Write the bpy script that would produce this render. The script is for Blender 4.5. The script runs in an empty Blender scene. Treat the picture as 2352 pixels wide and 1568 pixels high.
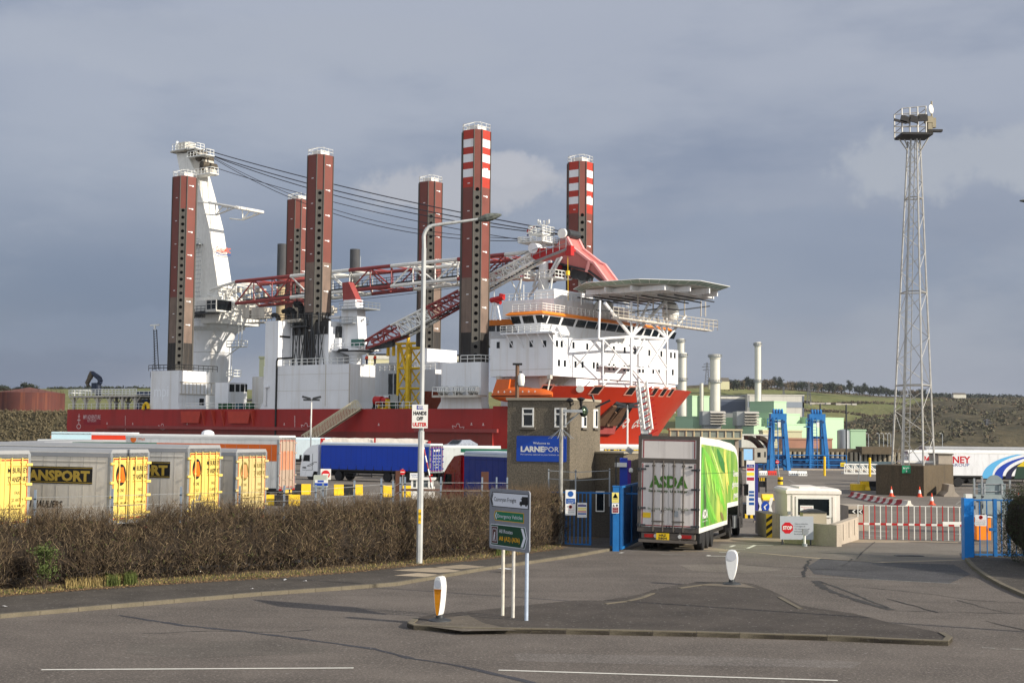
import bpy, math, random
import numpy as np
from mathutils import Vector, Matrix
random.seed(7); rng=np.random.default_rng(7)
SC=bpy.context.scene; COL=SC.collection
# ---------------------------------------------------------------- camera
F=3080.; CAMH=4.85; PITCH=math.atan(206/F); ROLL=math.radians(.6)   # F in units of a 2352 px wide picture
CM=(Matrix.Rotation(math.pi/2+PITCH,4,'X')@Matrix.Rotation(ROLL,4,'Z'))
cd=bpy.data.cameras.new('camera'); cam=bpy.data.objects.new('camera',cd); COL.objects.link(cam)
cd.sensor_width=36; cd.lens=F/2352*36; cd.clip_start=.5; cd.clip_end=30000
cam.matrix_world=Matrix.Translation((0,0,CAMH))@CM; SC.camera=cam
# ---------------------------------------------------------------- light
SAZ=math.radians(-25); SEL=math.radians(24)     # direction towards the sun, azimuth from +X
SUN=Vector((math.cos(SAZ)*math.cos(SEL),math.sin(SAZ)*math.cos(SEL),math.sin(SEL)))
sd=bpy.data.lights.new('sun','SUN'); sd.energy=4.9; sd.angle=math.radians(.5); sd.color=(1,.915,.79)
so=bpy.data.objects.new('sun',sd); COL.objects.link(so); so.rotation_euler=SUN.to_track_quat('Z','Y').to_euler()
SC.view_settings.view_transform='Standard'; SC.view_settings.look='None'; SC.view_settings.exposure=.35; SC.view_settings.gamma=1
W=bpy.data.worlds.new('World'); SC.world=W; W.use_nodes=True
SC.cycles.max_bounces=6; SC.cycles.diffuse_bounces=2; SC.cycles.transparent_max_bounces=8
def world():
 nt=W.node_tree; N=nt.nodes; L=nt.links; N.clear()
 out=N.new('ShaderNodeOutputWorld'); bg=N.new('ShaderNodeBackground'); bg.inputs[1].default_value=.1
 sky=N.new('ShaderNodeTexSky'); sky.sky_type='NISHITA'; sky.sun_disc=False; sky.sun_elevation=SEL
 sky.sun_rotation=math.pi/2-SAZ; sky.air_density=1.2; sky.dust_density=1.5
 tc=N.new('ShaderNodeTexCoord'); sep=N.new('ShaderNodeSeparateXYZ'); L.new(tc.outputs['Generated'],sep.inputs[0])
 def mth(op,a,b=None,clamp=False):
  n=N.new('ShaderNodeMath'); n.operation=op; n.use_clamp=clamp
  for i,v in enumerate((a,b)):
   if v is None: continue
   if isinstance(v,(int,float)): n.inputs[i].default_value=v
   else: L.new(v,n.inputs[i])
  return n.outputs[0]
 def ramp(v,a,b):
  n=N.new('ShaderNodeMapRange'); n.interpolation_type='SMOOTHSTEP'; L.new(v,n.inputs[0]); n.inputs[1].default_value=a; n.inputs[2].default_value=b; return n.outputs[0]
 def mix(f,a,b):
  n=N.new('ShaderNodeMix'); n.data_type='RGBA'
  for i,v in ((0,f),(6,a),(7,b)):
   if isinstance(v,tuple): n.inputs[i].default_value=(*v,1)
   elif isinstance(v,float): n.inputs[i].default_value=v
   else: L.new(v,n.inputs[i])
  return n.outputs[2]
 mp=N.new('ShaderNodeMapping'); mp.inputs['Scale'].default_value=(1,1,3.2); L.new(tc.outputs['Generated'],mp.inputs[0])
 def noise(scale,det,rough=.5,off=0,vec=mp):
  n=N.new('ShaderNodeTexNoise'); n.inputs['Scale'].default_value=scale; n.inputs['Detail'].default_value=det; n.inputs['Roughness'].default_value=rough
  if off:
   m=N.new('ShaderNodeVectorMath'); m.operation='ADD'; m.inputs[1].default_value=(off,off*.7,off*1.3); L.new(vec.outputs[0],m.inputs[0]); L.new(m.outputs[0],n.inputs['Vector'])
  else: L.new(vec.outputs[0],n.inputs['Vector'])
  return n.outputs[0]
 z=sep.outputs[2]; y=sep.outputs[1]
 lin=lambda r,g,b,k=7.9:tuple(((v/255)**2.2)*k for v in (r,g,b))
 base=mix(ramp(z,.0,.34),lin(92,107,138),lin(165,171,188))          # darker slate band low down, paler higher
 n1=noise(2.6,7,.55); n2=noise(5.5,8,.6,3.1); n3=noise(1.3,4,.5,7.7)
 base=mix(mth('MULTIPLY',ramp(n3,.42,.66),.62),base,lin(176,181,194))
 base=mix(mth('MULTIPLY',ramp(n1,.46,.68),.5),base,lin(106,121,150))
 base=mix(mth('MULTIPLY',ramp(n2,.52,.72),.28),base,lin(180,184,196))
 def blob(px,py,rx,ry,colr,amt,sc=9,off=0):
  nonlocal base
  d=(CM.to_3x3()@Vector((px-1176,784-py,-F))).normalized()
  r=CM.to_3x3()@Vector((1,0,0)); u=CM.to_3x3()@Vector((0,1,0))
  def dot(v,k):
   s=N.new('ShaderNodeVectorMath'); s.operation='SUBTRACT'; L.new(tc.outputs['Generated'],s.inputs[0]); s.inputs[1].default_value=d
   n=N.new('ShaderNodeVectorMath'); n.operation='DOT_PRODUCT'; L.new(s.outputs[0],n.inputs[0]); n.inputs[1].default_value=v; return mth('MULTIPLY',n.outputs['Value'],F/k)
  q=mth('ADD',mth('POWER',mth('ABSOLUTE',dot(r,rx)),2.),mth('POWER',mth('ABSOLUTE',dot(u,ry)),2.))
  q=mth('ADD',q,mth('MULTIPLY',mth('SUBTRACT',noise(sc,9,.65,off,tc_m),.5),4.2))
  f=mth('SUBTRACT',1.,ramp(q,.35,1.0)); base=mix(mth('MULTIPLY',f,amt),base,colr)
 tc_m=N.new('ShaderNodeMapping'); L.new(tc.outputs['Generated'],tc_m.inputs[0])
 blob(1060,430,290,80,lin(182,182,190),.85,14,1.7); blob(1190,390,110,45,lin(188,188,196),.7,22,2.2)
 blob(2250,380,380,95,lin(176,180,190),.75,12,4.4)
 blob(560,110,700,80,lin(172,177,190),.6,6,5.3); blob(1750,620,800,130,lin(132,144,168),.4,6,8.1)
 blob(300,770,420,60,lin(120,133,160),.5,9,9.3)
 # the sunlit half of the sky, behind the viewer, is brighter
 back=mix(ramp(mth('MULTIPLY',y,-1.),-.15,.75),base,lin(216,221,230,11.5))
 full=N.new('ShaderNodeMix'); full.data_type='RGBA'; full.inputs[0].default_value=.12; L.new(back,full.inputs[6]); L.new(sky.outputs[0],full.inputs[7])
 L.new(full.outputs[2],bg.inputs[0]); L.new(bg.outputs[0],out.inputs[0])
world()
# ---------------------------------------------------------------- measuring: a point of the place seen at picture position (x,y)
C0=Vector((0,0,CAMH)); R3=CM.to_3x3()
def ray(x,y):
 v=R3@Vector((x-1176,784-y,-F)); return v/v[1]
def at(x,y,Y): return C0+ray(x,y)*Y
def g(Y): return 0. if Y<56 else (-.5*(Y-56)/18 if Y<74 else -.5)
def gp(x,y,dz=0):
 r=ray(x,y); Y=40.
 for _ in range(60):
  Yn=(g(Y)+dz-CAMH)/r[2]; Y=Y*.4+Yn*.6
 return Vector((r[0]*Y,Y,g(Y)+dz))
def hz(x,y,Y): return at(x,y,Y)[2]
# ---------------------------------------------------------------- mesh builder
class MB:
 def __init__(s): s.v=[]; s.f=[]; s.m=[]
 def add(s,vs,fs,mat=0):
  b=len(s.v); s.v+= [tuple(v) for v in vs]; s.f+=[tuple(i+b for i in f) for f in fs]; s.m+=[mat]*len(fs); return s
 def box(s,c,d,rz=0,mat=0,M=None):
  x,y,z=d[0]/2,d[1]/2,d[2]/2; R=Matrix.Rotation(rz,3,'Z') if M is None else M; c=Vector(c)
  vs=[c+R@Vector((a*x,b*y,e*z)) for e in(-1,1) for a,b in((-1,-1),(1,-1),(1,1),(-1,1))]
  return s.add(vs,[(3,2,1,0),(4,5,6,7),(0,1,5,4),(1,2,6,5),(2,3,7,6),(3,0,4,7)],mat)
 def b2(s,a,b,mat=0):   # box from corner to corner
  return s.box([(a[i]+b[i])/2 for i in range(3)],[abs(b[i]-a[i]) for i in range(3)],mat=mat)
 def cyl(s,p0,p1,r0,r1=None,n=8,mat=0,cap=True,ph=0):
  p0,p1=Vector(p0),Vector(p1); r1=r0 if r1 is None else r1; d=p1-p0
  if d.length<1e-6: return s
  q=d.to_track_quat('Z','Y').to_matrix(); vs=[]
  for p,r in((p0,r0),(p1,r1)):
   for i in range(n):
    a=2*math.pi*(i+ph)/n; vs.append(p+q@Vector((math.cos(a)*r,math.sin(a)*r,0)))
  fs=[(i,(i+1)%n,n+(i+1)%n,n+i) for i in range(n)]
  if cap: fs+=[tuple(range(n-1,-1,-1)),tuple(range(n,2*n))]
  return s.add(vs,fs,mat)
 def tube(s,pts,r,n=5,mat=0):
  for a,b in zip(pts,pts[1:]): s.cyl(a,b,r,n=n,mat=mat)
  return s
 def prism(s,poly,z0,z1,mat=0,M=None,cap=True):    # poly (x,y) ccw, extruded in z, optional 4x4
  n=len(poly); vs=[(x,y,z) for z in(z0,z1) for x,y in poly]
  if M is not None: vs=[M@Vector(v) for v in vs]
  fs=[(i,(i+1)%n,n+(i+1)%n,n+i) for i in range(n)]
  if cap: fs+=[tuple(range(n-1,-1,-1)),tuple(range(n,2*n))]
  return s.add(vs,fs,mat)
 def loft(s,rings,mat=0,closed=True,cap=True):
  n=len(rings[0]); b=[v for r in rings for v in r]; fs=[]
  for k in range(len(rings)-1):
   for i in range(n if closed else n-1):
    j=(i+1)%n; fs.append((k*n+i,k*n+j,(k+1)*n+j,(k+1)*n+i))
  if cap and closed: fs+=[tuple(range(n-1,-1,-1)),tuple(range((len(rings)-1)*n,len(rings)*n))]
  return s.add(b,fs,mat)
 def lathe(s,c,prof,n=24,mat=0,axis=None):         # prof: (radius,z)
  c=Vector(c); Q=Matrix.Identity(3) if axis is None else Vector(axis).to_track_quat('Z','Y').to_matrix()
  return s.loft([[c+Q@Vector((r*math.cos(2*math.pi*i/n),r*math.sin(2*math.pi*i/n),z)) for i in range(n)] for r,z in prof],mat)
 def quad(s,a,b,c,d,mat=0): return s.add([a,b,c,d],[(0,1,2,3)],mat)
 def sheet(s,pts,mat=0): return s.add(pts,[tuple(range(len(pts)))],mat)
 def rail(s,pts,h=1.05,r=.03,step=1.5,mat=0,rows=2,n=4):   # guard rail along points
  for k in range(rows): s.tube([Vector(p)+Vector((0,0,h*(k+1)/rows)) for p in pts],r,n,mat)
  for a,b in zip(pts,pts[1:]):
   a,b=Vector(a),Vector(b); m=max(1,round((b-a).length/step))
   for i in range(m+1): p=a.lerp(b,i/m); s.cyl(p,p+Vector((0,0,h)),r,n=n,mat=mat)
  return s
 def build(s,name,mats,parent=None,smooth=False,auto=False):
  me=bpy.data.meshes.new(name); me.from_pydata(s.v,[],s.f)
  if not isinstance(mats,(list,tuple)): mats=[mats]
  for m in mats: me.materials.append(m)
  if any(s.m): me.polygons.foreach_set('material_index',s.m)
  if smooth: me.polygons.foreach_set('use_smooth',[True]*len(me.polygons))
  me.update(); o=bpy.data.objects.new(name,me); COL.objects.link(o)
  if smooth=='a' or auto: me.set_sharp_from_angle(angle=math.radians(35)) if hasattr(me,'set_sharp_from_angle') else None
  if parent is not None: o.parent=parent
  return o
def tag(o,label=None,cat=None,group=None,kind=None):
 if label: o['label']=label
 if cat: o['category']=cat
 if group: o['group']=group
 if kind: o['kind']=kind
 return o
def thing(name,label,cat,loc=(0,0,0),rz=0,group=None):
 o=bpy.data.objects.new(name,None); COL.objects.link(o); o.location=loc; o.rotation_euler=(0,0,rz); o.empty_display_size=.1
 return tag(o,label,cat,group)
def kids(o): return [c for c in bpy.data.objects if c.parent==o]
def dup(o,loc=None,rz=None,label=None,parent=None):
 c=o.copy(); COL.objects.link(c)
 if parent is not None: c.parent=parent
 if loc is not None: c.location=loc
 if rz is not None: c.rotation_euler=(0,0,rz)
 if label: c['label']=label
 for k in kids(o): dup(k,parent=c)
 return c
# ---------------------------------------------------------------- materials
def lin(c): return tuple((v/255/12.92 if v/255<=.04045 else ((v/255+.055)/1.055)**2.4) for v in c)
MC={}
def mat(name,c,rough=.6,metal=0,var=.12,sc=1.5,streak=0,sc_col=(70,45,30),bump=0,bsc=30,spec=.4,coat=0,emit=0,fine=0,zs=.12,alpha=1,trans=0,coord='Object'):
 if name in MC: return MC[name]
 m=bpy.data.materials.new(name); m.use_nodes=True; nt=m.node_tree; N=nt.nodes; L=nt.links; b=N['Principled BSDF']
 col=lin(c); b.inputs['Roughness'].default_value=rough; b.inputs['Metallic'].default_value=metal; b.inputs['Specular IOR Level'].default_value=spec
 b.inputs['Coat Weight'].default_value=coat
 tc=N.new('ShaderNodeTexCoord'); cur=None
 def noise(s,d,vec=None,mp=None,r=.6):
  n=N.new('ShaderNodeTexNoise'); n.inputs['Scale'].default_value=s; n.inputs['Detail'].default_value=d; n.inputs['Roughness'].default_value=r
  if mp: q=N.new('ShaderNodeMapping'); q.inputs['Scale'].default_value=mp; L.new(tc.outputs[coord],q.inputs[0]); L.new(q.outputs[0],n.inputs['Vector'])
  else: L.new(tc.outputs[coord],n.inputs['Vector'])
  return n.outputs[0]
 def rmp(v,a,b_,o0=0,o1=1):
  n=N.new('ShaderNodeMapRange'); L.new(v,n.inputs[0]); n.inputs[1].default_value=a; n.inputs[2].default_value=b_; n.inputs[3].default_value=o0; n.inputs[4].default_value=o1; return n.outputs[0]
 def mix(f,a,b_):
  n=N.new('ShaderNodeMix'); n.data_type='RGBA'
  for i,v in((0,f),(6,a),(7,b_)):
   if isinstance(v,tuple): n.inputs[i].default_value=(*v,1)
   elif isinstance(v,(int,float)): n.inputs[i].default_value=v
   else: L.new(v,n.inputs[i])
  return n.outputs[2]
 if var:
  cur=mix(rmp(noise(sc,6),.3,.7),tuple(v*(1-var) for v in col),tuple(min(1,v*(1+var)) for v in col))
  L.new(rmp(noise(sc*2,4),.3,.7,max(0,rough-.1),min(1,rough+.1)),b.inputs['Roughness'])
 else: cur=col
 if fine: cur=mix(rmp(noise(bsc,3),.35,.65,0,fine),cur,tuple(v*.35 for v in col))
 if streak: cur=mix(rmp(noise(1,5,mp=(sc*4,sc*4,sc*zs*2),r=.65),.5,.78,0,streak),cur,lin(sc_col))
 if isinstance(cur,tuple): b.inputs['Base Color'].default_value=(*cur,1)
 else: L.new(cur,b.inputs['Base Color'])
 if bump:
  bp=N.new('ShaderNodeBump'); bp.inputs['Strength'].default_value=1; bp.inputs['Distance'].default_value=bump
  L.new(noise(bsc,4),bp.inputs['Height']); L.new(bp.outputs[0],b.inputs['Normal'])
 if emit: b.inputs['Emission Color'].default_value=(*col,1); b.inputs['Emission Strength'].default_value=emit
 if alpha<1: b.inputs['Alpha'].default_value=alpha
 MC[name]=m; return m
def asphalt(name,c,tracks=.25,spk=.5,sc=.35):
 m=bpy.data.materials.new(name); m.use_nodes=True; nt=m.node_tree; N=nt.nodes; L=nt.links; b=N['Principled BSDF']; col=lin(c)
 b.inputs['Roughness'].default_value=.85; b.inputs['Specular IOR Level'].default_value=.25
 tc=N.new('ShaderNodeTexCoord')
 def noise(s,d,mp=None,r=.6,k='n',out=0):
  n=N.new('ShaderNodeTexNoise') if k=='n' else N.new('ShaderNodeTexVoronoi')
  n.inputs['Scale'].default_value=s
  if k=='n': n.inputs['Detail'].default_value=d; n.inputs['Roughness'].default_value=r
  if mp: q=N.new('ShaderNodeMapping'); q.inputs['Scale'].default_value=mp[:3]; q.inputs['Rotation'].default_value=(0,0,mp[3]); L.new(tc.outputs['Object'],q.inputs[0]); L.new(q.outputs[0],n.inputs['Vector'])
  else: L.new(tc.outputs['Object'],n.inputs['Vector'])
  return n.outputs[out]
 def rmp(v,a,b_,o0=0,o1=1):
  n=N.new('ShaderNodeMapRange'); L.new(v,n.inputs[0]); n.inputs[1].default_value=a; n.inputs[2].default_value=b_; n.inputs[3].default_value=o0; n.inputs[4].default_value=o1; return n.outputs[0]
 def mix(f,a,b_):
  n=N.new('ShaderNodeMix'); n.data_type='RGBA'
  for i,v in((0,f),(6,a),(7,b_)):
   if isinstance(v,tuple): n.inputs[i].default_value=(*v,1)
   else: L.new(v,n.inputs[i])
  return n.outputs[2]
 k=lambda q:tuple(v*q for v in col)
 cur=mix(rmp(noise(sc,6),.32,.68),k(.7),k(1.28))
 cur=mix(rmp(noise(1,6,(.06,1.1,1,.25)),.48,.72,0,tracks),cur,k(.55))       # worn wheel tracks along the traffic
 cur=mix(rmp(noise(1,5,(.9,.9,1,0),.7),.55,.8,0,tracks*.8),cur,k(1.5))
 cur=mix(rmp(noise(16,2),.5,.68,0,spk),cur,k(1.9)); cur=mix(rmp(noise(31,2),.5,.7,0,spk),cur,k(.5))
 cur=mix(rmp(noise(9,2),.64,.7,0,.6),cur,(.3,.28,.25))
 cur=mix(rmp(noise(4.5,3),.6,.72,0,.35),cur,k(.6))
 L.new(cur,b.inputs['Base Color'])
 bp=N.new('ShaderNodeBump'); bp.inputs['Distance'].default_value=.008; L.new(noise(60,3),bp.inputs['Height']); L.new(bp.outputs[0],b.inputs['Normal'])
 return m
# ---------------------------------------------------------------- lettering (real letters as thin mesh)
TC={}
def text(txt,o,right,up,h,mt,parent=None,w=None,align='L',bold=0,name='lettering',shear=0,ext=.004):
 """letters of cap height h at o (baseline start), in the plane of right/up"""
 key=(txt,bold,shear)
 if key not in TC:
  cu=bpy.data.curves.new('t','FONT'); cu.body=txt; cu.size=1; cu.offset=bold; cu.shear=shear; cu.resolution_u=2
  ob=bpy.data.objects.new('t',cu); COL.objects.link(ob); dg=bpy.context.evaluated_depsgraph_get(); me=bpy.data.meshes.new_from_object(ob.evaluated_get(dg))
  n=len(me.vertices); co=np.empty(n*3); me.vertices.foreach_get('co',co); co=co.reshape(-1,3)
  fs=[tuple(p.vertices) for p in me.polygons]; bpy.data.objects.remove(ob); bpy.data.meshes.remove(me); bpy.data.curves.remove(cu)
  TC[key]=(co,fs)
 co,fs=TC[key]
 if len(co)==0: return None
 k=h/.7; x0,x1=co[:,0].min(),co[:,0].max(); ww=(x1-x0)*k; sx=k*(w/ww if w else 1); wid=(x1-x0)*sx
 off=0 if align=='L' else (-wid/2 if align=='C' else -wid)
 r,u=Vector(right).normalized(),Vector(up).normalized(); nn=r.cross(u); o=Vector(o)+nn*ext
 mb=MB(); mb.add([o+r*((c[0]-x0)*sx+off)+u*(c[1]*k) for c in co],fs)
 return mb.build(name,mt,parent)
# ---------------------------------------------------------------- palette
M_WHITE=mat('white_paint',(226,228,226),.5,var=.05,sc=.5,streak=.22,sc_col=(150,130,105))
M_WHITEC=mat('clean_white',(228,228,224),.45,var=.04)
M_GREYM=mat('galvanised',(150,154,156),.45,.5,var=.12,sc=4)
M_STEEL=mat('dark_steel',(60,62,64),.5,.4,var=.2)
M_BLACK=mat('black_rubber',(26,26,27),.7,var=.2,sc=5)
M_DARK=mat('chassis_dark',(38,36,34),.6,var=.25,sc=3)
M_GLASS=mat('dark_glass',(20,25,28),.12,var=.0,spec=.35)
M_YEL=mat('yellow_paint',(226,186,30),.5,var=.1,sc=2,streak=.15)
M_RED=mat('red_paint',(170,28,26),.5,var=.1,sc=2)
M_ORG=mat('orange_paint',(232,118,20),.5,var=.08)
M_BLUE=mat('royal_blue',(10,62,160),.45,var=.06)
M_BLK=mat('black_paint',(20,20,20),.5,var=.0)
M_CONC=mat('concrete',(172,160,144),.9,var=.14,sc=1.2,streak=.22,sc_col=(104,96,80),bump=.006,bsc=20,fine=.25)
M_RIM=mat('wheel_rim',(140,140,138),.4,.6,var=.2,sc=6)
M_LAMPR=mat('red_lens',(150,20,14),.25,var=0); M_LAMPW=mat('clear_lens',(190,190,185),.2,var=0)
M_LINE=mat('road_marking_white',(214,211,200),.8,var=.1,sc=6,fine=.35,bsc=12)
M_LINEF=mat('faded_marking',(150,147,138),.85,var=.2,sc=3,fine=.7,bsc=9)
X3,Y3,Z3=Vector((1,0,0)),Vector((0,1,0)),Vector((0,0,1))
# ================================================================ SETTING
M_ROAD=asphalt('road_asphalt',(97,90,83),.55,.85); M_YARD=asphalt('yard_asphalt',(114,107,98),.6,.3,.12)
M_PATH=asphalt('footpath_asphalt',(74,69,63),.15,.35,.8); M_ISL=asphalt('island_asphalt',(72,66,60),.15,.3,.6)
M_APR=asphalt('apron_concrete',(156,142,121),.5,.25,.3); M_PATCHD=asphalt('old_patch',(72,71,72),.5,.4,.5)
M_KERB=mat('kerb_stone',(108,100,84),.9,var=.2,sc=1.5,bump=.004,bsc=25,fine=.3,streak=.25,sc_col=(70,66,48))
# ground sheet following the fall towards the quay; its far edge is the quay wall
O2=Vector((-35.314,242.214)); PHI=.63634; SA=Vector((math.cos(PHI),-math.sin(PHI))); ST=Vector((math.sin(PHI),math.cos(PHI)))
def q2(s,t): v=O2+SA*s+ST*t; return (v[0],v[1])
edgeA=q2(-260,-8.5); edgeB=q2(58,-8.5); far=[edgeA,edgeB,(60,204),(420,206)]
def farY(x):
 for (x0,y0),(x1,y1) in zip(far,far[1:]):
  if x0<=x<=x1: return y0+(y1-y0)*(x-x0)/(x1-x0)
 return far[0][1] if x<far[0][0] else far[-1][1]
m=MB(); xs=[-240,-160,-100,-60,-40,-20,0,edgeB[0],20,40,60,100,200,420]; ys=[-90,0,20,40,56,65,74,110,150,1]
for i in range(len(xs)-1):
 for j in range(len(ys)-1):
  q=[]
  for x,yy in((xs[i],ys[j]),(xs[i+1],ys[j]),(xs[i+1],ys[j+1]),(xs[i],ys[j+1])):
   if yy==1: yy=farY(x)
   q.append((x,yy,g(yy)))
  m.sheet(q)
tag(m.build('ground',M_YARD),kind='structure')
m=MB(); pe=[(-240,farY(-240)),edgeB,(60,204),(420,206)]
for a,b in zip(pe,pe[1:]): m.quad((*a,-.5),(*b,-.5),(*b,-9),(*a,-9))
for a,b in zip(pe,pe[1:]):   # coping
 d=Vector((b[0]-a[0],b[1]-a[1])); c=((a[0]+b[0])/2,(a[1]+b[1])/2-.4,-.4); m.box(c,(d.length,.8,.25),math.atan2(d[1],d[0]))
tag(m.build('quay_wall',M_CONC),kind='structure')
# public road in front (a sheet above the ground)
def flat(pts,name,mt,z=.004,kind='structure'):
 return tag(MB().sheet([(*gp(x,y)[:2],g(gp(x,y)[1])+z) for x,y in pts]).build(name,mt),kind=kind)
m=MB(); L_=[(0,1420),(180,1404),(400,1385),(600,1368),(785,1355),(912,1345),(1100,1312),(1250,1290),(1330,1278),(1412,1263)]
kerbL=[gp(*p) for p in L_]; kerbL=[Vector((-60,kerbL[0][1]-(kerbL[1][1]-kerbL[0][1])/(kerbL[1][0]-kerbL[0][0])*(kerbL[0][0]+60)*1.0,0))]+kerbL
kerbL[0][1]=max(18,kerbL[0][1])
R_=[(2216,1287),(2232,1306),(2262,1328),(2300,1349),(2352,1372),(2480,1410)]
kerbR=[gp(*p) for p in R_]+[Vector((40,24,0))]
roadpoly=[(v[0],v[1],.004) for v in kerbL]+[(gp(x,1268)[0],gp(x,1268)[1],.004) for x in (1560,1700)]+[(gp(x,y)[0],gp(x,y)[1],.004) for x,y in ((1850,1283),(2010,1294),(2216,1288))]+[(v[0],v[1],.004) for v in kerbR]+[(60,-40,.004),(-60,-40,.004)]
tag(m.sheet(roadpoly[::-1]).build('road',M_ROAD),kind='structure')
flat([(1450,1262),(1500,1240),(1760,1232),(2200,1244),(2212,1286),(2010,1292),(1860,1281),(1700,1266),(1560,1266)],'gate_apron',M_APR,.008)
flat([(1885,1282),(2010,1291),(2190,1296),(2230,1318),(2180,1340),(2000,1330),(1870,1318),(1855,1300)],'road_patch',M_PATCHD,.008)
# kerbs and footpath
def kerb(pts,name,inner,h=.11,w=.16,drop=None):
 # individual kerb stones
 mb=MB(); acc=[]
 for a,b in zip(pts,pts[1:]):
  d=b-a; L=d.length; n=max(1,round(L/.915)); u=d.normalized(); nn=Vector((-u[1],u[0],0))*inner
  for i in range(n):
   p=a+d*(i/n); q=a+d*((i+1)/n); gap=u*.006; mx=(p+q)/2
   hh=h if not(drop and drop(mx)) else .065
   cc=[p+gap,q-gap,q-gap+nn*w,p+gap+nn*w]
   if inner<0: cc=cc[::-1]
   j=random.uniform(-.004,.004); vs=[v+Vector((0,0,-.03)) for v in cc]+[v+Vector((0,0,hh+j)) for v in cc]
   mb.add(vs,[(3,2,1,0),(4,5,6,7),(0,1,5,4),(1,2,6,5),(2,3,7,6),(3,0,4,7)])
 return tag(mb.build(name,M_KERB),kind='structure')
dropx=(gp(790,1355)[0],gp(905,1345)[0])
kerb(kerbL,'kerb',1)
B_=[(0,1378),(200,1362),(400,1348),(640,1334),(800,1322),(930,1308),(1100,1292),(1290,1266),(1405,1240)]
back=[gp(*p) for p in B_]; back=[Vector((-60,kerbL[0][1]+2.2,0))]+back
m=MB(); n=len(kerbL)
kl=[v for v in kerbL];
for i in range(len(back)-1):
 a0,a1=kl[min(i,n-2)],kl[min(i+1,n-1)]
off=Vector((0,.15,0))
poly=[(v+off) for v in kerbL]+[v for v in back[::-1]]
m.sheet([(v[0],v[1],.1) for v in poly])
tag(m.build('footpath',M_PATH),kind='structure')
m=MB();
for q in ([(902,1309),(1010,1315),(1065,1311),(1000,1302)],[(985,1303),(1060,1306),(1120,1301),(1060,1296)],[(905,1321),(985,1325),(1020,1320),(960,1315)]):
 m.sheet([(*gp(x,y,.1)[:2],.106) for x,y in q][::-1])
tag(m.build('paving_patch',M_APR),kind='structure')
# verge (soil) between footpath and hedge
M_SOIL=mat('verge_soil',(98,82,62),.95,var=.4,sc=2,bump=.03,bsc=9,fine=.5)
m=MB(); hb=[v+Vector((-1.2,3.4,0)) for v in back]
for a,b,c,d in zip(back,back[1:],hb[1:],hb): m.quad((a[0],a[1],.104),(b[0],b[1],.104),(c[0],c[1],.16),(d[0],d[1],.16))
tag(m.build('verge',M_SOIL),kind='structure')
# traffic island
isl=[(935,1441),(950,1446),(1060,1452),(1300,1456),(1600,1462),(1900,1471),(2120,1481),(2178,1483),(2188,1473),(2170,1463),(2040,1437),(1960,1416),(1880,1405),(1838,1397),(1808,1380),(1770,1362),(1730,1347),(1685,1342),(1600,1343),(1545,1352),(1500,1361),(1470,1372),(1385,1386),(1320,1386),(1200,1398),(1080,1411),(1000,1418),(950,1429)]
ip=[gp(x,y) for x,y in isl]; k0=ip[:9]
m=MB(); m.sheet([(v[0],v[1],.10) for v in ip]);
for a,b in zip(ip,ip[1:]+ip[:1]): m.quad((a[0],a[1],-.02),(b[0],b[1],-.02),(b[0],b[1],.10),(a[0],a[1],.10))
tag(m.build('traffic_island',M_ISL),kind='structure')
kerb([ip[-1]]+k0+[ip[9]],'island_kerb',1,h=.125,w=.15)
m=MB(); m.sheet([(*gp(x,y,.1)[:2],.106) for x,y in ((952,1434),(1062,1449),(1185,1447),(1110,1430),(1075,1412),(1000,1421))])
m.sheet([(*gp(x,y,.1)[:2],.106) for x,y in ((1600,1343),(1738,1350),(1700,1338),(1640,1338))]); tag(m.build('island_concrete_pad',asphalt('pad_concrete',(100,92,81),.3,.2)),kind='structure')
flat([(300,1478),(620,1470),(760,1484),(740,1500),(420,1512),(290,1500)],'road_patch',asphalt('patch_a',(93,87,80),.3,.7),.007)
flat([(1180,1500),(1700,1508),(1980,1520),(1960,1534),(1600,1528),(1190,1518)],'road_patch',asphalt('patch_b',(104,98,92),.3,.9),.007)
flat([(1500,1300),(1640,1296),(1780,1310),(1760,1322),(1600,1318),(1490,1312)],'road_patch',MD_) if False else flat([(1560,1296),(1700,1296),(1800,1308),(1720,1316),(1590,1310)],'road_patch',asphalt('patch_c',(110,103,94),.3,.8),.007)
for q_ in ([(1390,1386),(1440,1380),(1474,1372),(1500,1362)],[(1838,1397),(1808,1381),(1790,1371)],[(1560,1350),(1610,1343),(1650,1341)]):
 m=MB()
 for a_,b_ in zip(q_,q_[1:]): a_,b_=gp(*a_,.1),gp(*b_,.1); u_=(b_-a_).normalized(); m.box(((a_[0]+b_[0])/2,(a_[1]+b_[1])/2,.08),((b_-a_).length,.13,.07),math.atan2(u_[1],u_[0]))
 tag(m.build('island_kerb',M_KERB),kind='structure')
# right footpath and kerb
kerb(kerbR[::-1],'kerb',-1)
m=MB(); rp=[Vector((v[0]+.15,v[1],.1)) for v in kerbR]+[Vector((60,24,.1)),Vector((60,52,.1)),Vector((gp(2216,1270)[0],gp(2216,1270)[1],.1))]
m.sheet(rp); tag(m.build('footpath',M_PATH),kind='structure')
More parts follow.
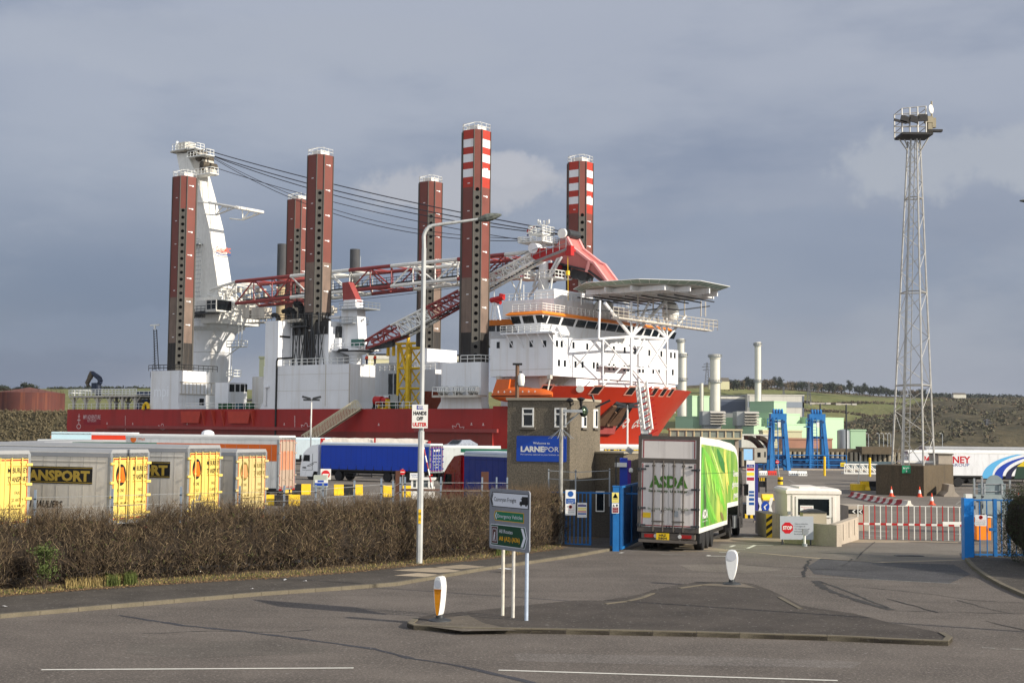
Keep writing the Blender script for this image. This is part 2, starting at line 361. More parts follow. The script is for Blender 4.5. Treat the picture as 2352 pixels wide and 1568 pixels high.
# markings
def line(pts,w,name='road_marking',mt=M_LINE,z=.012):
 m=MB(); P_=[gp(x,y) for x,y in pts]
 for a,b in zip(P_,P_[1:]):
  u=(b-a); u[2]=0; u.normalize(); nn=Vector((-u[1],u[0],0))*w/2
  k=max(1,int((b-a).length/4))
  for i in range(k):
   p,q=a.lerp(b,i/k),a.lerp(b,(i+1)/k)
   m.sheet([(*v[:2],g(v[1])+z) for v in (p-nn,q-nn,q+nn,p+nn)])
 return tag(m.build(name,mt),kind='structure')
line([(95,1538),(812,1534)],.11); line([(1145,1539),(1924,1563)],.11); line([(2255,1487),(2286,1489)],.1,mt=M_LINEF); line([(2320,1490),(2360,1492)],.1,mt=M_LINEF)
line([(1780,1322),(1880,1325),(2010,1331),(2205,1341)],.09,mt=M_LINEF)
line([(1625,1276.6),(1687,1252)],.14); line([(1668,1278),(1691,1270),(1734,1252)],.14); line([(1655,1251),(1776,1252)],.14); line([(1625,1276.6),(1668,1277)],.14)
for a in ((1652,1268,1690,1269),(1668,1261,1712,1262),(1684,1255,1722,1256)): line([a[:2],a[2:]],.1)
line([(1424,1270),(1500,1252),(1560,1240)],.12); line([(1520,1273),(1575,1274)],.14,mt=M_LINEF)
line([(1760,1227),(1800,1231)],.5,mt=M_LINE); line([(1706,1233),(1730,1234)],.4)
line([(1640,1238),(1870,1243)],.1,mt=M_LINEF)
for p in (((1975,1228),(2030,1232)),((2060,1238),(2110,1240)),((2140,1238),(2210,1243)),((2195,1225),(2230,1230))): line(p,.7,mt=M_LINEF)
line([(1990,1219),(2040,1221)],.9,mt=M_LINEF); line([(2070,1226),(2200,1229)],.12,mt=M_LINEF)
line([(1960,1228),(2210,1238)],.15,mt=M_LINEF)
line([(1640,1102),(1760,1100),(1812,1102),(1826,1109),(1800,1113),(1740,1113)],.15,mt=M_LINEF)
line([(1730,1092),(1960,1094)],.12,mt=M_LINEF); line([(600,1106),(900,1112),(1120,1115)],.15,mt=M_LINEF); line([(600,1122),(1120,1132)],.15,mt=M_LINEF)
line([(600,1152),(1110,1150)],.15,mt=M_LINEF); line([(2050,1172),(2200,1175)],.1,mt=M_LINEF)
line([(2206,1150),(2196,1158),(2220,1166),(2300,1168)],.12,mt=M_LINEF)
# tyre marks and cracks: dark thin irregular strips on the road
M_TYRE=mat('tyre_mark',(62,60,58),.8,var=.3,sc=2,alpha=.75); M_CRK=mat('crack_filler',(44,42,41),.8,var=.2)
def wig(pts,w,name,mt,z=.014,jit=.06,fork=1):
 m=MB(); P_=[gp(x,y) for x,y in pts]; out=[]
 for a,b in zip(P_,P_[1:]):
  k=max(2,int((b-a).length/.35))
  for i in range(k): out.append(a.lerp(b,i/k)+Vector((random.uniform(-jit,jit),random.uniform(-jit,jit),0)))
 out.append(P_[-1])
 for i,(a,b) in enumerate(zip(out,out[1:])):
  u=(b-a).normalized(); nn=Vector((-u[1],u[0],0))*w/2*random.uniform(.5,1.2)
  m.sheet([(*v[:2],g(v[1])+z) for v in (a-nn,b-nn,b+nn,a+nn)])
 return tag(m.build(name,mt),kind='structure')
wig([(1862,1284),(1850,1300),(1845,1325)],.12,'road_crack',M_CRK)
wig([(1872,1334),(1895,1352),(1945,1371),(2000,1387),(2050,1401)],.3,'tyre_mark',M_TYRE,jit=.05)
wig([(1880,1334),(1925,1350),(1990,1376),(2040,1396)],.12,'tyre_mark',M_TYRE,jit=.04)
wig([(2042,1375),(2110,1395),(2155,1407)],.06,'road_crack',M_CRK); wig([(1980,1348),(2060,1356),(2150,1366),(2230,1378),(2350,1384)],.05,'road_crack',M_CRK)
wig([(2050,1402),(2150,1405),(2260,1408),(2352,1409)],.04,'road_crack',M_CRK); wig([(2200,1378),(2260,1396),(2330,1410)],.05,'road_crack',M_CRK)
wig([(1620,1292),(1760,1300),(1850,1305),(1990,1312)],.05,'road_crack',M_CRK); wig([(1960,1283),(1935,1300)],.05,'road_crack',M_CRK); wig([(2260,1425),(2320,1440),(2360,1450)],.05,'road_crack',M_CRK)
wig([(2010,1244),(1968,1283)],.04,'road_crack',M_CRK,jit=.0)
# narrow dark strip coloured onto the road, running diagonally across it
wig([(274,1413),(420,1436),(560,1450),(700,1468),(860,1490),(946,1512),(1050,1528),(1200,1562),(1260,1580)],.17,'road_dark_strip',asphalt('dark_strip',(62,62,66),.2,.3),jit=.02,z=.009)
wig([(330,1455),(480,1448),(640,1452),(720,1446)],.08,'road_dark_strip',MC.get('tyre_mark'),jit=.05,z=.010)
# sea
M_SEA=mat('sea_water',(56,72,82),.12,var=.15,sc=.05,bump=.12,bsc=.8,spec=.5)
m=MB(); m.quad((-4500,-300,-4.8),(4500,-300,-4.8),(4500,4200,-4.8),(-4500,4200,-4.8)); tag(m.build('sea',M_SEA),kind='structure')
# ---- far land: height fields with real depth
def hillmat(name,cols,sc,fieldsc):
 m=bpy.data.materials.new(name); m.use_nodes=True; nt=m.node_tree; N=nt.nodes; L=nt.links; b=N['Principled BSDF']; b.inputs['Roughness'].default_value=.95; b.inputs['Specular IOR Level'].default_value=.1
 tc=N.new('ShaderNodeTexCoord')
 def noise(s,d=6,off=0):
  q=N.new('ShaderNodeMapping'); q.inputs['Location'].default_value=(off,off*.3,0); q.inputs['Scale'].default_value=(1,.45,1); L.new(tc.outputs['Object'],q.inputs[0])
  n=N.new('ShaderNodeTexNoise'); n.inputs['Scale'].default_value=s; n.inputs['Detail'].default_value=d; n.inputs['Roughness'].default_value=.65; L.new(q.outputs[0],n.inputs['Vector']); return n.outputs[0]
 def rmp(v,a,b_,o1=1):
  n=N.new('ShaderNodeMapRange'); L.new(v,n.inputs[0]); n.inputs[1].default_value=a; n.inputs[2].default_value=b_; n.inputs[4].default_value=o1; return n.outputs[0]
 def mix(f,a,b_):
  n=N.new('ShaderNodeMix'); n.data_type='RGBA'
  for i,v in((0,f),(6,a),(7,b_)):
   if isinstance(v,tuple): n.inputs[i].default_value=(*v,1)
   else: L.new(v,n.inputs[i])
  return n.outputs[2]
 a,bb,c,d=[lin(x) for x in cols]
 at_=N.new('ShaderNodeVertexColor'); at_.layer_name='cover'; sp=N.new('ShaderNodeSeparateColor'); L.new(at_.outputs[0],sp.inputs[0])
 fld=mix(rmp(noise(.02,5),.35,.65),a,bb); scr=mix(rmp(noise(.045,8,40),.35,.65),c,d)
 scr=mix(rmp(noise(.11,5,9),.45,.7,.6),scr,tuple(v*.5 for v in d))
 cv=N.new('ShaderNodeMath'); cv.operation='ADD'; L.new(sp.outputs[0],cv.inputs[0]); nn=N.new('ShaderNodeMath'); nn.operation='MULTIPLY_ADD'; L.new(noise(.02,7,77),nn.inputs[0]); nn.inputs[1].default_value=.9; nn.inputs[2].default_value=-.45; L.new(nn.outputs[0],cv.inputs[1])
 cur=mix(rmp(cv.outputs[0],.44,.56),fld,scr); L.new(cur,b.inputs['Base Color'])
 bp=N.new('ShaderNodeBump'); bp.inputs['Distance'].default_value=3; L.new(noise(.09,6,5),bp.inputs['Height']); L.new(bp.outputs[0],b.inputs['Normal'])
 return m
def terrain(name,cols,rows,mt,cover):
 """cols: picture x of the columns; rows(x)->list of (distance,height)"""
 vs=[];cv=[];n=None
 for x in cols:
  rr=rows(x); n=len(rr)
  for i,(Y,z) in enumerate(rr): vs.append((at(x,990,Y)[0],Y,z)); cv.append(cover(x,i/(n-1)))
 fs=[(i*n+j,(i+1)*n+j,(i+1)*n+j+1,i*n+j+1) for i in range(len(cols)-1) for j in range(n-1)]
 me=bpy.data.meshes.new(name); me.from_pydata(vs,[],fs); me.materials.append(mt); a=me.color_attributes.new('cover','FLOAT_COLOR','POINT')
 for i,c in enumerate(cv): a.data[i].color=(c,c,c,1)
 me.polygons.foreach_set('use_smooth',[True]*len(me.polygons)); o=bpy.data.objects.new(name,me); COL.objects.link(o); return tag(o,kind='structure')
def interp(x,pts):
 if x<=pts[0][0]: return pts[0][1]
 for (a,b),(c,d) in zip(pts,pts[1:]):
  if x<=c: return b+(d-b)*(x-a)/(c-a)
 return pts[-1][1]
RIDGE=[(-900,905),(0,893),(340,891),(600,895),(900,893),(1300,905),(1500,890),(1640,882),(1700,886),(1760,888),(1850,896),(2000,908),(2120,912),(2250,914),(2352,917),(2700,925),(3300,930)]
SHORE=930.
def right_rows(x):
 yt=interp(x,RIDGE); Yc=interp(x,[(1500,1450),(1900,1750),(2352,2200),(3300,2800)]); zt=hz(x,yt,Yc); out=[]
 steep=interp(x,[(1500,.9),(1900,.95),(2100,.75),(2352,.55)])
 for i in range(40):
  f=i/39; out.append((SHORE+(Yc-SHORE)*f, -5.2+(zt+5.2)*(f**steep)+ (3*math.sin(x*.013+f*9)+2*math.sin(x*.041+f*23))*math.sin(f*math.pi)))
 out+= [(Yc+150,zt-12),(Yc+600,zt-60),(Yc+900,-5)]
 return out
def right_cover(x,f):
 # 1 = scrub, 0 = field; fields run high on the left, scrub low and to the right
 f*=43/40; lim=interp(x,[(1400,.1),(1800,.15),(1950,.3),(2050,.42),(2110,.6),(2200,.78),(2352,.95)])
 v=.92 if f<lim else .1
 if f>.93: v=.8
 return v
HM=hillmat('hillside',((98,104,62),(120,118,76),(98,88,66),(74,70,52)),1,1)
terrain('hillside',[1300+i*22 for i in range(92)],right_rows,HM,right_cover)
def left_rows(x):
 yt=interp(x,RIDGE); Yc=1500; zt=hz(x,yt,Yc); zb=hz(60,950,455)
 out=[(428,-5),(432,-3.5),(440,0),(455,zb),(520,zb+.5),(600,zb+1),(800,zb+4)]
 for i in range(12): f=i/11; out.append((850+650*f,zb+5+(zt-zb-5)*f))
 out+=[(1700,zt-5),(2300,-5)]; return out
terrain('hillside',[-1400+i*40 for i in range(68)],left_rows,HM,lambda x,f:(.9 if f<.26 or f>.97 else .12))
# ================================================================ THE JACK-UP SHIP
ship=thing('jack_up_ship','big red and white jack-up construction ship with six tall brown legs moored at the quay','ship',(O2[0],O2[1],0),-PHI)
def SP(x,y,s=None,t=None):
 """ship coordinates (s forward, t to the far side, z) of the point seen at (x,y) on the plane s=.. or t=.."""
 r=ray(x,y); d=Vector((r[0],r[1])); o=-O2
 ds,dt=d.dot(SA),d.dot(ST); os_,ot=o.dot(SA),o.dot(ST)
 k=((s-os_)/ds) if s is not None else ((t-ot)/dt)
 return Vector((os_+ds*k,ot+dt*k,CAMH+r[2]*k))
M_HULL=mat('hull_red',(156,36,30),.5,var=.14,sc=.15,streak=.5,sc_col=(92,26,20)); M_BOOT=mat('boot_topping',(120,46,36),.6,var=.14,sc=.3,streak=.5,sc_col=(80,50,38))
M_BOW=mat('bow_red',(184,54,28),.42,var=.06,sc=.1,streak=.2,sc_col=(170,40,25)); M_LEG=mat('leg_redbrown',(112,60,50),.6,var=.1,sc=.4)
M_LEGF=mat('leg_faded',(118,100,88),.75,var=.2,sc=.5,streak=.5,sc_col=(60,52,48)); M_LEGD=mat('leg_black_grease',(42,38,35),.7,var=.25,sc=.6,streak=.5,sc_col=(110,98,84))
M_RACK=mat('leg_rack_grey',(78,75,69),.65,var=.15,sc=1,streak=.4,sc_col=(50,47,44)); M_LRED=mat('leg_band_red',(168,50,32),.55,var=.06)
M_SW=mat('ship_white',(224,225,226),.5,var=.06,sc=.2,streak=.45,sc_col=(176,160,130)); M_SWD=mat('ship_white_dirty',(190,184,172),.6,var=.1,sc=.3,streak=.6,sc_col=(120,90,60))
M_RAILW=mat('rail_white',(222,222,216),.5,var=0); M_RAILD=mat('rail_dark',(48,48,48),.6,var=0)
M_CRED=mat('crane_red',(140,58,54),.55,var=.08,sc=.3,streak=.2,sc_col=(190,110,100)); M_CPINK=mat('crane_faded_red',(186,108,102),.6,var=.06,sc=.3,streak=.3,sc_col=(206,150,140)); M_CWH=mat('crane_white',(224,222,214),.5,var=.06,streak=.3,sc_col=(120,110,90))
M_AORG=mat('bridge_orange',(236,130,24),.5,var=.05)
DZ=SP(155,940,t=-5)[2]          # deck height
TN,TF=-5.,36.3; TC_=(TN+TF)/2
# ---- hull: long box with raked stern, blunt flared bow
zb=-5.5; zk=SP(850,986,t=-5)[2]
prof=[(-66.5,DZ),(-66.6,4.6),(-66.0,3.3),(-64.6,1.9),(-62.6,.6),(-60.5,-.3),(-57,-1.6),(-50,-3.2),(-42,zb),(44,zb),(44,DZ)]
m=MB(); n=len(prof)
vs=[(s,t,z) for t in(TN,TF) for s,z in prof]
m.add(vs,[(i,(i+1)%n,n+(i+1)%n,n+i) for i in range(n)]+[tuple(range(n-1,-1,-1)),tuple(range(n,2*n))])
m.build('hull',M_HULL,ship)
m=MB(); m.b2((-57,TN-.02,zb),(44,TN,zk-.4)); m.build('boot_top_band',M_BOOT,ship)
m=MB()
for x0,x1,yy in ((250,712,984),(955,1145,990)):
 a=SP(x0,yy,t=-5); b=SP(x1,yy,t=-5); m=MB(); m.b2((a[0],TN-.45,zk-.28),(b[0],TN,zk+.28)); m.build('rubbing_strake',M_CRED,ship)
M_FEN=mat('fender_red',(176,60,42),.6,var=.1)
for x0,x1 in ((420,466),(528,580)):
 m=MB(); a=SP(x0,944,t=-5)[0]; b=SP(x1,944,t=-5)[0]; m.prism([(a,DZ-.4),(a+.3,DZ-2.6),(b-.6,DZ-2.6),(b,DZ-.4)],0,.55,M=Matrix(((1,0,0,0),(0,0,-1,TN),(0,1,0,0),(0,0,0,1)))); m.build('hull_fender',M_FEN,ship)
for x in (469,492,514,582):
 m=MB(); a=SP(x,944,t=-5)[0]; m.add([(a,TN,DZ-.2),(a+.35,TN,DZ-.2),(a+.35,TN,DZ-3.2),(a,TN,DZ-3.2),(a,TN-.9,DZ-.2),(a+.35,TN-.9,DZ-.2)],[(0,1,5,4),(0,4,3),(1,2,5),(3,4,5,2)]); m.build('hull_bracket',M_FEN,ship)
# deck plates
m=MB(); m.b2((-66,TN+.3,DZ),(50,TF-.3,DZ+.03)); m.build('deck',mat('deck_green',(52,70,56),.7,var=.2),ship)
# bow
ztop=SP(1558,893,t=15.6)[2]; s_b0=44.
def bow_par(z):
 T_=[(-6,10,2.,17.),(-3,10.5,2.,18.),(-.5,11.2,2.,19.4),(2,12.2,2.,20.3),(5,13.7,2.05,20.65),(8,16.2,2.25,20.65),(11.9,19.2,2.7,20.65),(13,19.6,2.8,20.65)]
 return [interp(z,[(r[0],r[k]) for r in T_]) for k in(1,2,3)]
def bow_ring(z,f):
 L,nn,hw=bow_par(z); out=[]
 for i in range(25):
  w=-1+2*i/24; w=math.copysign(abs(w)**.8,w); out.append((s_b0+L*(1-abs(w)**nn)**(1/nn),TC_+w*hw,z))
 return out
bz=[zb,-3,-.5,2,4.5,7,DZ+.4,ztop-1.4,ztop]; rings=[]
for z in bz:
 f=max(0,(z+1)/(ztop+1)); rings.append(bow_ring(z,f**1.15))
rings=[r+[(s_b0,TF if z>2 else r[-1][1],z),(s_b0,TN if z>2 else r[0][1],z)] for r,z in zip(rings,bz)]
m=MB(); m.loft(rings[:-2],0); m.m=[2 if sum(m.v[i][0] for i in f)/len(f)<47.6 else 0 for f in m.f]
i0=min(i for i,p in enumerate(rings[-1][:25]) if p[0]>=SP(1241,884,t=-5)[0]-.8)
m.loft([r[i0:25] for r in rings[-3:]],0,closed=False,cap=False)
rings=rings[:-3]+[r[i0:] for r in rings[-3:]]
inner=[[(p[0]-.35*(1 if 2<i<22 else 0),TC_+(p[1]-TC_)*.985,p[2]) for i,p in enumerate(r[:25-i0])] for r in rings[-3:]]
m.loft([r[::-1] for r in inner],1,closed=False,cap=False); m.loft([rings[-1][:25-i0],inner[-1]],0,closed=False,cap=False)
m.build('bow',[M_BOW,M_CRED,M_HULL],ship,smooth='a')
# bulwark ports: recessed frames
def bow_s(t,z):
 L,nn,hw=bow_par(z); w=min(.999,abs(t-TC_)/hw); return s_b0+L*(1-w**nn)**(1/nn)
def bow_pt(x,y):    # intersect the picture ray with the bow skin
 lo=None
 prev=None
 for k in range(0,420):
  t=-5+k*.1; p=SP(x,y,t=t)
  if p[2]<-6: continue
  d=p[0]-bow_s(t,p[2])
  if prev is not None and prev[0]>0>=d or (prev is not None and prev[0]<0<=d): return p
  prev=(d,p)
 return SP(x,y,s=62)
def bow_frame(p):
 e=.3; t=p[1]; s1=bow_s(t+e,p[2]); s0=bow_s(t-e,p[2]); r=Vector((s1-s0,2*e,0)).normalized(); f0=Vector((bow_s(t,p[2]+e)-bow_s(t,p[2]-e),0,2*e)).normalized()
 return r,f0,r.cross(f0).normalized()
M_REC=mat('recess_black',(16,14,13),.8,var=0)
for x,y in ((1288,892),(1432,895),(1528,898),(1560,899),(1594,901),(1619,903),(1641,904)):
 pass
E6=lambda x,y:(1094.3+.23956*x,800.3+.23956*y)
for x,y,w in ((665,389,2.0),(1152,396,1.8),(1480,404,1.9),(1590,408,1.4),(1705,412,1.6),(1792,416,1.6),(1864,418,1.4)):
 p=bow_pt(*E6(x,y)); r,u,nn=bow_frame(p); m=MB()
 for w_,h_,off,mi in ((w/2,.95,.05,0),(w/2-.25,.7,.08,1)):
  m.add([p+nn*off+r*a_+u*b_ for a_,b_ in((-w_,-h_),(w_,-h_),(w_,h_),(-w_,h_))],[(0,1,2,3)],mi)
  if mi==0:
   q=[p+nn*off+r*a_+u*b_ for a_,b_ in((-w_,-h_),(w_,-h_),(w_,h_),(-w_,h_))]
   for i in range(4): m.quad(q[i],q[(i+1)%4],q[(i+1)%4]-nn*.1,q[i]-nn*.1)
 m.build('bulwark_port',[mat('port_frame',(214,150,130),.5,var=0),M_REC],ship)
p=bow_pt(*E6(993,385)); r,u,nn=bow_frame(p); m=MB(); m.cyl(p-nn*.1,p+nn*.12,.62,n=16); m.build('fairlead',M_RAILW,ship)
# anchor pocket with anchor
p=bow_pt(*E6(1285,650)); r,u,nn=bow_frame(p); m=MB()
def onb(a,b,o=0): return p+r*a+u*b+nn*o
W1=1.0
m.add([onb(*q,.06) for q in((-2.6,-1.9),(3.0,-1.9),(3.0,-4.3),(3.6,-1.5),(3.1,3.0),(-1.2,3.0))],[(0,1,3,4,5),(1,2,3)])
m.build('anchor_pocket',M_REC,ship)
m=MB();
for sg in(-1,1):
 m.add([onb(*q,o) for o in(.1,.5) for q in((sg*.35,-1.6),(sg*2.2,-1.6),(sg*2.3,-.6),(sg*1.5,2.4),(sg*.7,2.4),(sg*.5,.2))],[(0,1,2,3,4,5),(11,10,9,8,7,6)]+[(i,(i+1)%6,6+(i+1)%6,6+i) for i in range(6)])
m.cyl(onb(0,-1.2,.4),onb(0,1.2,.4),.25); m.box(onb(0,-1.3,.35),(.6,.6,.8)); m.build('anchor',mat('rusty_anchor',(96,70,50),.8,var=.3,sc=2,bump=.02,bsc=6),ship)
m=MB()
for i in range(8):
 a0,a1=-2.9+i*.7,-2.9+(i+1)*.7
 m.add([onb(a0,-2.0,.08),onb(a1,-2.0,.08),onb(a1,-3.9,.08),onb(a0,-3.9,.08),onb(a0,-3.1,.7),onb(a1,-3.1,.7)],[(0,4,5,1),(4,3,2,5)])
m.build('anchor_billboard',M_CRED,ship)
# thruster marks
for x,y in ((1404,718),(1543,722)):
 p=bow_pt(*E6(x,y)); r,u,nn=bow_frame(p); m=MB(); R=1.25
 for i in range(24):
  a0,a1=2*math.pi*i/24,2*math.pi*(i+1)/24
  m.add([p+nn*.06+(r*math.cos(a)+u*math.sin(a))*k for a,k in((a0,R*.82),(a0,R),(a1,R),(a1,R*.82))],[(0,1,2,3)])
 for i in range(4):
  a=i*math.pi/2+.78; m.add([p+nn*.06,p+nn*.06+(r*math.cos(a-.35)+u*math.sin(a-.35))*R*.75,p+nn*.06+(r*math.cos(a+.35)+u*math.sin(a+.35))*R*.75],[(0,1,2)])
 m.build('thruster_mark',M_RAILW,ship)
p=bow_pt(*E6(1662,722)); r,u,nn=bow_frame(p); text('3',p-u*.9,r,u,1.7,M_RAILW,ship,name='draught_mark')
# marks and name on the hull side
def side_text(x,y,txt,h,mt,w=None,bold=0,t=TN,name='lettering'): p=SP(x,y,t=t); return text(txt,p,(1,0,0),(0,0,1),h,mt,ship,w=w,bold=bold,ext=.03,name=name)
wS=lambda x0,x1,y=960,t=-5: SP(x1,y,t=t)[0]-SP(x0,y,t=t)[0]
M_MARK=mat('hull_mark_white',(206,180,176),.6,var=.1)
a=SP(193,951,t=TN); b=SP(231,976,t=TN); m=MB(); m.b2((a[0],TN-.015,b[2]),(b[0],TN,a[2])); m.build('name_backing',mat('name_red',(140,6,24),.5,var=.03),ship)
side_text(191.5,962,'MPI ADVENTURE',.85,M_MARK,w=wS(191.5,231),bold=.01,name='ship_name'); side_text(201,968.5,'ROTTERDAM',.5,M_MARK,w=wS(201,221),name='home_port')
m=MB(); p=SP(181,979,t=TN)
for i in range(16): a0,a1=2*math.pi*i/16,2*math.pi*(i+1)/16; m.add([(p[0]+math.cos(a)*k,TN-.02,p[2]+math.sin(a)*k*.7) for a,k in((a0,.55),(a0,.75),(a1,.75),(a1,.55))],[(0,1,2,3)])
m.b2((p[0]-.08,TN-.03,p[2]+.5),(p[0]+.08,TN-.02,p[2]+2.6)); m.b2((p[0]-.5,TN-.03,p[2]+1.2),(p[0]+.5,TN-.02,p[2]+1.4)); m.b2((p[0]-.35,TN-.03,p[2]+2.0),(p[0]+.35,TN-.02,p[2]+2.15))
for x,y in ((373,979),(703,978),(1052,980)):
 p=SP(x,y,t=TN); m.tube([p+Vector(q) for q in((-1.2,-.03,.2),(-.9,-.03,-.4),(.1,-.03,-.6),(1,-.03,-.4),(1.3,-.03,0),(.4,-.03,-.1),(.2,-.03,.5),(-.2,-.03,.5),(-.4,-.03,.0),(-1.2,-.03,.2))],.06,4)
for x in (288,677,713):
 for k in range(14):
  p=SP(x,956+k*2.4,t=TN); m.b2((p[0]-.08,TN-.03,p[2]),(p[0]+.12,TN-.02,p[2]+.12))
for x,y in ((246,974),(305,975),(430,975),(653,976),(738,977),(870,977),(950,978),(955,976),(1083,976),(1110,977)):
 p=SP(x,y,t=TN); m.b2((p[0]-.1,TN-.03,p[2]),(p[0]+.1,TN-.02,p[2]+.4)); m.b2((p[0]-.2,TN-.03,p[2]),(p[0]+.2,TN-.02,p[2]+.12))
m.build('hull_marks',M_MARK,ship)
# ---- legs
LEGS=[(-37.5,0,0),(0,0,0),(36.1,0,1),(-37.5,31.3,0),(0,31.3,0),(36.1,31.3,1)]
HW=2.08; CH=.93; ZT=54.5
def leg_poly(k=0): h=HW+k; c=CH; return [(-h+c,-h),(h-c,-h),(h,-h+c),(h,h-c),(h-c,h),(-h+c,h),(-h,h-c),(-h,-h+c)]
fade_y=[690.7,608,639.6,717,660,900]
for li,((s,t,band),fy) in enumerate(zip(LEGS,fade_y)):
 x0=proj_x=None
 Yl=(O2+SA*s+ST*t)[1]; zf=hz(1000,fy,Yl);
 lg=MB(); P8=leg_poly(); corner={1,3,5,7}
 levels=[DZ]+([zf-9,zf] if zf>DZ+10 else [])+[ZT-7.9]
 if band:
  z0=ZT-9.8; bands=[ZT-1.35-1.4,ZT-1.35]
  levels=[DZ]+([zf-9,zf] if zf>DZ+10 else [])+[ZT-9.6]; pat=[(ZT-9.6,ZT-7.9,4)]; z=ZT-7.9
  for k in range(3): pat+= [(z,z+1.35,5),(z+1.35,z+2.5,4)]; z+=2.5
  pat[-1]=(pat[-1][0],ZT,4)
 else: levels[-1]=ZT; pat=[]
 segs=[(a,b) for a,b in zip(levels,levels[1:])]
 mats_=[M_LEG,M_LEGF,M_LEGD,M_RACK,M_LRED,M_SW,mat('pin_hole_black',(10,9,9),1,var=0,spec=0)]
 def ringat(z): return [(s+x,t+y,z) for x,y in P8]
 allseg=[]
 for i,(a,b) in enumerate(segs):
  mi=0 if b>zf+.1 or zf<DZ+10 else (1 if b>zf-1 else 2); allseg.append((a,b,mi))
 for a,b,mi in pat: allseg.append((a,b,mi))
 zr=ZT-(6.5 if not band else 10.2)      # the rack strip starts below the plain top
 for a,b,mi in allseg:
  for i in range(8):
   j=(i+1)%8; A,B=P8[i],P8[j]
   if i in corner:
    zs=[a,b] if not(a<zr<b) else [a,zr,b]
    for u,v in zip(zs,zs[1:]): lg.quad((s+A[0],t+A[1],u),(s+B[0],t+B[1],u),(s+B[0],t+B[1],v),(s+A[0],t+A[1],v),3 if v<=zr+.01 else 0)
   else: lg.quad((s+A[0],t+A[1],a),(s+B[0],t+B[1],a),(s+B[0],t+B[1],b),(s+A[0],t+A[1],b),mi)
 lg.sheet([(s+x,t+y,ZT) for x,y in P8],0)
 for i in (0,2,4,6):     # edge flanges
  for e in (0,1):
   A=P8[(i+e)%8]; d=Vector(A).normalized()*.03; lg.box((s+A[0]+d[0],t+A[1]+d[1],(ZT+DZ)/2),(.16,.16,ZT-DZ-.1),mat=0 if False else 3)
 hb_=lg; first=ZT-({0:6.9,1:7.1,2:10.0,3:6.9,4:7.1,5:10.0}[li])
 for cx,cy in ((1,-1),(-1,-1),(1,1)):
  nv=Vector((cx,cy,0)).normalized(); c=Vector((s+cx*(HW-CH/2),t+cy*(HW-CH/2),0)); z=first
  while z>DZ+8: hb_.cyl(c+nv*.0+Vector((0,0,z)),c+nv*.035+Vector((0,0,z)),.31,n=12,mat=6); z-=1.365
 tk=lg; z=ZT-2
 while z>DZ+12:    # height marks on the lit and the shaded face
  tk.b2((s+HW,t+.1,z),(s+HW+.02,t+.5,z+.3),5); tk.b2((s+HW,t-.65,z+.1),(s+HW+.02,t+.1,z+.22),5); tk.b2((s-.1,t-HW-.02,z-2.4),(s+.4,t-HW,z-2.27),5); z-=4.6
 leg=lg.build('leg',mats_,ship)
 rl=MB(); q=[(s+x*.97,t+y*.97,ZT) for x,y in P8]; rl.rail(q+[q[0]],1.15,.045,.9); rl.tube([(s-HW*.6,t-HW,ZT+.9),(s-.3,t,ZT+1.7),(s+.8,t,ZT+1.65),(s+HW*.8,t-.8,ZT+.9)],.05); rl.box((s,t,ZT+.5),(2.2,2.2,.9)); rl.build('leg_top_railing',M_RAILW,leg)
# ---- jack houses
def house(x0,x1,xr,ytop,ybot,name='jack_house',mt=M_SW,flare=.8,t=TN,z1=None):
 a=SP(x0,ytop,t=t); b=SP(x1,ytop,t=t); c=SP(xr,ytop,s=b[0]); z1=z1 or (a[2]+b[2])/2; s0,s1,t1=a[0],b[0],c[1]
 m=MB(); m.b2((s0,t,DZ+1.2),(s1,t1,z1));
 m.add([(s0,t,DZ+1.2),(s1,t,DZ+1.2),(s1,t1,DZ+1.2),(s0,t1,DZ+1.2),(s0-flare,t,DZ),(s1+flare*.3,t,DZ),(s1+flare*.3,t1,DZ),(s0-flare,t1,DZ)],[(0,4,5,1),(1,5,6,2),(2,6,7,3),(3,7,4,0)])
 o=m.build(name,mt,ship); return o,s0,s1,t1,z1
h1,s0,s1,t1,z1=house(347,411,474,851,942,t=TN)
m=MB(); t1=max(t1,4)
for k in range(9): y=TN+.6+k*(t1-TN-.6)/9; m.b2((s1,y,DZ+3.0),(s1+.12,y+.12,z1-2.3))
m.b2((s1,TN+.3,z1-2.3),(s1+.2,t1-.2,z1-2.1)); m.b2((s1,TN+.3,DZ+2.9),(s1+.2,t1-.2,DZ+3.05)); m.build('wall_ribs',M_SWD,h1)
m=MB(); m.b2((s1,0.2,DZ+.1),(s1+.06,1.3,DZ+2.2)); m.build('door',M_REC,h1)
m=MB(); q=[(s0-.5,TN-.2,z1),(s1+.3,TN-.2,z1),(s1+.3,t1+.3,z1)]; m.rail(q,1.1,.07,1.2); m.build('railing',M_RAILD,h1)
text('mpi',Vector((s0+1.2,TN,z1-5.0)),(1,0,0),(0,0,1),2.2,mat('emblem_pale',(240,242,244),.5,var=0),h1,w=4.2,ext=.03,name='emblem')
h2,s0,s1,t1,z1=house(606,803,862,838,942)
m=MB(); q=[(SP(652,838,t=TN)[0],TN,z1),(s1,TN,z1),(s1,t1,z1)]; m.rail(q,1.1,.06,1.4); m.build('railing',M_RAILW,h2)
sa=SP(637,838,t=TN)[0]; sb=SP(748,838,t=TN)[0];
m=MB(); m.b2((sa,TN-.02,DZ),(sa+.1,TN,z1)); m.b2((sb,TN-.06,DZ+.5),(sb+.15,TN,z1)); m.b2((s1-.05,TN-.05,DZ),(s1+.05,TN+.1,z1));
for z in (DZ+3.2,DZ+6.1): m.b2((sa,TN-.015,z),(s1,TN,z+.05))
m.build('plate_seams',M_SWD,h2)
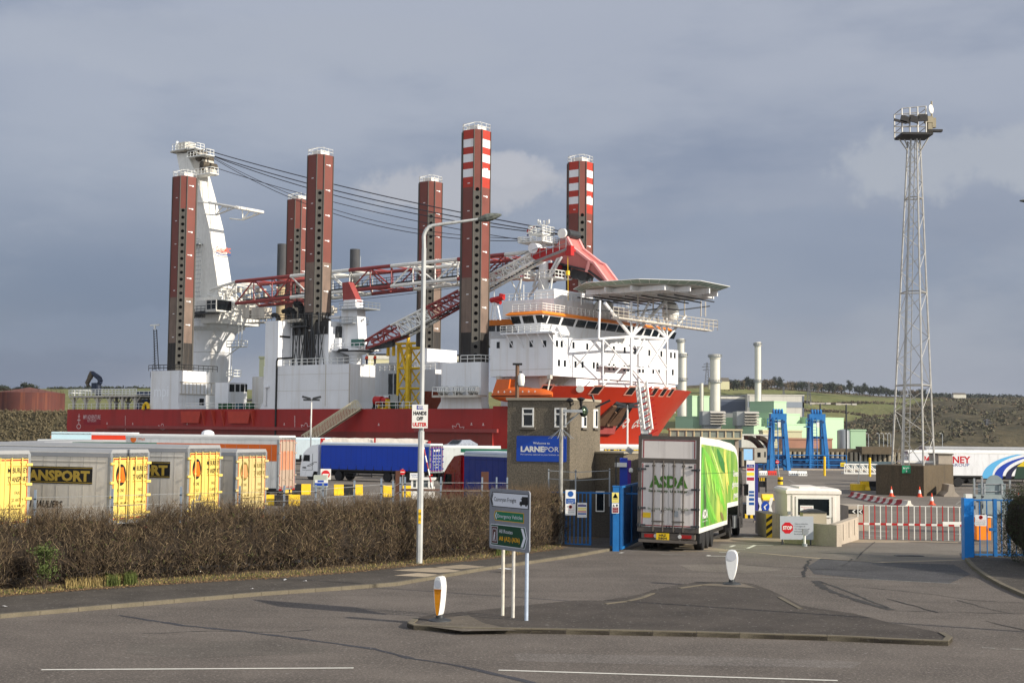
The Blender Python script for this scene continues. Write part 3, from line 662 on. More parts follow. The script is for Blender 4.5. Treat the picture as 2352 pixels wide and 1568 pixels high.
# tall engine casing with exhausts
p=SP(610,738,t=TN); pr=SP(640,738,t=TN); q=SP(700,738,t=0)
m=MB(); m.b2((p[0],TN,z1),(pr[0],TN+3.2,p[2])); m.b2((p[0]+.2,TN+3.2,z1),(pr[0]+9.5,TN+12,p[2]-.2));
cs=m.build('engine_casing',M_SW,ship)
m=MB(); m.b2((pr[0],TN+.3,z1+5.5),(pr[0]+.05,TN+2.9,p[2]-3.0)); m.b2((pr[0]+.3,TN+3.1,p[2]-2.5),(pr[0]+9.3,TN+3.3,p[2]-.2)); m.build('soot_panel',mat('soot',(44,42,40),.85,var=.3),cs)
m=MB();
for k in range(5): m.tube([(pr[0]+1+k*1.6,TN+2.8,z1),(pr[0]+2.4+k*1.6,TN+2.8,z1+7)],.12,4); m.tube([(pr[0]+2.4+k*1.6,TN+2.8,z1),(pr[0]+1+k*1.6,TN+2.8,z1+7)],.1,4); m.cyl((pr[0]+1+k*1.6,TN+2.7,z1),(pr[0]+1+k*1.6,TN+2.7,z1+9.5),.16,n=5)
m.b2((pr[0]+1,TN+2,z1+7),(pr[0]+5,TN+3.2,z1+7.25)); m.rail([(pr[0]+1,TN+2,z1+7.2),(pr[0]+5,TN+2,z1+7.2)],1,.05,.8); m.build('casing_framework',M_STEEL,cs)
for px,py,h,r in ((664,722,2.2,.42),(676,720,2.4,.5),(693,709,3.4,.6),(640,727,1.6,.4)):
 b=SP(px,738,t=TN+4); m=MB(); pts=[Vector((b[0],TN+4,p[2]-.5)),Vector((b[0],TN+4,p[2]+h*.55)),Vector((b[0]-.35,TN+4,p[2]+h*.85)),Vector((b[0]-1.1,TN+4,p[2]+h)),Vector((b[0]-1.7,TN+4,p[2]+h-.1))]
 for a_,b_ in zip(pts,pts[1:]): m.cyl(a_,b_,r,n=10)
 m.build('exhaust_pipe',M_REC,cs)
m=MB(); a_=SP(674,733,t=TN+2.6); m.box((a_[0],TN+3,p[2]+.1),(4.4,2,.5)); m.build('exhaust_tray',M_SWD,cs)
m=MB(); m.rail([(p[0],TN,p[2]),(pr[0]+9,TN+3.2,p[2])],1.1,.06,1.3); m.build('railing',M_RAILD,cs)
a_=SP(638,800,t=TN); m=MB(); m.tube([(a_[0],TN-.15,DZ-6.4),(a_[0],TN-.15,z1+.9),(a_[0]+.2,TN-.1,z1+1.3),(a_[0]+4,TN-.1,z1+1.35)],.17,8); m.build('black_pipe',M_BLK,ship)
a_=SP(612,900,t=TN); b_=SP(612,932,t=TN); m=MB(); m.tube([(a_[0]+.8,TN-.3,SP(612,888,t=TN)[2]),(a_[0],TN-.3,SP(612,889,t=TN)[2]),(a_[0],TN-.3,b_[2])],.22,8); m.build('vent_pipe',M_SW,ship)
# third house with liferaft platform
h3,s0,s1,t1,z1=house(1014,1105,1123,832,941)
m=MB(); q=[(s0+4,TN,z1),(s1,TN,z1),(s1,t1+.3,z1)]; m.rail(q,1.1,.07,1.2); m.build('railing',M_RAILW,h3)
m=MB(); b_=SP(1080,908,t=TN); zl=SP(1050,907,t=TN-2.5)[2]; sl=SP(991,905,t=TN-2.5)[0]; sr=SP(1098,905,t=TN-2.5)[0]
m.add([(sl,TN-2.4,zl),(sr,TN-2.4,zl),(sr,TN,zl),(sl,TN,zl),(sl+3.2,TN,DZ+1.9),(sr-.2,TN,DZ+1.9),(sl,TN-2.4,zl-.35),(sr,TN-2.4,zl-.35)],[(0,1,2,3),(6,4,5,7),(0,6,7,1),(1,7,5,2),(0,3,4,6)]); m.build('raft_platform',M_SWD,h3)
m=MB(); m.rail([(sl,TN-2.3,zl),(sr,TN-2.3,zl)],1.3,.07,2.4); m.build('platform_railing',M_RAILW,h3)
M_RAFT=mat('raft_white',(226,226,220),.4,var=.04)
for k,cx in enumerate((1018,1052,1087)):
 c=SP(cx,898,t=TN-1.4)[0]; tg=thing('liferaft_canister',['white liferaft canister nearest the stern on the platform under the bow jack house','white liferaft canister in the middle of three on the side platform','white liferaft canister nearest the bow on the side platform'][k],'liferaft',group='liferaft canisters')
 tg.parent=None; Mw=Matrix.Translation((O2[0],O2[1],0))@Matrix.Rotation(-PHI,4,'Z'); tg.matrix_world=Mw@Matrix.Translation((c,TN-1.4,zl+.12))
 m=MB(); m.lathe((-1.0,0,.72),[(0.02,0),(.45,.05),(.6,.25),(.6,1.75),(.45,1.95),(.02,2.0)],14,axis=(1,0,0)); m.build('canister',M_RAFT,tg,smooth='a')
 m=MB();
 for a in(-.55,-.1,.35,.7): m=MB(); m.lathe((a,0,.72),[(.6,0),(.65,.0),(.65,.1),(.6,.1)],14,axis=(1,0,0)); m.build('strap',M_GREYM,tg)
 m=MB(); m.box((-.5,0,.05),(.15,1,.3)); m.box((.5,0,.05),(.15,1,.3)); m.build('cradle',M_SWD,tg)
# far side houses
m=MB(); a=SP(872,882,t=20); b=SP(962,882,t=20); m.b2((a[0],20,DZ),(b[0]+4,TF,a[2]+2.6)); a2=SP(894,800,t=24); b2_=SP(958,800,t=24); m.b2((a2[0],24,DZ),(b2_[0],TF,a2[2])); h=m.build('jack_house',M_SW,ship)
m=MB()
for x in (897,910): p=SP(x,870,t=20); m.b2((p[0]-.55,19.96,p[2]-1.0),(p[0]+.55,20,p[2]+1.0))
for x in (897,910): p=SP(x,893,t=20); m.b2((p[0]-.55,19.96,p[2]-1.0),(p[0]+.55,20,p[2]+1.0))
m.build('window',M_GLASS,h)
m=MB(); m.rail([(a[0],20,a[2]+2.6),(b[0]+4,20,a[2]+2.6)],1.1,.06,1.3); m.build('railing',M_RAILW,h)
m=MB(); m.b2((-45,26,DZ),(-30,TF,16)); m.build('jack_house',M_SW,ship); m=MB(); m.b2((30,25,DZ),(42,TF,15)); m.build('jack_house',M_SW,ship); m=MB(); m.b2((-8,24,DZ),(8,TF,18)); m.build('jack_house',M_SW,ship)
# winch house by the crane
a=SP(495,878,t=4); b=SP(540,880,t=4); c=SP(569,880,s=a[0]+2.2)
a=SP(525,878,t=0); aL=SP(495,878,t=0); m=MB(); sW=a[0]; c=SP(568,880,s=sW); m.b2((aL[0],0,DZ),(sW,c[1],a[2])); wh=m.build('winch_house',M_SW,ship)
m=MB()
for x0,x1 in ((527,538),(541,550),(552.5,561),(563,567.5)):
 p=SP(x0,893,s=sW); q=SP(x1,893,s=sW); m.b2((sW,p[1],SP(x0,899,s=sW)[2]),(sW+.05,q[1],SP(x0,882,s=sW)[2]))
m.build('window',M_GLASS,wh)
# side railings and deck clutter on the ship's side
m=MB();
for x0,x1 in ((157,352),(425,610),(862,955)):
 a=SP(x0,938,t=TN)[0]; b=SP(x1,938,t=TN)[0]; m=MB(); m.rail([(a,TN+.1,DZ),(b,TN+.1,DZ)],1.15,.05,1.5); m.build('deck_railing',M_RAILW,ship)
# stern platform on posts
zp=SP(230,908,t=-3)[2]; a=SP(160,908,t=-4)[0]; b=SP(343,905,t=-4)[0]
m=MB(); m.b2((a,-4.2,zp-.35),(a+22,8,zp)); m.b2((a,12,zp-.35),(a+22,34,zp))
for k in range(6):
 s=a+1+k*4;
 for t in (-3.6,7): m.box((s,t,(DZ+zp)/2),(.45,.45,zp-DZ)); m.tube([(s,t,zp-1.8),(s+1.6,t,zp-.2)],.16,4); m.tube([(s,t,zp-1.8),(s-1.6,t,zp-.2)],.16,4)
m.build('stern_platform',M_SWD,ship)
m=MB(); m.rail([(a,-4.2,zp),(a+22,-4.2,zp)],1.2,.09,1.1,rows=3); m.rail([(a,-4.2,zp),(a,8,zp)],1.2,.07,1.3); m.rail([(a,8,zp),(a+22,8,zp)],1.2,.06,1.5); m.build('platform_railing',M_RAILW,ship)
# knuckle boom crane on the stern platform
M_KB=mat('navy_paint',(30,40,60),.5,var=.2)
p0=SP(224,905,t=2); kc=MB(); ss=p0[0]; Q=lambda x,y:SP(x,y,t=2)
kc.cyl(Q(226,908),Q(226,880),.55,n=8); kc.box(Q(219,890),(1.4,1,2)); kb=kc.build('deck_crane',M_KB,ship)
m=MB(); pts=[Q(227,882),Q(231,876),Q(228,868),Q(220,862),Q(212,856)];
for a,b,r in zip(pts,pts[1:],(.5,.55,.5,.45)): m.cyl(a,b,r,n=6)
m.build('boom',M_KB,kb); m=MB(); pts=[Q(212,855),Q(206,868),Q(200,880),Q(203,886)]
for a,b,r in zip(pts,pts[1:],(.6,.5,.35)): m.cyl(a,b,r,n=6)
m.build('jib',mat('worn_jib',(92,84,70),.7,var=.3),kb)
# mast by the stern leg
p=Q(356,842); m=MB(); b=SP(356,848,t=-2); tp=SP(353,757,t=-2);
for dx in(0,1.1): m.cyl((b[0]+dx,-2,b[2]),(tp[0]+dx*.8,-2,tp[2]+ (0 if dx else 0)),.1,n=5)
for k in range(16): z=b[2]+(tp[2]-b[2])*k/16; m.tube([(tp[0],-2,z),(tp[0]+1.1,-2,z+.3)],.05,4)
m.rail([(tp[0]-.6,-2,tp[2]-9.5),(tp[0]+1.4,-2,tp[2]-9.5)],1,.05,1);
m.build('lattice_mast',M_RAILD,ship); m=MB(); m.box((tp[0]+.3,-2,tp[2]+.9),(2.6,.3,.3),mat=0); m.cyl((tp[0]+.3,-2,tp[2]),(tp[0]+.3,-2,tp[2]+.8),.2); m.build('radar_scanner',M_RAILW,ship)
# ---- superstructure
zs0=SP(1130,865,t=TN)[2]; pc=SP(1270,771,t=TN); SF=SP(1270,865,t=TN)[0]; SB=SP(1125,865,t=TN)[0]; tR=SP(1557.5,800,s=SF)[1]; ztw=SP(1270,773,t=TN)[2]
m=MB(); m.b2((SB,TN,zs0),(SF,tR,ztw)); m.b2((SB,TN+3,DZ),(SF-3,tR-3,zs0));
# deck house under the overhang, front
m.b2((SF-3,TN+7,DZ),(SF-.4,tR-.2,zs0))
sup=m.build('superstructure',M_SW,ship)
m=MB()
for k in range(9):
 t=TN+1+k*1.6; m.add([(SF-.3,t,zs0),(SF-3.2,t,zs0),(SF-3.2,t,zs0-1.8)],[(0,1,2)])
m.b2((SB,TN-.02,zs0+1.0),(SF,TN,zs0+1.06)); m.b2((SB,TN-.02,zs0+6.2),(SF,TN,zs0+6.26)); m.build('brackets_and_seams',M_SWD,sup)
D4=lambda x,y:(1061.7+.2708*x,457.3+.2708*y)
for x,y in ((305,1237),(415,1232),(585,1227),(700,1225)):
 p=SP(*D4(x,y),t=TN); m=MB(); m.b2((p[0]-.3,TN-.03,p[2]-.5),(p[0]+.3,TN,p[2]+.5)); m.build('window',M_GLASS,sup)
for x,y in ((803,1225),(843,1228),(943,1238),(1060,1250),(1192,1262),(1285,1272),(1377,1280),(1465,1290),(1586,1303),(1688,1312),(1770,1322),(1802,1325),(820,1388),(870,1393),(960,1400),(1020,1403),(1115,1408),(1147,1412),(1246,1423),(1284,1425),(1374,1433),(1407,1436),(1533,1447),(1620,1453),(1668,1458),(1785,1468),(1505,1445)):
 p=SP(*D4(x,y),s=SF); m=MB(); m.b2((SF,p[1]-.3,p[2]-.5),(SF+.03,p[1]+.3,p[2]+.5)); m.build('window',M_GLASS,sup)
# bridge: outward raked windows
zbt=SP(1246,712,t=TN)[2]; zwt=SP(1246,721,t=TN)[2]; zwb=SP(1246,741,t=TN)[2]; zbf=SP(1230,763,t=TN)[2]
sbf=SP(1246,716,t=TN)[0]; sbl=SP(1163,716,t=TN)[0]; tbr=SP(1563,752,s=sbf)[1]
def ringb(z,o,top=False):
 c=3.2 # chamfered far corner
 return [(sbl-o,TN-o,z),(sbf+o,TN-o,z),(sbf+o,tbr-c+o,z),(sbf+o-c*.6,tbr+o,z),(sbl-o,tbr+o,z)]
m=MB(); m.loft([ringb(ztw,-1.4),ringb(zbf,-1.3),ringb(zwb,-.9),ringb(zwt,-.25)]); br=m.build('bridge',M_SW,sup)
m=MB(); m.loft([ringb(zwt,-.1),ringb(zwt+.15,.15),ringb(zbt,-.45),ringb(zbt+.05,-2)]); m.build('roof_edge',M_AORG,br)
def bw(face,u0,u1):   # window pane on the raked face between fractions of height
 m=MB(); zz=[zwb+.1,zwt-.12]; off=lambda z:-.9+( .65)*(z-zwb)/(zwt-zwb)+.02
 vs=[]
 for z in zz:
  o=off(z)
  for u in (u0,u1): vs.append((sbf+o,u,z) if face=='f' else (u,TN-o,z))
 m.add([vs[0],vs[1],vs[3],vs[2]],[(0,1,2,3)] if face=='f' else [(3,2,1,0)][0:1]);
 if face!='f': m.f=[(0,1,2,3)]
 return m.build('window',M_GLASS,br)
for x0,x1 in ((1170,1190),(1196,1221),(1227,1243)): bw('s',SP(x0,732,t=TN)[0],SP(x1,732,t=TN)[0])
J3=lambda x:1339.3+.14583*x
fw=[(1247,1258),(1261,1287),(1292,1320),(1325,1346),(1348,1370),(1372,1393),(1395,1417),(1419,1438),(1440,1460),(1463,1478),(1482,1497),(1500,1513),(1517,1528),(1530,1537),(1541,1552)]
for x0,x1 in fw: bw('f',SP(x0,745,s=sbf-.5)[1],SP(x1,745,s=sbf-.5)[1])
# bridge wing platform
m=MB(); a=SP(1155,764,t=TN-.4); b=SP(1268,766,t=TN-.4); m.b2((a[0],TN-1.1,zbf-.25),(b[0]+.5,TN+.5,zbf)); m.b2((sbl,TN-.05,ztw),(SF,TN+1,zbf-.2));
for k in range(6): s=a[0]+1+k*2; m.tube([(s,TN-1,zbf-.2),(s+.9,TN,zbf-2.4)],.08,4)
m.build('wing_platform',M_SW,sup); m=MB(); m.rail([(a[0],TN-1.1,zbf),(b[0],TN-1.1,zbf)],1.1,.05,1.2,rows=3); m.build('railing',M_RAILW,sup)
# aft bridge part
a=SP(1121,735,t=8); b=SP(1163,735,t=8); zt2=a[2]; m=MB(); m.b2((a[0]-3,8,ztw),(b[0]+2,30,zt2-1.0)); ab=m.build('aft_bridge',M_SW,sup); m=MB(); m.b2((a[0]-3.2,7.8,zt2-1.0),(b[0]+2,30,zt2)); m.build('roof_edge',M_AORG,ab)
m=MB()
for x0,x1 in ((1123,1137),(1141,1154),(1156,1162)): p=SP(x0,749,t=8); q=SP(x1,749,t=8); m.b2((p[0],7.95,p[2]-.9),(q[0],8,p[2]+.9))
m.build('window',M_GLASS,ab)
# roof house, railings, antennas
m=MB(); a=SP(1166,706,t=3); b=SP(1290,706,t=3); zr=SP(1200,689,t=3)[2]; m.b2((a[0]-1,3,zbt),(b[0]-1.5,26,zr)); m.b2((a[0]+2,8,zr),(b[0]-5,20,zr+2.2)); rh=m.build('roof_house',M_SW,sup)
m=MB(); rr=[(sbl+.6,TN+.8,zbt),(sbf-.6,TN+.8,zbt),(sbf-.6,tbr-2.4,zbt)]; m.rail(rr,1.2,.06,1.2,rows=3); m.rail([(a[0]-1,3,zr),(b[0]-1.5,3,zr),(b[0]-1.5,26,zr)],1.1,.05,1.3); m.build('railing',M_RAILW,sup)
for x,y0,y1 in ((1203,707,654),(1135,700,640),(1213,706,690),(1335,700,672)):
 p=SP(x,y0,t=6); q=SP(x,y1,t=6); m=MB(); m.cyl(p,q,.07,n=5); m.build('whip_antenna',M_RAILW,sup)
for x,y,r,t in ((1540,712,1.45,26),(1380,712,1.5,16),(1395,706,1.1,20)):
 p=SP(x,y,t=t); m=MB(); m.lathe(p-Vector((0,0,r*1.2)),[(.02,0),(r*.75,0),(r,r*.5),(r*1.0,r*1.3),(r*.8,r*1.9),(r*.4,r*2.25),(.02,r*2.35)],16); m.build('radome',M_RAFT,sup,smooth='a')
# red davit by the aft bridge
m=MB();
for a_,b_ in (((1126,735),(1133,690)),((1133,690),(1140,735)),((1140,690),(1149,735)),((1140,690),(1133,735))): m.cyl(SP(*a_,t=-2),SP(*b_,t=-2),.16,n=5)
m.build('davit_frame',M_SW,sup); m=MB(); m.cyl(SP(1128,690,t=-2),SP(1157,683,t=-2),.45,n=6); m.cyl(SP(1152,684,t=-2),SP(1154,675,t=-2),.5,n=6); m.cyl(SP(1138,690,t=-2),SP(1150,695,t=-2),.35,n=6); m.build('davit_arm',M_RED,sup)
# ---- mast with platforms
PM=lambda x,y:SP(x,y,t=13)
m=MB(); b=PM(1247,690);
for x,y0,y1,r in ((1247,700,600,1.0),):
 m.cyl(PM(1247,705),PM(1249,588),1.0,.75,n=14)
m.cyl(PM(1249,588),PM(1248,540),.45,n=8); m.cyl(PM(1248,540),PM(1248,520),.2,n=6);
for a_,b_ in (((1256,640),(1283,590)),((1262,640),(1290,590)),((1225,660),(1238,620)),((1213,682),(1238,650))): m.cyl(PM(*a_),PM(*b_),.22,n=6)
mast=m.build('mast',M_SW,ship)
for (x0,x1,yb,yt) in ((1213,1269,562,550),(1228,1259,541,523)):
 m=MB(); a,b=PM(x0,yb),PM(x1,yb); zt=PM(x0,yt)[2]; tt=3 if x0<1220 else 1.8; m.box(((a[0]+b[0])/2,13,a[2]),(b[0]-a[0],2*tt,.2)); q=[(a[0],13-tt,a[2]),(b[0],13-tt,a[2]),(b[0],13+tt,a[2]),(a[0],13+tt,a[2]),(a[0],13-tt,a[2])]; m.rail(q,zt-a[2],.06,1.3,rows=3); m.build('mast_platform',M_RAILW,mast)
for (x0,x1,yb) in ((1195,1227,643),(1262,1298,642)):
 m=MB(); a,b=PM(x0,yb),PM(x1,yb); q=[(a[0],10,a[2]),(b[0],10,a[2]),(b[0],15,a[2])]; m.box(((a[0]+b[0])/2,12.5,a[2]),(b[0]-a[0],5,.2)); m.rail(q,1.2,.08,1.1)
 m.tube([(a[0],10,a[2]),(b[0] if x0<1200 else b[0]-1,10,a[2]-4.6)],.12,4); m.tube([(b[0]-.5,10,a[2]),(b[0]-1.2,10,a[2]-5)],.15,4); m.tube([(b[0]-3,10,a[2]-5),(b[0]-.5,10,a[2])],.1,4); m.build('side_platform',M_RAILW,mast)
m=MB()
for a_,b_ in (((1248,520),(1236,512)),((1248,520),(1261,512)),((1236,512),(1236,504)),((1261,512),(1261,504)),((1242,516),(1240,506)),((1249,520),(1249,507)),((1255,516),(1256,506)),((1215,540),(1230,556))): m.cyl(PM(*a_),PM(*b_),.13,n=5)
m.build('antenna_array',M_RAILW,mast)
m=MB(); p=PM(1247,684); m.lathe(p-Vector((0,0,2.9)),[(.05,.2),(.7,.5),(1.6,1.35),(1.7,1.7),(1.6,3.0),(1.2,3.8),(.75,4.1)],18); m.build('mast_bulb',M_RAFT,mast,smooth='a')
m=MB(); a=PM(1212,532); m.cyl(PM(1217,541),PM(1221,528),.05,n=4); fl=m
fl.build('flag_staff',M_RAILW,mast)
flag=MB();
for k,(mi) in enumerate((0,1,2)):
 z0=k*.42; flag.add([PM(1210,540)+Vector(q) for q in((0,0,.9-z0),(.9,.1,1.25-z0),(1.6,0,1.5-z0),(1.6,0,1.08-z0),(.9,.1,.83-z0),(0,0,.48-z0))],[(0,5,4,1),(1,4,3,2)],mi)
flag.build('flag',[M_RED,M_RAILW,mat('flag_blue',(30,50,120),.7,var=0)],mast)
# ---- helideck
C1=SP(1500,663,t=15.7); hs,ht,hz_=60.5,15.65,SP(1464,658,t=24)[2]
hz_=SP(1500,662,t=15.65)[2]
R=11.45
def octo(r,z,ph=.5): return [(hs+r*math.cos(2*math.pi*(i+ph)/8),ht+r*math.sin(2*math.pi*(i+ph)/8),z) for i in range(8)]
m=MB(); m.loft([octo(R,hz_-.45),octo(R,hz_)]); hd=m.build('helideck',mat('helideck_plate',(170,172,160),.6,var=.1),ship)
m=MB(); m.loft([octo(R,hz_-.25),octo(R+1.35,hz_+.12),octo(R+1.38,hz_+.06),octo(R,hz_-.33)],closed=True,cap=False); m.build('safety_net',mat('net_green',(150,172,156),.8,var=.1),hd)
m=MB()
for i in range(8):
 a,b=octo(R,hz_-.3)[i],octo(R,hz_-.3)[(i+1)%8]; c,d=octo(R+1.45,hz_+.1)[i],octo(R+1.45,hz_+.1)[(i+1)%8]
 for k in range(6): p=Vector(a).lerp(Vector(b),k/6); q=Vector(c).lerp(Vector(d),k/6); m.tube([p,q],.07,4)
 m.tube([c,d],.06,4)
m.build('net_outrigger',M_RAILW,hd)
m=MB()
for dt in (-8,-4.5,0,4.5,8): L=math.sqrt(max(1,(R-.6)**2-dt*dt)); m.box((hs,ht+dt,hz_-1.0),(2*L,.3,.8))
for ds in (-7,-2.4,2.4,7): L=math.sqrt((R-1)**2-ds*ds); m.box((hs+ds,ht,hz_-.95),(.3,2*L,.7))
m.build('deck_beam',M_SW,hd)
m=MB(); sC=SF+5
N1=SP(1450,773,s=sC); N2=SP(1532,778,s=sC);
def strut(a,b,r=.26): m.cyl(a,b,r*.82,n=6)
B1=Vector((sC,N1[1],DZ+1)); B2=Vector((sC,N2[1],DZ+1)); strut(B1,N1,.3); strut(B2,N2,.3)
T=lambda x,y,s=sC:SP(x,y,s=s)
strut(N1,T(1389,696),.34); strut(N1,T(1450,694)); strut(N1,T(1491,694)); strut(N1,T(1532,688),.34); strut(N2,T(1483,730)); strut(N2,T(1530,690)); strut(N2,T(1575,725,sC+1)); strut(N2,T(1508,730))
strut(N1,N2,.25); TL=T(1375,778); strut(TL,N1,.25); strut(TL,T(1378,690),.25); strut(TL,(sC-4,TL[1],TL[2]-4),.12)
strut(N2,T(1490,842)); strut(T(1450,845),T(1531,848),.2); strut(T(1490,782),T(1531,842),.2); strut(T(1450,845),T(1490,890),.2); strut(T(1505,845),T(1531,890),.2); strut(T(1480,780),T(1450,835),.2); strut(T(1385,780),T(1440,836),.16); strut((SF,TL[1],TL[2]),TL,.2); strut((SF,N1[1],N1[2]),N1,.2); strut((SF,N2[1],N2[2]),N2,.2)
strut(T(1385,885),T(1430,840),.14); strut(T(1385,780),T(1385,880),.16)
m.build('support_truss',M_SW,hd)
m=MB(); a=T(1400,730); b=T(1640,727,sC+2); m.box(((a[0]+b[0])/2,(a[1]+b[1])/2,a[2]),(1.4,b[1]-a[1],.25)); m.rail([(a[0]+.7,a[1],a[2]),(b[0]+.7,b[1],a[2])],1.7,.06,1.4,rows=3)
for x in (1465,1500,1530,1572,1610,1620): p=T(x,727); m.cyl(p,(p[0],p[1],hz_-.6),.12,n=5)
m.rail([(b[0]+.7,b[1],a[2]),(b[0]-2,b[1],a[2])],1.7,.06,1)
m.build('under_deck_walkway',M_SWD,hd)
m=MB()
for k in range(7): m.tube([(hs-9+k*2.6,ht-8+k*.7,hz_-1.7),(hs-7+k*2.4,ht+8,hz_-1.9)],.12,5)
m.tube([T(1370,712),T(1440,718),T(1520,708),T(1560,712),T(1630,703)],.12,5); m.build('pipework',M_STEEL,hd)
m=MB(); a=SP(1372,842,s=SF); b=SP(1440,846,s=SF); m.b2((SF,a[1],a[2]),(SF+1.8,b[1],a[2]+.2)); m.rail([(SF+1.8,a[1],a[2]),(SF+1.8,b[1],a[2])],1.1,.05,1.3); m.build('front_platform',M_SW,sup)
# ---- gangway goes with the quay; lifeboat
lb=thing('lifeboat','orange enclosed lifeboat hanging under the white superstructure','lifeboat'); Mw=Matrix.Translation((O2[0],O2[1],0))@Matrix.Rotation(-PHI,4,'Z')
a=SP(1128,900,t=TN-1.2); b=SP(1268,900,t=TN-1.2); Lb=b[0]-a[0]; zt=SP(1200,888,t=TN-1.2)[2]; zb2=SP(1190,924,t=TN-1.2)[2]; zm=SP(1190,908,t=TN-1.2)[2]
lb.matrix_world=Mw@Matrix.Translation(((a[0]+b[0])/2,TN-1.0,zm))
M_LB=mat('lifeboat_orange',(206,96,30),.35,var=.06,streak=.2,sc_col=(190,70,10)); rings=[]
for k in range(13):
 u=-1+2*k/12; w=(1-abs(u)**2.6)**.5*1.45+.05; top=(zt-zm)*(1-abs(u)**5*.6)*(.85 if u>.2 else 1)*1.0; bot=(zb2-zm)*(1-abs(u)**3*.75)
 rings.append([(u*Lb/2,w*math.cos(q)*1.0,(top if math.sin(q)>0 else -bot)*math.sin(q)) for q in [2*math.pi*i/14 for i in range(14)]])
m=MB(); m.loft([[ (x,y,z) for x,y,z in r] for r in rings]); m.build('hull',M_LB,lb,smooth='a')
m=MB(); m.add([(x,y,z) for z,k in((.0,1),((zt-zm)*1.9,.8)) for x,y in((-Lb/2*.9*k-.6*(1-k),-.9*k),(-Lb/2*.28*k-.5,-.9*k),(-Lb/2*.28*k-.5,.9*k),(-Lb/2*.9*k-.6*(1-k),.9*k))],[(3,2,1,0),(4,5,6,7),(0,1,5,4),(1,2,6,5),(2,3,7,6),(3,0,4,7)]); m.build('conning_house',M_LB,lb)
m=MB();
for k in range(8): x=-Lb*.4+k*Lb*.1; m=MB(); m.box((x,-1.42,.55),(.3,.05,.08)); m.box((x,-1.42,.55),(.08,.05,.3)); m.build('reflective_tape',M_RAILW,lb); m=MB(); m.tube([(-Lb/2,-.3,0),(-Lb*.4,-1.4,-.1),(0,-1.55,-.1),(Lb*.4,-1.3,-.1),(Lb/2,-.3,0)],.06,4); m.build('grab_line',M_BLK,lb)
for x in(-Lb*.42,Lb*.42): m=MB(); m.cyl((x,0,.8),(x,.6,2.6),.12); m.box((x,.5,2.8),(.6,.6,.6)); m.build('davit_hook',M_SWD,lb)
def shipthing(name,label,cat,s,t,z,group=None):
 o=thing(name,label,cat,group=group); o.matrix_world=Mw@Matrix.Translation((s,t,z)); return o
# deck cargo
def container(label,s,t,z,L,H,W,c,group=None,face='s'):
 o=shipthing('shipping_container',label,'container',s,t,z,group); m=MB(); m.b2((0,0,0.1),(L,W,H));
 m.build('body',mat('container_'+label.split()[0],c,.6,var=.1,streak=.2),o); m=MB(); n=int(L/.45)
 for k in range(n): m.b2((k*L/n+.08,-.05,.25),(k*L/n+.25,0,H-.15))
 m.build('corrugation',mat('container_'+label.split()[0],c),o); m=MB()
 for x in(0,L):
  for y in(0,W): m.box((x,y,H/2),(.18,.18,H))
 m.build('corner_post',M_STEEL,o); return o
p=SP(950,921,t=6); q=SP(1015,921,t=6)
container('white small container on the deck under the yellow tower',SP(947-.0,921,t=10)[0],10,DZ,6,2.6,2.4,(216,218,220)) if False else None
a=SP(947.5,938,t=4)
container('white deck container left of the yellow frame tower',SP(946,938,t=2)[0]-11.2,2,DZ,6.0,2.5,2.4,(214,218,220))
container('rusty brown container behind the placard pole on deck',SP(975,938,t=14)[0],14,DZ,9,3.6,2.4,(140,64,40))
container('navy blue container on the stern deck',SP(365-.0,938,t=16)[0]-7.5,16,DZ+.1,7,4.2,3,(24,50,92))
for k,(x,c,lab) in enumerate(((512,(24,84,50),'green tote box on the deck beside the winch house'),(528,(28,90,52),'dark green tote box left of the winch house windows'),(552,(24,80,90),'teal tote box under the winch house windows'),(575,(24,84,50),'green tote box right of the winch house'),(888,(20,96,60),'green tote box near the gangway head'),(900,(24,70,48),'dark green tote box right of the gangway head'))):
 p=SP(x,938,t=-2); o=shipthing('tote_box',lab,'storage box',p[0],-2,DZ+.03,'tote boxes on the ship deck'); m=MB(); m.box((0,0,.55),(1.5,1,.95)); m.box((0,0,.06),(1.5,1,.1)); m.build('bin',mat('tote%d'%k,c,.5,var=.1),o); m=MB(); m.box((0,0,1.06),(1.56,1.06,.07)); m.build('lid',M_DARK,o)
m=MB(); p=SP(338,934,t=TN-.3); m.tube([p+Vector(v) for v in((-1.2,0,-.5),(-1,0,.3),(-.4,0,.7),(.2,0,.5),(.4,0,-.4))],.32,8); o=shipthing('yellow_hose','thick yellow hose looped over the stern rail','hose',0,0,0); m.build('hose_loop',M_YEL,o)
for x,lab,c in ((868,'red winch drum at the head of the gangway',(150,20,20)),(880,'small red winch right of the gangway head',(170,30,20))):
 p=SP(x,930,t=-4.2); o=shipthing('deck_winch',lab,'winch',p[0],-4.0,DZ+.03); m=MB(); m.cyl((-.8,0,1.4),(.8,0,1.4),.75 if x<870 else .5,n=14); m.build('drum',M_RED,o); m=MB(); m.box((-.85,0,.8),(.15,1,1.6)); m.box((.85,0,.8),(.15,1,1.6)); m.box((0,0,.1),(2,1.2,.2)); m.build('stand',M_YEL if x>870 else M_STEEL,o)
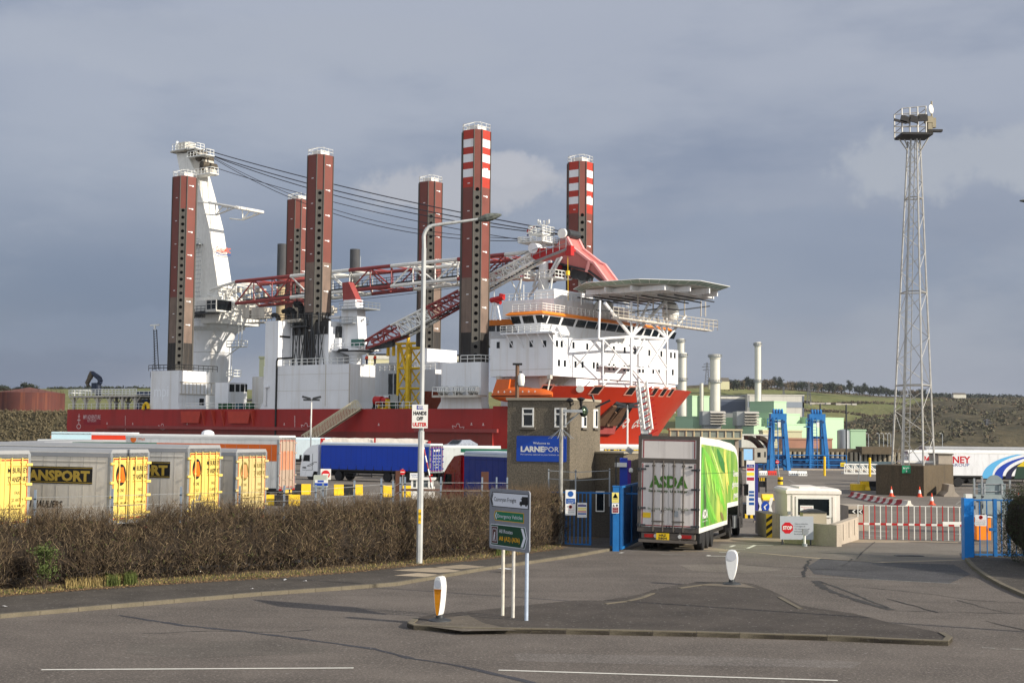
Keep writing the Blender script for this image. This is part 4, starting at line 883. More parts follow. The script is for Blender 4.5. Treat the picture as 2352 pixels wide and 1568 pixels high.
# crew on the middle jack house
M_HV=mat('hi_vis_orange',(206,60,24),.8,var=.1); M_SKIN=mat('skin',(190,140,112),.6,var=.05); M_TR=mat('dark_trousers',(40,40,52),.8,var=.1)
def skinmesh(name,verts,edges,rad,mt,parent,sub=1):
 me=bpy.data.meshes.new(name); me.from_pydata(verts,edges,[]); o=bpy.data.objects.new(name,me); COL.objects.link(o); me.materials.append(mt)
 md=o.modifiers.new('skin','SKIN');
 for v,r in zip(me.skin_vertices[0].data,rad): v.radius=(r,r)
 me.skin_vertices[0].data[0].use_root=True
 sb=o.modifiers.new('s','SUBSURF'); sb.levels=sub; sb.render_levels=sub; o.parent=parent
 dg=bpy.context.evaluated_depsgraph_get(); nm=bpy.data.meshes.new_from_object(o.evaluated_get(dg)); o.modifiers.clear(); o.data=nm; return o
def person(o,top,arm=0):
 V=[(0,0,.95),(0,0,1.15),(0,0,1.4),(0,0,1.53),(0,.01,1.66),(0,0,1.76),(.1,0,.9),(.12,0,.5),(.12,.0,.08),(.12,-.14,.04),(-.1,0,.9),(-.12,.02,.5),(-.12,.05,.08),(-.12,-.09,.04),(.2,0,1.4),(.27,0,1.12),(.26,-.14,.92),(.25,-.2,.86),(-.2,0,1.4),(-.27,0,1.12),(-.26,-.12,.9),(-.25,-.18,.84)]
 E=[(0,1),(1,2),(2,3),(3,4),(4,5),(0,6),(6,7),(7,8),(8,9),(0,10),(10,11),(11,12),(12,13),(2,14),(14,15),(15,16),(16,17),(2,18),(18,19),(19,20),(20,21)]
 Rr=[.15,.15,.16,.06,.1,.06,.1,.075,.05,.045,.1,.075,.05,.045,.08,.055,.04,.035,.08,.055,.04,.035]
 skinmesh('body',V,E,Rr,M_SKIN,o)
 V2=[(0,0,.92),(0,0,1.15),(0,0,1.42),(.2,0,1.41),(.27,0,1.12),(.26,-.13,.94),(-.2,0,1.41),(-.27,0,1.12),(-.26,-.11,.92)]
 skinmesh('jacket',V2,[(0,1),(1,2),(2,3),(3,4),(4,5),(2,6),(6,7),(7,8)],[.19,.185,.19,.1,.075,.06,.1,.075,.06],top,o)
 V3=[(0,0,.93),(.1,0,.88),(.12,0,.5),(.12,0,.12),(-.1,0,.88),(-.12,.02,.5),(-.12,.05,.12)]; skinmesh('trousers',V3,[(0,1),(1,2),(2,3),(0,4),(4,5),(5,6)],[.17,.12,.095,.07,.12,.095,.07],M_TR,o)
 m=MB(); m.lathe((0,0,1.72),[(.17,0),(.15,.01),(.14,.08),(.08,.14),(.01,.15)],10); m.build('hard_hat',M_RAFT,o)
for x,lab in ((842,'person in orange work suit, left of two, on top of the middle jack house'),(861,'person in orange work suit, right of two, on top of the middle jack house')):
 p=SP(x,838,t=-4.2); o=shipthing('person',lab,'person',p[0],-4.2,z1 if False else SP(800,838,t=TN)[2],'crew on the jack house'); person(o,M_HV)
# yellow frame tower on deck
o=shipthing('yellow_frame_tower','tall yellow tubular frame tower standing on the ship deck','frame tower',SP(940,936,t=6)[0],6,DZ); m=MB()
zt=SP(940,787,t=6)[2]-DZ; pts=[(-1.9,-1),(0.4,-1),(2.1,1),(-1.2,1.6)]
for (x,y),r in zip(pts,(.35,.6,.45,.3)): m.cyl((x,y,0),(x,y,zt),r*.7,n=8)
for k in range(4):
 z=zt*(.02+k*.3)
 for (a,b),(c,d) in zip(pts,pts[1:]+pts[:1]): m.tube([(a,b,z),(c,d,z)],.22,6); m.tube([(a,b,z),(c,d,min(zt,z+zt*.3))],.16,6) if k<3 else None
m.build('frame',M_YEL,o); m=MB(); m.tube([(-4.4,-1,zt-.2),(2,-1,zt-.2)],.25,6);
for x in(-4.3,-3.0): m.cyl((x,-1,zt-.2),(x,-1,zt-2.3),.3,n=8)
m.tube([(-1.5,-1,zt-.4),(.2,-1,zt-6)],.25,6); m.build('top_arm',M_YEL,o)
m=MB(); m.cyl((.4,-1,zt),(.4,-1,zt+1.4),.3); m.build('top_post',M_YEL,o)
# ================================================================ cranes of the ship (parts of it)
def lattice(n0,n1,f0,f1,nb,segm,r=.3,rb=.16,dirn=None):
 """four-chord boom between end frames n0->n1; each frame: (topnear,botnear,botfar,topfar); segm(u)->material"""
 m=MB(); fr=[]
 for k in range(nb+1):
  u=k/nb; fr.append([Vector(a).lerp(Vector(b),u) for a,b in zip(n0,n1)])
 for k in range(nb):
  A,B=fr[k],fr[k+1]; mi=segm((k+.5)/nb)
  for i in range(4): m.cyl(A[i],B[i],r,n=7,mat=mi,cap=False)
  for i in range(4):
   j=(i+1)%4
   if k%2: m.cyl(A[i],B[j],rb,n=5,mat=mi,cap=False)
   else: m.cyl(A[j],B[i],rb,n=5,mat=mi,cap=False)
   m.cyl(B[i],B[j],rb*.8,n=5,mat=mi,cap=False)
 return m
# pedestal
cS,cT=SP(478,900,t=15.6)[0],15.6
zc=lambda y:SP(478,y,t=15.6)[2]
m=MB(); k=(O2+SA*cS+ST*cT)[1]/F
m.lathe((cS,cT,0),[(48*k,DZ),(48*k,zc(812)),(49.5*k,zc(810)),(49.5*k,zc(808)),(50*k,zc(790)),(62*k,zc(764)),(78*k,zc(756)),(80*k,zc(755)),(80*k,zc(742)),(78*k,zc(740)),(20*k,zc(739))],40)
ped=m.build('crane_pedestal',M_SW,ship,smooth='a')
m=MB(); n=26; q=[(cS+78*k*math.cos(2*math.pi*i/n),cT+78*k*math.sin(2*math.pi*i/n),zc(740)) for i in range(n+1)]; m.rail(q,1.3,.07,1.6)
m.build('pedestal_railing',M_RAILD,ped)
m=MB()
for (x0,x1,yb) in ((529,560,797),(529,545,864)):
 a=SP(x0,yb,t=cT-2); b=SP(x1,yb,t=cT-2); m.box(((a[0]+b[0])/2,cT-2,a[2]),(b[0]-a[0],2,.2)); m.rail([(a[0],cT-3,a[2]),(b[0],cT-3,a[2]),(b[0],cT-1,a[2])],1.2,.08,1.2); m.tube([(b[0],cT-3,a[2]),(a[0],cT-3,a[2]-2)],.15,4)
a=SP(555,797,t=cT-2); b=SP(560,742,t=cT-2); m.rail([(a[0],cT-2,a[2]),(a[0],cT-2,a[2]+.1)],b[2]-a[2],.07,1); m.cyl((a[0],cT-2,a[2]),(a[0],cT-2,b[2]),.1); m.cyl((a[0]-1,cT-2,a[2]),(a[0]-1,cT-2,b[2]),.1)
a=SP(531,797,t=cT-2); b=SP(531,864,t=cT-2);
for d in(0,.8): m.cyl((a[0]+d,cT-2.5,b[2]),(a[0]+d,cT-2.5,a[2]),.07)
m.build('access_ladder',M_RAILW,ped)
# slewing house
P5=lambda x,y,t=cT:SP(x,y,t=t)
m=MB(); a=P5(446,738); b=P5(548,738); m.box(((a[0]+b[0])/2,cT,zc(733)),(b[0]-a[0],12,3));
m.b2((P5(490,735)[0],cT-5,zc(735)),(P5(545,735)[0],cT+5,zc(690))) ; sl=m.build('slewing_house',M_CWH,ship)
m=MB(); m.b2((P5(442,738,cT-5)[0],cT-6,zc(737)),(P5(480,738,cT-5)[0],cT-5,zc(718))); m.build('machinery_panel',M_STEEL,sl)
m=MB(); a=P5(448,715,cT-7); b=P5(478,715,cT-7); m.b2((a[0],cT-7,a[2]),(b[0],cT-4,P5(460,690,cT-7)[2])); m.build('electrics_cabin',M_CWH,sl)
m=MB(); a=P5(474,712,cT-9); b=P5(497,688,cT-9); m.b2((a[0],cT-9,a[2]),(b[0],cT-5,b[2])); cb=m.build('cab',M_GLASS,sl)
m=MB();
for x in(a[0],b[0]): m.box((x,cT-9,(a[2]+b[2])/2),(.18,.18,b[2]-a[2]))
for z in(a[2],b[2]): m.box(((a[0]+b[0])/2,cT-9,z),(b[0]-a[0],.2,.2));
m.box(((a[0]+b[0])/2,cT-9,a[2]+(b[2]-a[2])*.6),(b[0]-a[0],.15,.1)); m.box(((a[0]+b[0])/2,cT-9,(a[2]+b[2])/2),(.12,.15,b[2]-a[2])); m.box(((a[0]+b[0])/2,cT-7,a[2]-.2),(b[0]-a[0]+.3,4.2,.3)); m.build('cab_frame',M_CWH,cb)
m=MB(); a=P5(446,719,cT-7); b=P5(492,722,cT-7); m.box(((a[0]+b[0])/2,cT-7,a[2]-.2),(b[0]-a[0],3,.25)); m.rail([(a[0],cT-8.4,a[2]),(b[0],cT-8.4,a[2])],1.2,.06,1.2); m.build('cab_platform',M_STEEL,sl)
# tall A-frame (mast of the crane): a broad tapering box leaning aft, lit flank and shaded side
J5=lambda x,y:(392+.125*x,310.3+.125*y)
A0=[P5(410,348,cT-2),P5(430,345,cT-2)]
tn=cT-3.2; tf=cT+3.2
Q=lambda x,y:SP(x,y,t=tn)
poly=[Q(405,352),Q(428,350),Q(448,395),Q(475,398),Q(491,452),Q(511,560),Q(534,664),Q(540,740),Q(446,740),Q(446,560),Q(441,470),Q(417,470)]
# near cheek plate as a solid outline in the s-z plane with the crane's real width
side=[(p[0],p[2]) for p in poly]
# split: tapered lattice column = two thick legs joined
def plate(m,pts,t0,t1,mi=0):
 n=len(pts); vs=[(s,t,z) for t in(t0,t1) for s,z in pts]; m.add(vs,[(i,(i+1)%n,n+(i+1)%n,n+i) for i in range(n)]+[tuple(range(n-1,-1,-1)),tuple(range(n,2*n))],mi)
m=MB()
def q(x,y,t=tn): p=SP(x,y,t=t); return (p[0],p[2])
back=[q(405,352),q(430,352),q(448,396),q(463,452),q(480,520),q(498,640),q(506,700),q(508,735),q(446,735),q(443,560),q(432,470),q(420,430)]
plate(m,back[::-1],tn,tn+3.9)
af=m.build('a_frame',M_CWH,sl)
m=MB()
for i in range(15):
 u=i/14; x=462+(522-462)*u; y=404+(700-404)*u; s,z=q(x,y,tn+2); m.box((s+.2,tn+2,z),(.1,1.1,.1));
 if i<14:
  s2,z2=q(462+(522-462)*(i+1)/14,404+296*(i+1)/14,tn+2); m.tube([(s+.2,tn+1.5,z),(s2+.2,tn+1.5,z2)],.07,4); m.tube([(s+.2,tn+2.6,z),(s2+.2,tn+2.6,z2)],.06,4)
m.build('ladder',M_STEEL,af)
s,z=q(488,577,tn); text('GustoMSC',Vector((s+.35,tn+.2,z)),(0,1,0),(0,0,1),1.0,mat('logo_orange',(214,90,50),.5,var=0),af,w=4.0,bold=.02,ext=.5,name='maker_logo')
m=MB(); m.tube([Vector((s+.9,tn+.2+v[0]*1.3,z+v[1])) for v in((0,-.25),(.8,-.6),(1.8,-.6),(3.1,-.45))],.09,4); m.build('logo_wave',mat('logo_blue',(40,70,150),.5,var=0),af)
# head of the A-frame
m=MB(); sh=M_CWH
a=q(405,352); m.b2((q(400,340)[0],tn-1,a[1]),(q(432,340)[0],tn+4,a[1]+.35)); m.b2((q(404,345)[0],tn,a[1]),(q(424,345)[0],tn+3,a[1]+2.2))
plate(m,[q(424,335),q(446,345),q(462,365),q(472,398),q(448,400),q(436,372),q(420,352)][::-1],tn+.4,tn+3.4)
hd2=m.build('a_frame_head',M_SWD,af)
m=MB();
for x,y,r in ((442,350,.95),(456,362,.9),(465,378,.8),(463,386,.6)): s,z=q(x,y); m.cyl((s,tn-.2,z),(s,tn+3.6,z),r*.9,n=14)
m.build('sheave',mat('greasy_steel',(78,70,58),.6,.3,var=.4,sc=2),hd2)
m=MB()
for x0,x1,y,t0,h in ((396,432,347,tn-1,1.4),(430,474,362,tn-.8,1.2),(440,484,404,tn-1.5,1.3),(428,452,344,tn-.6,1.1)):
 a=q(x0,y,t0); b=q(x1,y if x1<484 else y,t0); m.box(((a[0]+b[0])/2,t0+1,a[1]),(b[0]-a[0],2.4,.2)); m.rail([(a[0],t0,a[1]),(b[0],t0,a[1]),(b[0],t0+2,a[1])],h,.07,1)
a=q(406,352); b=q(406,325); m.cyl((a[0],tn,a[1]),(a[0],tn,b[1]),.28,n=6); a=q(448,350); b=q(448,331); m.cyl((a[0],tn,a[1]),(a[0],tn,b[1]),.14,n=6)
m.build('head_platform',M_RAILW,hd2)
# side jib on the A-frame
m=MB();
for t in(tn-.5,tf+.5):
 A,B,C,D=[Vector((q(*p)[0],t,q(*p)[1])) for p in((484,466),(546,477),(500,495),(470,492))]
 m.cyl(A,B,.3,n=6); m.cyl(C,B,.18,n=6); m.cyl(D,C,.14,n=5); m.cyl(A.lerp(B,.25),C,.14,n=5); m.cyl(A.lerp(B,.55),C,.14,n=5); m.cyl(A.lerp(B,.75),C.lerp(B,.5),.12,n=5); m.cyl(Vector((q(456,465)[0],t,q(456,465)[1])),A,.15,n=5)
m.cyl((q(546,477)[0],tn-.6,q(546,477)[1]),(q(546,477)[0],tf+.6,q(546,477)[1]),.35); m.build('side_jib',M_CWH,sl)
# rope guard ladder tower
m=MB(); a=q(456,560,tn-1); b=q(456,690,tn-1);
for k in range(13): z=b[1]+(a[1]-b[1])*k/13; m.tube([(a[0]-1,tn-1,z),(a[0]+1,tn-1,z)],.05,4)
for d in(-1,0,1): m.cyl((a[0]+d,tn-1,b[1]),(a[0]+d,tn-1,a[1]),.06,n=4)
m.box((a[0]-1.5,tn-.5,a[1]),(3.5,1.4,.2)); m.rail([(a[0]-3,tn-1.1,a[1]),(a[0]+.3,tn-1.1,a[1])],1.1,.05,1); m.build('access_tower',M_GREYM,af)
# ---- main boom
bt0,bt1=cT-3.2,cT+3.2
def fr(xt,yt,xb,yb,w0=bt0,w1=bt1):
 a=SP(xt,yt,t=w0); b=SP(xb,yb,t=w0); return [a,b,Vector((b[0],w1,b[2])),Vector((a[0],w1,a[2]))]
heel=fr(483,665,478,676); F1=fr(542,647,542,697); F2=fr(1217,579,1217,622)
m=lattice(heel,F1,0,0,3,lambda u:1,.3,.16)
def bx(u):
 s=F1[0][0]+(F2[0][0]-F1[0][0])*u;
 # convert to picture x by the measured joints of the paint bands
 return s
joints=[SP(x,640,t=bt0)[0] for x in (666,782,901,1027,1155)]
def seg(u):
 s=bx(u); n=sum(s>j for j in joints); return 0 if n%2==0 else 1
m2=lattice(F1,F2,0,0,14,seg,.36,.15)
m.v,off=m.v+m2.v,len(m.v); m.f+= [tuple(i+off for i in f) for f in m2.f]; m.m+=m2.m
boom=m.build('main_boom',[M_CRED,M_CWH],ship)
m=MB(); c0=(F1[1]+F1[2])/2+Vector((0,0,.9)); c1=(F2[1]+F2[2])/2+Vector((0,0,.9));
for d in(-1.4,-.5,.5,1.4): m.tube([c0+Vector((0,d,0)),c1+Vector((0,d,0))],.09,4);
for d in(-1.4,1.4): m.tube([c0+Vector((0,d,1.1)),c1+Vector((0,d,1.1))],.06,4)
for k in range(60):
 p=c0.lerp(c1,k/60); m.cyl(p+Vector((0,-1.4,0)),p+Vector((0,-1.4,1.1)),.06,n=4); m.cyl(p+Vector((0,1.4,0)),p+Vector((0,1.4,1.1)),.06,n=4)
m.build('boom_walkway',M_STEEL,boom)
m=MB(); p=SP(440,0,t=0);
for x,y in ((565,700),(585,702),(600,700)): q_=SP(x,y,t=bt0); m.box(q_+Vector((0,1,-1.6)),(2,2,2.2));
a=SP(572,704,t=bt0); b=SP(613,706,t=bt0); m.rail([a-Vector((0,0,3.2)),b-Vector((0,0,3.2))],3,.1,1); m.box((a+b)/2-Vector((0,0,3.2)),((b-a).length,2,.2)); m.build('boom_service_platform',M_SWD,boom)
m=MB(); q_=SP(748,713,t=bt0+1);
for dx in(-2,-.8,.6,1.8): m.box(q_+Vector((dx,0,-.4+.2*abs(dx))),(1.5,1.2,1.0)); m.cyl(q_+Vector((dx,0,-1)),q_+Vector((dx,0,.8)),.35)
m.cyl(q_,q_+Vector((0,0,6)),.08); m.build('hook_block',M_SWD,boom)
m=MB()
for k in range(26):
 u=random.random()**.7; c=Vector(F1[1]).lerp(F1[2],random.random()).lerp(Vector(F1[1]).lerp(F1[2],.5),.3); e=c+Vector((random.uniform(-9,8),0,random.uniform(.3,3.5))); m=MB(); m.box(e,(random.uniform(.3,1.6),.6,random.uniform(.2,1.1))); m.build('winch_unit',M_SWD,boom)
for k in range(14): e=(F1[1]+F1[2])/2+Vector((random.uniform(-9,9),random.uniform(-2,2),random.uniform(0,3))); m=MB(); m.cyl(e,e+Vector((random.uniform(-2,2),0,random.uniform(-1,2))),.12,n=5); m.build('winch_strut',M_SWD,boom)
# boom head: big faded red cheek plates with a peak
H2=lambda x,y:(1208.7+.125*x,522.7+.125*y)
def hp(pts,t): return [ (SP(*H2(*p),t=t)[0],SP(*H2(*p),t=t)[2]) for p in pts]
outl=[(360,420),(560,320),(660,150),(760,180),(850,360),(1180,620),(1250,650),(1560,1070),(1400,1120),(1370,1000),(1140,830),(960,780),(700,690),(500,620),(380,560)]
m=MB()
near=hp(outl,cT-1.6); plate(m,near[::-1],cT-1.6,cT-1.2); plate(m,near[::-1],cT+1.2,cT+1.6)
n=len(near)
top=near[3:8];
for a,b in zip(near[2:8],near[3:8]): m.quad((a[0],cT-1.2,a[1]-.1),(b[0],cT-1.2,b[1]-.1),(b[0],cT+1.2,b[1]-.1),(a[0],cT+1.2,a[1]-.1))
bh=m.build('boom_head',M_CPINK,boom)
m=MB()
for a,b in zip(near[3:8],near[4:8]): m.cyl((a[0],cT-1.75,a[1]),(b[0],cT-1.75,b[1]),.3,n=5); m.cyl((a[0],cT+1.75,a[1]),(b[0],cT+1.75,b[1]),.3,n=5)
a=hp([(1170,630)],cT-1.6)[0]; b=hp([(1120,820)],cT-1.6)[0]; m.cyl((a[0],cT-1.8,a[1]),(b[0],cT-1.8,b[1]),.35,n=5); m.build('flange',mat('faded_flange',(222,150,146),.6,var=.05),bh)
m=MB(); a=hp([(500,640)],cT-1.8)[0]; b=hp([(1140,790)],cT-1.8)[0]; c=hp([(1430,1010)],cT-1.8)[0]; m.tube([(a[0],cT-1.8,a[1]),(b[0],cT-1.8,b[1]),(c[0],cT-1.8,c[1])],.2,5); m.build('head_walkway',M_STEEL,bh)
m=MB(); p=SP(1291,536,t=cT-2); m.cyl((p[0],cT-2.1,p[2]),(p[0],cT-1.5,p[2]),.85,n=20); m.build('head_lamp_disc',M_RAFT,bh)
m=MB(); p=SP(1301,537,t=cT); m.cyl((p[0],cT-1.6,p[2]),(p[0],cT+1.6,p[2]),.75,n=14); p=SP(1314,539,t=cT); m.cyl((p[0],cT-1.6,p[2]),(p[0],cT+1.6,p[2]),.75,n=14); m.build('sheave',M_STEEL,bh)
m=MB()
for x,y,r in ((1273,622,1.1),(1292,620,1.1),(1262,632,1.3),(1345,633,1.0),(1328,630,.9)):
 p=SP(x,y,t=cT); m.cyl((p[0],cT-1.1,p[2]),(p[0],cT+1.1,p[2]),r,n=16)
m.build('hook_sheave',M_STEEL,bh)
m=MB(); m.b2((SP(1270,612,t=cT)[0],cT-1.5,SP(1270,622,t=cT)[2]),(SP(1300,612,t=cT)[0],cT+1.5,SP(1270,606,t=cT)[2])); m.b2((SP(1258,640,t=cT)[0],cT-1,SP(1270,640,t=cT)[2]),(SP(1290,612,t=cT)[0],cT+1,SP(1270,624,t=cT)[2])); m.build('hook_yoke',M_RED,bh)
m=MB(); p=SP(1337,640,t=cT); m.cyl(SP(1337,622,t=cT),p,.05); m.lathe(p-Vector((0,0,.9)),[(.05,0),(.5,.3),(.55,.8),(.2,1.2)],10); p=SP(1354,645,t=cT); m.cyl(SP(1354,630,t=cT),p,.05); m.box(p,(.5,.4,.8)); m.build('camera_ball',M_GREYM,bh)
# pendant ropes from the A-frame head to the boom head
m=MB(); M_ROPE=mat('wire_rope',(44,44,50),.6,var=0)
def rope(x0,y0,x1,y1,sag,r=.07,t0=cT-1,t1=cT-1):
 a=SP(x0,y0,t=t0); b=SP(x1,y1,t=t1); pts=[]
 for k in range(25):
  u=k/24; p=a.lerp(b,u); p[2]-=sag*4*u*(1-u); pts.append(p)
 m=MB(); m.tube(pts,r,5); m.build('pendant_rope',M_ROPE,boom)
rope(457,340,1300,533,1.1,.1); rope(474,353,1304,540,1.6,.1); rope(474,353,1304,541,2.6,.09,cT+1,cT+1); rope(473,378,1230,556,1.5,.07); rope(474,352,1216,548,4.5,.06); rope(474,354,1216,553,5.1,.07,cT+1,cT+1)
rope(540,700,1215,622,.6,.05); rope(560,706,1215,634,.9,.05)
# ---- auxiliary crane on the middle jack house
T2=2.0; U=lambda x,y,t=T2:SP(x,y,t=t)
zh=SP(800,838,t=TN)[2]; kk=(O2+SA*12+ST*T2)[1]/F
p=U(815,835); m=MB(); m.lathe((p[0],T2,0),[(14*kk,zh-.2),(14*kk,U(815,816)[2]),(38*kk,U(815,808)[2]),(38*kk,U(815,802)[2])],22); axc=m.build('auxiliary_crane',M_SW,ship,smooth='a')
m=MB(); ring=[(p[0]+40*kk*math.cos(2*math.pi*i/20),T2+40*kk*math.sin(2*math.pi*i/20),U(815,806)[2]) for i in range(21)]; m.tube(ring,.3,5); m.build('slew_ring',M_BLK,axc)
m=MB(); a=U(740,806,T2-3); b=U(812,806,T2-3); m.b2((a[0],T2-3,a[2]),(U(850,806)[0],T2+3,a[2]+.3)); m.rail([(a[0],T2-3,a[2]),(U(838,806,T2-3)[0],T2-3,a[2])],1.2,.07,1.3); m.build('slew_platform',M_SW,axc)
m=MB(); a=U(741,803,T2-2.4); b=U(779,776,T2-2.4); m.b2((a[0],T2-2.4,a[2]),(b[0],T2+2,b[2])); m.build('machinery_cabin',M_SW,axc);
m=MB(); a=U(745,776,T2-2.2); b=U(776,749,T2-2.2); m.b2((a[0],T2-2.2,a[2]),(b[0],T2+2,b[2])); m.build('radiator_box',M_STEEL,axc); m=MB(); a=U(742,762,T2-2.3); b=U(760,748,T2-2.3); m.b2((a[0],T2-2.35,a[2]),(b[0],T2-2.2,b[2])); m.build('grille',mat('grille_pale',(196,200,176),.5,var=.05),axc)
m=MB()
def pl(pts,t0,t1,mi=0): plate(m,[(U(x,y,T2)[0],U(x,y,T2)[2]) for x,y in pts][::-1],t0,t1,mi)
pl([(794,705),(829,705),(833,780),(833,802),(792,802),(794,760)],T2-1.1,T2+1.1);
m.b2((U(798,700)[0],T2-1.0,U(796,708)[2]),(U(825,700)[0],T2+1.0,U(800,690)[2])); col=m.build('crane_column',M_SW,axc)
m=MB(); pl([(792,650),(806,648),(826,692),(794,692)],T2-.7,T2+.7); m.build('column_head',M_CRED,axc)
m=MB();
for (x0,x1,y) in ((781,839,711),(782,812,743)):
 a=U(x0,y,T2-1.8); b=U(x1,y,T2-1.8); m.box(((a[0]+b[0])/2,T2,a[2]),(b[0]-a[0],4.2,.2)); m.rail([(a[0],T2-2,a[2]),(b[0],T2-2,a[2]),(b[0],T2+2,a[2])],1.1,.06,1)
m.build('column_platform',M_GREYM,axc)
m=MB(); a=U(806,797,T2-2.2); b=U(832,778,T2-2.2); m.b2((a[0],T2-2.2,a[2]),(b[0],T2-1.6,b[2])); m.build('cab_window',mat('green_glass',(60,104,92),.1,var=0),axc)
m=MB(); m.cyl(U(753,730,T2-1),U(782,729,T2-1),.3,n=6); m.cyl(U(831,735),U(838,733),.2); m.build('stub_arm',M_SW,axc)
tA,tB=T2-1.1,T2+1.1; tE0,tE1=T2+4,T2+6.2
def f2(xt,yt,xb,yb,w0,w1): a=SP(xt,yt,t=w0); b=SP(xb,yb,t=w0); return [a,b,Vector((b[0],w1,b[2])),Vector((a[0],w1,a[2]))]
G0=f2(834,785,839,801,tA,tB); G1=f2(897,747,922,770,tA,tB); G2=f2(1217,583,1232,596,tE0,tE1)
m=lattice(G0,G1,0,0,4,lambda u:0,.2,.12); j2=[.27,.5,.78]
m2=lattice(G1,G2,0,0,26,lambda u:(1,0,1,1)[sum(u>j for j in (.22,.5,.75))],.2,.1); off=len(m.v); m.v+=m2.v; m.f+=[tuple(i+off for i in f) for f in m2.f]; m.m+=m2.m
ab2=m.build('auxiliary_boom',[M_CRED,M_CWH],axc)
m=MB(); m.tube([(G1[1]+G1[2])/2,(G2[1]+G2[2])/2],.14,5); m.tube([(G0[1]+G0[2])/2,(G1[1]+G1[2])/2],.2,5); m.tube([G0[0]+Vector((0,1,.6)),G2[0]+Vector((0,1,1.0))],.06,4); m.cyl(SP(905,790,t=T2),SP(845,800,t=T2),.5,n=6); m.build('hoist_gear',M_STEEL,ab2)
m=MB(); tH=tE0; V=lambda x,y:(SP(x,y,t=tH)[0],SP(x,y,t=tH)[2])
plate(m,[V(1222,574),V(1234,570),V(1264,570),V(1303,570),V(1303,574),V(1250,592),V(1232,597),V(1222,590)][::-1],tE0-.3,tE1+.3); m.box(SP(1309,576,t=tH),(1.0,1,1.6)); m.build('jib_head',M_RED,ab2)
m=MB(); m.cyl(SP(1226,602,t=tH-.4),SP(1302,572,t=tH-.4),.22,n=6); m.rail([SP(1222,597,t=tH-.6),SP(1240,590,t=tH-.6),SP(1300,570,t=tH-.6)],1.6,.06,1.2); m.build('jib_walkway',M_GREYM,ab2)
m=MB(); m.cyl(SP(1224,570,t=tH-.5),SP(1224,570,t=tH)+Vector((0,1.4,0)),.9,n=16); m.build('sheave',M_SW,ab2)
m=MB(); p=SP(1304,576,t=tH); q_=SP(1304,640,t=tH); m.cyl(p,SP(1305,690,t=tH),.05,n=4); m.cyl(SP(1304,622,t=tH),SP(1304,632,t=tH),.35,n=8); m.build('hook_line',M_YEL,ab2)
